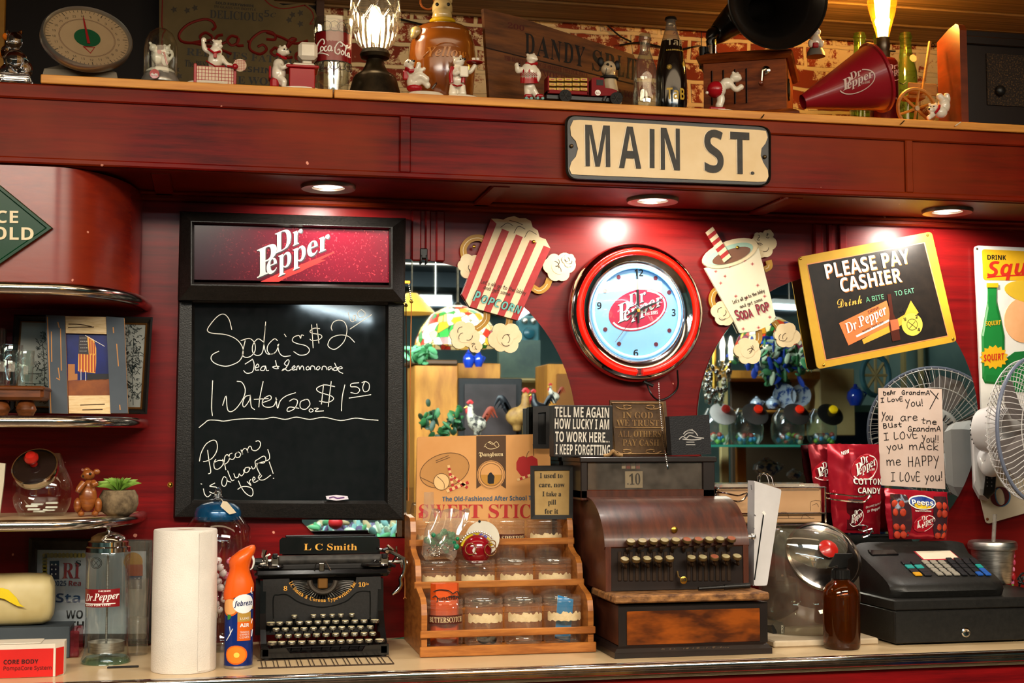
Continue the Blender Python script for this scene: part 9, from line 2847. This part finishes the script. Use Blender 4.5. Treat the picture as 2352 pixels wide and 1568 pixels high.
def leaded(name,seed):
 m=mat(name,'#e0b050',.3,emit='#ffffff',es=.5)
 N,L=m.node_tree.nodes,m.node_tree.links;b=N['Principled BSDF']
 tc=N.new('ShaderNodeTexCoord');v=N.new('ShaderNodeTexVoronoi');v.inputs['Scale'].default_value=24;L.new(tc.outputs['Object'],v.inputs[0])
 ve=N.new('ShaderNodeTexVoronoi');ve.feature='DISTANCE_TO_EDGE';ve.inputs['Scale'].default_value=24;L.new(tc.outputs['Object'],ve.inputs[0])
 sp=N.new('ShaderNodeSeparateXYZ');L.new(v.outputs['Color'],sp.inputs[0])
 cr=N.new('ShaderNodeValToRGB');cr.color_ramp.interpolation='CONSTANT';e=cr.color_ramp.elements
 cols=['#ffd878','#ffe8a8','#e09020','#fff0c8','#2c7a30','#ffd060','#b02a18','#ffe8b0']if seed==0 else['#ffd060','#2c7a30','#e04018','#ffe8a8','#1c4ab0','#e09020','#fff0c8','#8a1c3c']
 e[0].color=lin(cols[0]);e[1].position=.9;e[1].color=lin(cols[-1])
 for i,c_ in enumerate(cols[1:-1]):q=e.new((i+1)/8);q.color=lin(c_)
 L.new(sp.outputs[0],cr.inputs[0])
 lt=N.new('ShaderNodeMath');lt.operation='GREATER_THAN';lt.inputs[1].default_value=.035;L.new(ve.outputs[0],lt.inputs[0])
 mx=N.new('ShaderNodeMixRGB');mx.inputs[1].default_value=(.01,.01,.01,1);L.new(lt.outputs[0],mx.inputs[0]);L.new(cr.outputs[0],mx.inputs[2])
 L.new(mx.outputs[0],b.inputs['Emission Color']);L.new(mx.outputs[0],b.inputs['Base Color']);return m
# fluorescent tubes
for i,(p0,p1,d,lab)in enumerate((((962,696),(1036,697),4.6,'lit fluorescent tube over the leaded glass lamp, seen in the mirror'),((1186,730),(1226,704),4.6,'slanting lit fluorescent tube seen in the mirror above the wall telephone'),((1772,704),(1850,708),4.6,'lit fluorescent tube seen in the mirror below the cashier sign'),((690,700),(850,738),3.9,'long lit fluorescent tube that glints in the chalkboard'))):
 a,b=RM(*p0,d),RM(*p1,d)
 t=thing('tube_light',lab,'ceiling light',a.lerp(b,.5),'fluorescent tubes of the shop')
 m=MB();m.tube([a,b],.014,TUBE,10);m.build('tube',t)
 m=MB();m.tube([a+Vector((0,0,.03)),b+Vector((0,0,.03))],.022,WHITE,4,smooth=False);q=a.lerp(b,.5);m.tube([q,Vector((q.x,q.y,ZCEIL))],.004,STEEL,6);m.build('fixture',t)
a,b=Vector((-1.8,-4.5,2.43)),Vector((3.2,-4.5,2.43))
t=thing('tube_light','long row of fluorescent tubes over the shop that streaks the chrome edges','ceiling light',a.lerp(b,.5))
m=MB();m.tube([a,b],.018,TUBE,10);m.build('tube',t);m=MB();m.box(a+Vector((-.05,-.06,.03)),b+Vector((.05,.06,.069)),WHITE);m.build('fixture',t)
# leaded glass lamps
for(px,py,r_,d,lab,sd_)in((1050,748,100,4.0,'hanging leaded glass lamp in cream and amber seen in the mirror',0),(1765,770,90,4.1,'many-coloured leaded glass lamp seen in the mirror behind the soda plaque',1)):
 c=RM(px,py,d);k=rk_(d)
 t=thing('leaded_glass_lamp',lab,'lamp',c)
 m=MB();m.shell([(r_*k,-50*k),(r_*k*.98,-34*k),(r_*k*.85,-5*k),(r_*k*.62,25*k),(r_*k*.3,42*k),(r_*k*.08,48*k)],leaded('leaded_glass_%d'%sd_,sd_),c,40,smooth=False);m.build('glass_shade',t)
 m=MB();m.tube([c+Vector((0,0,46*k)),Vector((c.x,c.y,ZCEIL))],.008,BRZ,8);m.lathe([(0,44*k),(12*k,46*k),(6*k,54*k),(0,56*k)],BRZ,c,16);m.build('hanging_rod',t)
q=RM(945,695,4.3);m=MB();m.shell([(.13,-.06),(.08,.0),(.03,.05)],mat('amber_shade','#c89a3c',.4,emit='#d8a040',es=.5),q,24);m.tube([q+Vector((0,0,.05)),Vector((q.x,q.y,ZCEIL))],.004,BRZ,6)
tag(m.build('amber_pendant'),'small amber pendant shade seen at the edge of the mirror','lamp')
# pine hutches
def hutch(lab,boxes,d):
 p=RM(boxes[0][1][0][0],boxes[0][1][0][1],d);t=thing('pine_hutch',lab,'cabinet',Vector((p.x,p.y,0)),'pine furniture seen in the mirrors')
 for nm,(p0,p1),dd,dep,mm in boxes:rbox(MB(),p0,p1,d+dd,dep,mm,.004).build(nm,t)
hutch('knotty pine cabinet side seen in the mirror beside the rooster picture',[('side_panel',((952,838),(1049,1480)),0,.3,PINR),('top_board',((946,826),(1050,837)),-.02,.34,mat('dark_board','#4a3018',.5)),('back_panel',((1050,834),(1148,1480)),.12,.02,PINR)],3.9)
hutch('tall tan pine cabinet seen in the mirror at the rim beside the clock',[('side_panel',((1256,836),(1330,1480)),0,.3,PINR),('door',((1278,858),(1330,1000)),-.03,.02,mat('door_brown','#7a4818',.5))],4.2)
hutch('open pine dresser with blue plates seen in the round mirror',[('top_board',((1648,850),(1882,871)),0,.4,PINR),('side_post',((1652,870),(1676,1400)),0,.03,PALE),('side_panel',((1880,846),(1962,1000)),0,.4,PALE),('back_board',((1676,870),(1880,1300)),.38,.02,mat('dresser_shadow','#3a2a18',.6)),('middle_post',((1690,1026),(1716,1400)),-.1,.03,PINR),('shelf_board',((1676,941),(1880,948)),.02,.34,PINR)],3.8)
# plates, pots, jugs
for i,(px,py,r_,lab)in enumerate(((1797,909,30,'blue and white china plate standing in the reflected pine dresser'),(1834,908,27,'blue and white plate overlapped at the end of the reflected dresser'))):
 c=RM(px,py,3.87);k=rk_(3.87);m=MB();m.lathe([(0,0),(r_*k*.6,0),(r_*k,.012),(r_*k,.016),(r_*k*.6,.005),(0,.005)],BWH,seg=32,M=frame(c,(-1,0,0),(0,0,1)));tag(m.build('china_plate'),lab,'plate','blue plates in the dresser')
for i,(px,py,w,h,d,lab,mm)in enumerate(((1735,925,16,28,3.87,'small lidded blue and white jar beside a twin in the mirror',BWH),(1772,925,18,28,3.87,'lidded blue and white teapot near the plates in the mirror',BWH),(1758,1072,34,40,3.65,'blue and white lidded tureen under the reflected glass shelf',BWH),(1820,1088,18,24,3.65,'little white and blue pot under the reflected glass shelf',BWH),(1962,908,22,50,3.7,'cobalt blue glass jug seen in the mirror beside the wire fan',BLUG),(1075,825,14,40,3.8,'blue glass bottle seen in the mirror under the leaded lamp',BLUG),(1098,825,12,36,3.8,'second blue glass bottle seen in the mirror under the leaded lamp',BLUG))):
 c=RM(px,py,d);k=rk_(d);t=thing('china_pot',lab,'pot',c-Vector((0,0,h*k*.5)))
 m=MB();m.lathe([(0,-h*k*.5),(w*k*.6,-h*k*.5),(w*k,-h*k*.15),(w*k*.9,h*k*.15),(w*k*.55,h*k*.3),(w*k*.6,h*k*.34),(0,h*k*.36)],mm,c,24);m.build('pot_body',t)
 m=MB();m.lathe([(0,h*k*.36),(w*k*.5,h*k*.37),(w*k*.2,h*k*.46),(w*k*.22,h*k*.54),(0,h*k*.58)],mm,c,16);m.build('lid',t)
 m=MB();m.tube([c+Vector((w*k*.8,0,h*k*.2)),c+Vector((w*k*1.3,0,h*k*.1)),c+Vector((w*k*.9,0,-h*k*.2))],w*k*.12,mm,8);m.build('handle',t)
# glass shelf with slanted jars
gs=thing('glass_shelf','green-edged glass shelf of candy jars seen in the round mirror','shelf',RM(1770,1024,3.45))
rbox(MB(),(1560,1021),(1960,1026),3.42,.3,mat('green_glass_edge','#3a9a80',.15,hx2='#2c8068',scale=3)).build('glass_plate',gs)
m=MB()
for px in(1570,1950):rbox(m,(px-4,1026),(px+4,1480),3.5,.02,STEEL)
m.build('shelf_legs',gs)
zj=RM(1770,1021,3.42).z+.001;k=rk_(3.5)
for i,(px,w,kn,ld,lab)in enumerate(((1640,36,'#8a1c14','#b0a8a0','reflected slanted candy jar partly hidden at the mirror rim'),(1712,42,'#e02a10','#4a4440','reflected slanted candy jar with a red knob second from the rim'),(1806,42,'#e02a10','#3a3430','reflected slanted candy jar with a red knob in front of the plates'),(1884,38,'#d8b010','#141210','reflected slanted candy jar with a black lid and yellow sticker'))):
 c=RM(px,975,3.55);c.z=zj;t=thing('candy_jar',lab,'jar',c,'reflected jars on the glass shelf')
 m=MB();m.shell([(w*k*.72,0),(w*k*.95,14*k),(w*k,40*k),(w*k*.9,68*k),(w*k*.55,88*k)],thin_glass('jar_blue_glass','#e0f0f0',1.6,.05),c,24);m.add([c+Vector((w*k*.72*math.cos(a),w*k*.72*math.sin(a),0))for a in[2*PI*j/24 for j in range(24)]],[tuple(range(24))],CLEAR);m.build('jar_body',t)
 fr_=frame(c+Vector((.02,.75*w*k,72*k)),(-1,0,0),(0,-.6,.8))
 m=MB(fr_);m.lathe([(0,0),(32*k,0),(33*k,.006),(26*k,.012),(0,.016)],mat('jar_lid_'+ld[1:],ld,.25,coat=.4),seg=24);m.build('lid',t)
 m=MB(fr_);m.lathe([(0,.016),(6*k,.016),(11*k,.03),(10*k,.042),(0,.046)],mat('jar_knob_'+kn[1:],kn,.3,emit=kn,es=.25),(-.01,.01,0),16);m.build('knob',t)
 m=MB();rn=random.Random(i)
 for j in range(26):m.ball(c+Vector((rn.uniform(-.6,.6)*w*k,rn.uniform(-.5,.6)*w*k,rn.uniform(.01,.05))),.014,mat('sweet_%d'%(j%4),('#c8b890','#c83a1c','#8ab02c','#3a8ac0')[(j+i)%4],.3),7,5)
 m.build('sweets',t)['kind']='stuff'
# chandelier
c=RM(1638,840,3.36);k=rk_(3.36);t=thing('chandelier','crystal chandelier with lit candle bulbs seen at the rim of the round mirror','chandelier',c)
m=MB();m.tube([c+Vector((0,0,-60*k)),c+Vector((0,0,90*k)),Vector((c.x,c.y,ZCEIL))],.012,GOLD,8)
for i in range(6):
 a=R(60*i+20);m.tube(smooth_path([c,c+Vector((22*k*math.cos(a),22*k*math.sin(a),-14*k)),c+Vector((40*k*math.cos(a),40*k*math.sin(a),10*k))]),.007,GOLD,6)
m.build('arms',t)
for i in range(6):
 a=R(60*i+20);q=c+Vector((40*k*math.cos(a),40*k*math.sin(a),14*k));m=MB();m.lathe([(0,0),(.01,0),(.01,.05),(.014,.07),(.006,.11),(0,.12)],mat('candle_bulb','#ffffff',.4,emit='#fff0d0',es=5),q,10);m.build('candle_bulb',t)
m=MB();rn=random.Random(12)
for i in range(110):
 a=rn.uniform(0,6.28);u=rn.random();q=c+Vector(((42-26*u)*k*math.cos(a),(42-26*u)*k*math.sin(a),(2-95*u)*k+rn.uniform(-.02,.02)));m.ball(q,(.011,.011,.018),CHROME if i%2 else CLEAR,6,4)
m.build('crystals',t)['kind']='stuff'
# flowers along the dresser, foliage by the roosters
def foliage(lab,pts,n,mats_,d,seed,sz):
 rn=random.Random(seed);m=MB()
 for i in range(n):
  px,py,sx_,sy_=pts[i%len(pts)];q=RM(px+rn.gauss(0,sx_),py+rn.gauss(0,sy_),d+rn.uniform(-.08,.08));a=rn.uniform(0,6.28)
  m.ball((0,0,0),(sz*rn.uniform(.8,1.5),sz*.18,sz*rn.uniform(.35,.7)),mats_[rn.randrange(len(mats_))],7,5,M=Matrix.Translation(q)@Euler((rn.uniform(-1,1),a,rn.uniform(-1,1))).to_matrix().to_4x4())
 return tag(m.build('flower_garland'),lab,'flowers')
GL1,GL2,GB1,GW=mat('ivy_green','#24582c',.5),mat('mint_green','#5aa06a',.5),mat('petal_blue','#1c3c9a',.5),mat('petal_white','#b8c8a8',.5)
foliage('blue and white flower garland along the dresser top seen in the mirror',[(1720,815,18,14),(1760,820,18,20),(1800,822,18,18),(1840,832,16,14),(1775,860,14,12)],230,[GL1,GL2,GB1,GB1,GW],3.6,1,.026)
foliage('green ivy beside the hutch seen in the mirror under the amber pendant',[(960,812,14,10)],50,[GL1,GL2],3.6,2,.024)
foliage('dark leafy stems before the rooster picture seen in the mirror',[(1010,985,20,10),(1040,968,14,12),(985,960,10,14)],70,[mat('dark_leaf','#16301c',.5),GL1],3.5,3,.022)
foliage('mixed dried flowers with one red bloom seen low in the mirror',[(745,1212,20,8),(800,1222,24,10),(860,1220,24,10),(905,1225,14,10)],200,[GW,GL2,mat('dusty_violet','#5a4a6a',.6),mat('straw_petal','#a8946a',.6),mat('seafoam_petal','#7aa8a0',.6)],3.6,4,.03)
q=RM(770,1200,3.4);m=MB();m.ball(q,(.035,.03,.03),mat('bloom_red','#b01c1c',.5),12,8);tag(m.build('red_bloom'),'single red bloom seen low in the mirror above the typewriter','flower')
# rooster picture and the roosters
t=thing('picture_frame','dark picture in a black frame seen in the mirror behind the roosters','picture frame',RM(1122,1000,3.75))
m=rbox(MB(),(1052,868),(1198,1010),3.86,.03,BLACKM,.004);m.build('frame_moulding',t);rbox(MB(),(1066,882),(1184,1000),3.845,.01,mat('picture_umber','#2c2422',.4,hx2='#3c3230',scale=6)).build('picture',t)
def rooster(lab,px,py,s_,d,cb_,ct,flip):
 k=rk_(d);f=-1 if flip else 1;c=RM(px,py,d);c.z=c.z;t=thing('rooster_figurine',lab,'figurine',c-Vector((0,0,34*k*s_)),'rooster figurines seen in the mirror')
 m=MB();U=lambda x,z:c+Vector((-x*f*k*s_,0,z*k*s_))
 m.ball(U(0,-6),(24*k*s_,15*k*s_,20*k*s_),cb_,18,12);m.tube([U(-10,2),U(-18,18),U(-17,32)],[16*k*s_,10*k*s_,8*k*s_],cb_,12);m.ball(U(-18,36),(9*k*s_,7*k*s_,8*k*s_),cb_,12,8);m.tube([U(0,-20),U(0,-36)],9*k*s_,cb_,10)
 vox(m.build('body',t),.008,2)
 for dx in(0,8,16):
  m=MB();m.tube(smooth_path([U(14,0),U(26+dx*.5,16+dx),U(34+dx,10)]),[8*k*s_]*6+[7*k*s_,6*k*s_,4*k*s_,3*k*s_,2*k*s_,k*s_,k*s_][:7],ct,8,flat=.5);m.build('tail_feather',t)
 m=MB();m.tube(smooth_path([U(-12,44),U(-18,50),U(-25,44)]),4*k*s_,mat('comb_red','#a01c1c',.5),8,flat=.5);m.ball(U(-26,26),(4*k*s_,3*k*s_,8*k*s_),mat('comb_red','#a01c1c',.5),8,6);m.build('comb_and_wattle',t)
 m=MB();m.tube([U(-26,36),U(-33,33)],[3*k*s_,.5*k*s_],GOLD,6);m.build('beak',t)
SPK=mat('speckled_feather','#b0a490',.6,hx2='#2a2422',scale=40,lo=.45,hi=.55);TNF=mat('tan_feather','#9a7238',.6,hx2='#6a441c',scale=20);BKF=mat('black_feather','#0c0d10',.4)
rooster('speckled rooster figurine with a red comb seen in the mirror',1095,968,.95,3.6,SPK,mat('rust_feather','#7a2c14',.6),True)
rooster('tan rooster figurine with dark belly seen in the mirror',1186,950,1.15,3.72,TNF,BKF,False)
rooster('black rooster figurine seen in the mirror beside the tan one',1238,935,.8,3.7,BKF,BKF,True)
rooster('small red and white hen figurine seen in the mirror by the cabinet',1272,908,.55,3.8,SPK,mat('rust_feather','#7a2c14',.6),True)
# wall telephone, shelf, wheel, counters
t=thing('wall_telephone','old teal wooden wall telephone seen in the mirror beside the popcorn plaque','telephone',RM(1212,800,4.9))
TEA=mat('telephone_teal','#3a6a70',.5,hx2='#2c545c',scale=6);k=rk_(4.9)
rbox(MB(),(1190,725),(1238,795),4.9,.08,TEA,.01).build('case',t)
for px in(1203,1222):m=MB();m.lathe([(0,0),(7*k,0),(6*k,.03),(0,.04)],STEEL,seg=16,M=frame(RM(px,738,4.88),(-1,0,0),(0,0,1)));m.build('bell',t)
m=MB();m.lathe([(0,0),(14*k,0),(13*k,.02),(5*k,.03),(0,.03)],mat('dial_teal_dark','#1c4a54',.3),seg=24,M=frame(RM(1213,765,4.88),(-1,0,0),(0,0,1)));m.build('mouthpiece',t)
t=thing('shop_shelf','long pale shelf seen in the mirror behind the roosters','shelf',RM(1220,872,4.1));rbox(MB(),(1150,868),(1250,874),4.55,.1,PALE).build('shelf_board',t);rbox(MB(),(1145,780),(1240,868),4.75,.05,mat('shop_panel','#5a6a58',.6,hx2='#3c4a44',scale=4)).build('back_panel',t);rbox(MB(),(1150,874),(1240,1480),4.7,.04,mat('shop_panel_ochre','#8a7038',.6)).build('lower_panel',t)
t=thing('shop_counter','dark blue and teal shop counter seen in the mirror beside the wire fan','counter',RM(1950,1100,3.7));rbox(MB(),(1905,930),(2030,946),4.3,.3,mat('counter_teal','#6a9c98',.3)).build('counter_top',t);rbox(MB(),(1900,946),(2035,1480),4.32,.28,mat('counter_navy','#101c40',.4,hx2='#1c2c54',scale=3)).build('counter_front',t)
c=RM(2008,862,4.4);k=rk_(4.4);t=thing('wagon_wheel','teal rimmed wooden wheel seen in the mirror behind the wire fan','wheel',c-Vector((0,0,.1)))
m=MB();m.tube([c+Vector((36*k*math.cos(R(a)),0,50*k*math.sin(R(a))))for a in range(0,360,15)],.016,TEA,8,closed=True);m.build('rim',t)
m=MB();[m.tube([c,c+Vector((36*k*math.cos(R(a)),0,50*k*math.sin(R(a))))],.01,PALE,6)for a in range(0,360,45)];m.build('spokes',t)
m=MB()
for px in(2030,2070,2110,2160):rbox(m,(px,640),(px+22,1480),5.0+px*.0001,.05,PALE)
struct(m.build('trim_6'))
m=MB();[m.box((X0+.01,y,ZCEIL-.10),(X1-.01,y+.1,ZCEIL-.001),mat('beam_slate','#22323a',.6))for y in(-7.2,-6.0,-4.6)]
struct(m.build('trim_7'))
light('shop_fill','AREA',(.5,-2.7,2.35),(.9,-5,1.1),145,(.86,.97,1),2.4,.4)  # unseen fill added to brighten the room shown in the mirrors
# ------------------------------------------------------------------ pieces that belong to a part hang under that part
SUB={'knob':('lid_top','lid'),'drawer_lock':('drawer_front',),'dial_printing':('clock_face',),'tube_clip':('neon_tube',),'finial':('lid',),'lid_lock':('rounded_lid',),'soda_lettering':('soda_panel',),
 'chalk_writing':('chalk_panel',),'maker_badge':('board_frame',),'bag_printing':('foil_bag',),'printed_can':('foil_bag',),'gilt_slip':('frame_moulding',),'motor_vents':('motor_housing',),'control_panel':('mount_body',),
 'paper_label':('jar_body','bottle_body'),'paper_band':('jar_body',),'crown_cap':('glass_neck',),'price_tag':('lid',),'etched_label':('bowl',),'trigger':('orange_top',),'raised_lettering':('plate','barrel'),'bag_print':('bag_film','bag_body'),
 'sketch':('paper_stack',),'disc_slot':('case',),'emblem':('box_body',),'handwriting':('paper_sheet',),'maker_lettering':('plinth',),'cab_window':('cab',),'door_emblem':('cab',),'pointer':('dial_face',),'green_hub':('dial_face',),
 'can_printing':('soda_can',),'soda_logo':('cone',),'tuning_knob':('radio_case',),'speaker_cloth':('radio_case',),'sign_printing':('tin_plate',),'stencilling':('panel',),'side_knob':('side_panels',),'hub':('front_cage',),'rubber_foot':('base_frame','drawer_case'),
 'name_sticker':('sticker_border',),'flower_print':('cup_body',),'card_printing':('card',),'clear_window':('pack_film',),'pack_printing':('pack_film',),'printed_label':('can','bottle_body'),'soda_label':('glass_body',),'clock_emblem':('glass_body',)}
def base_name(o):
 return o.name.split('.')[0]
for o in list(col.objects):
 if o.parent is not None and o.parent.parent is None and base_name(o)in SUB:
  for want in SUB[base_name(o)]:
   sib=[c for c in o.parent.children if base_name(c)==want and c is not o]
   if sib:
    o.parent=sib[0]
    break
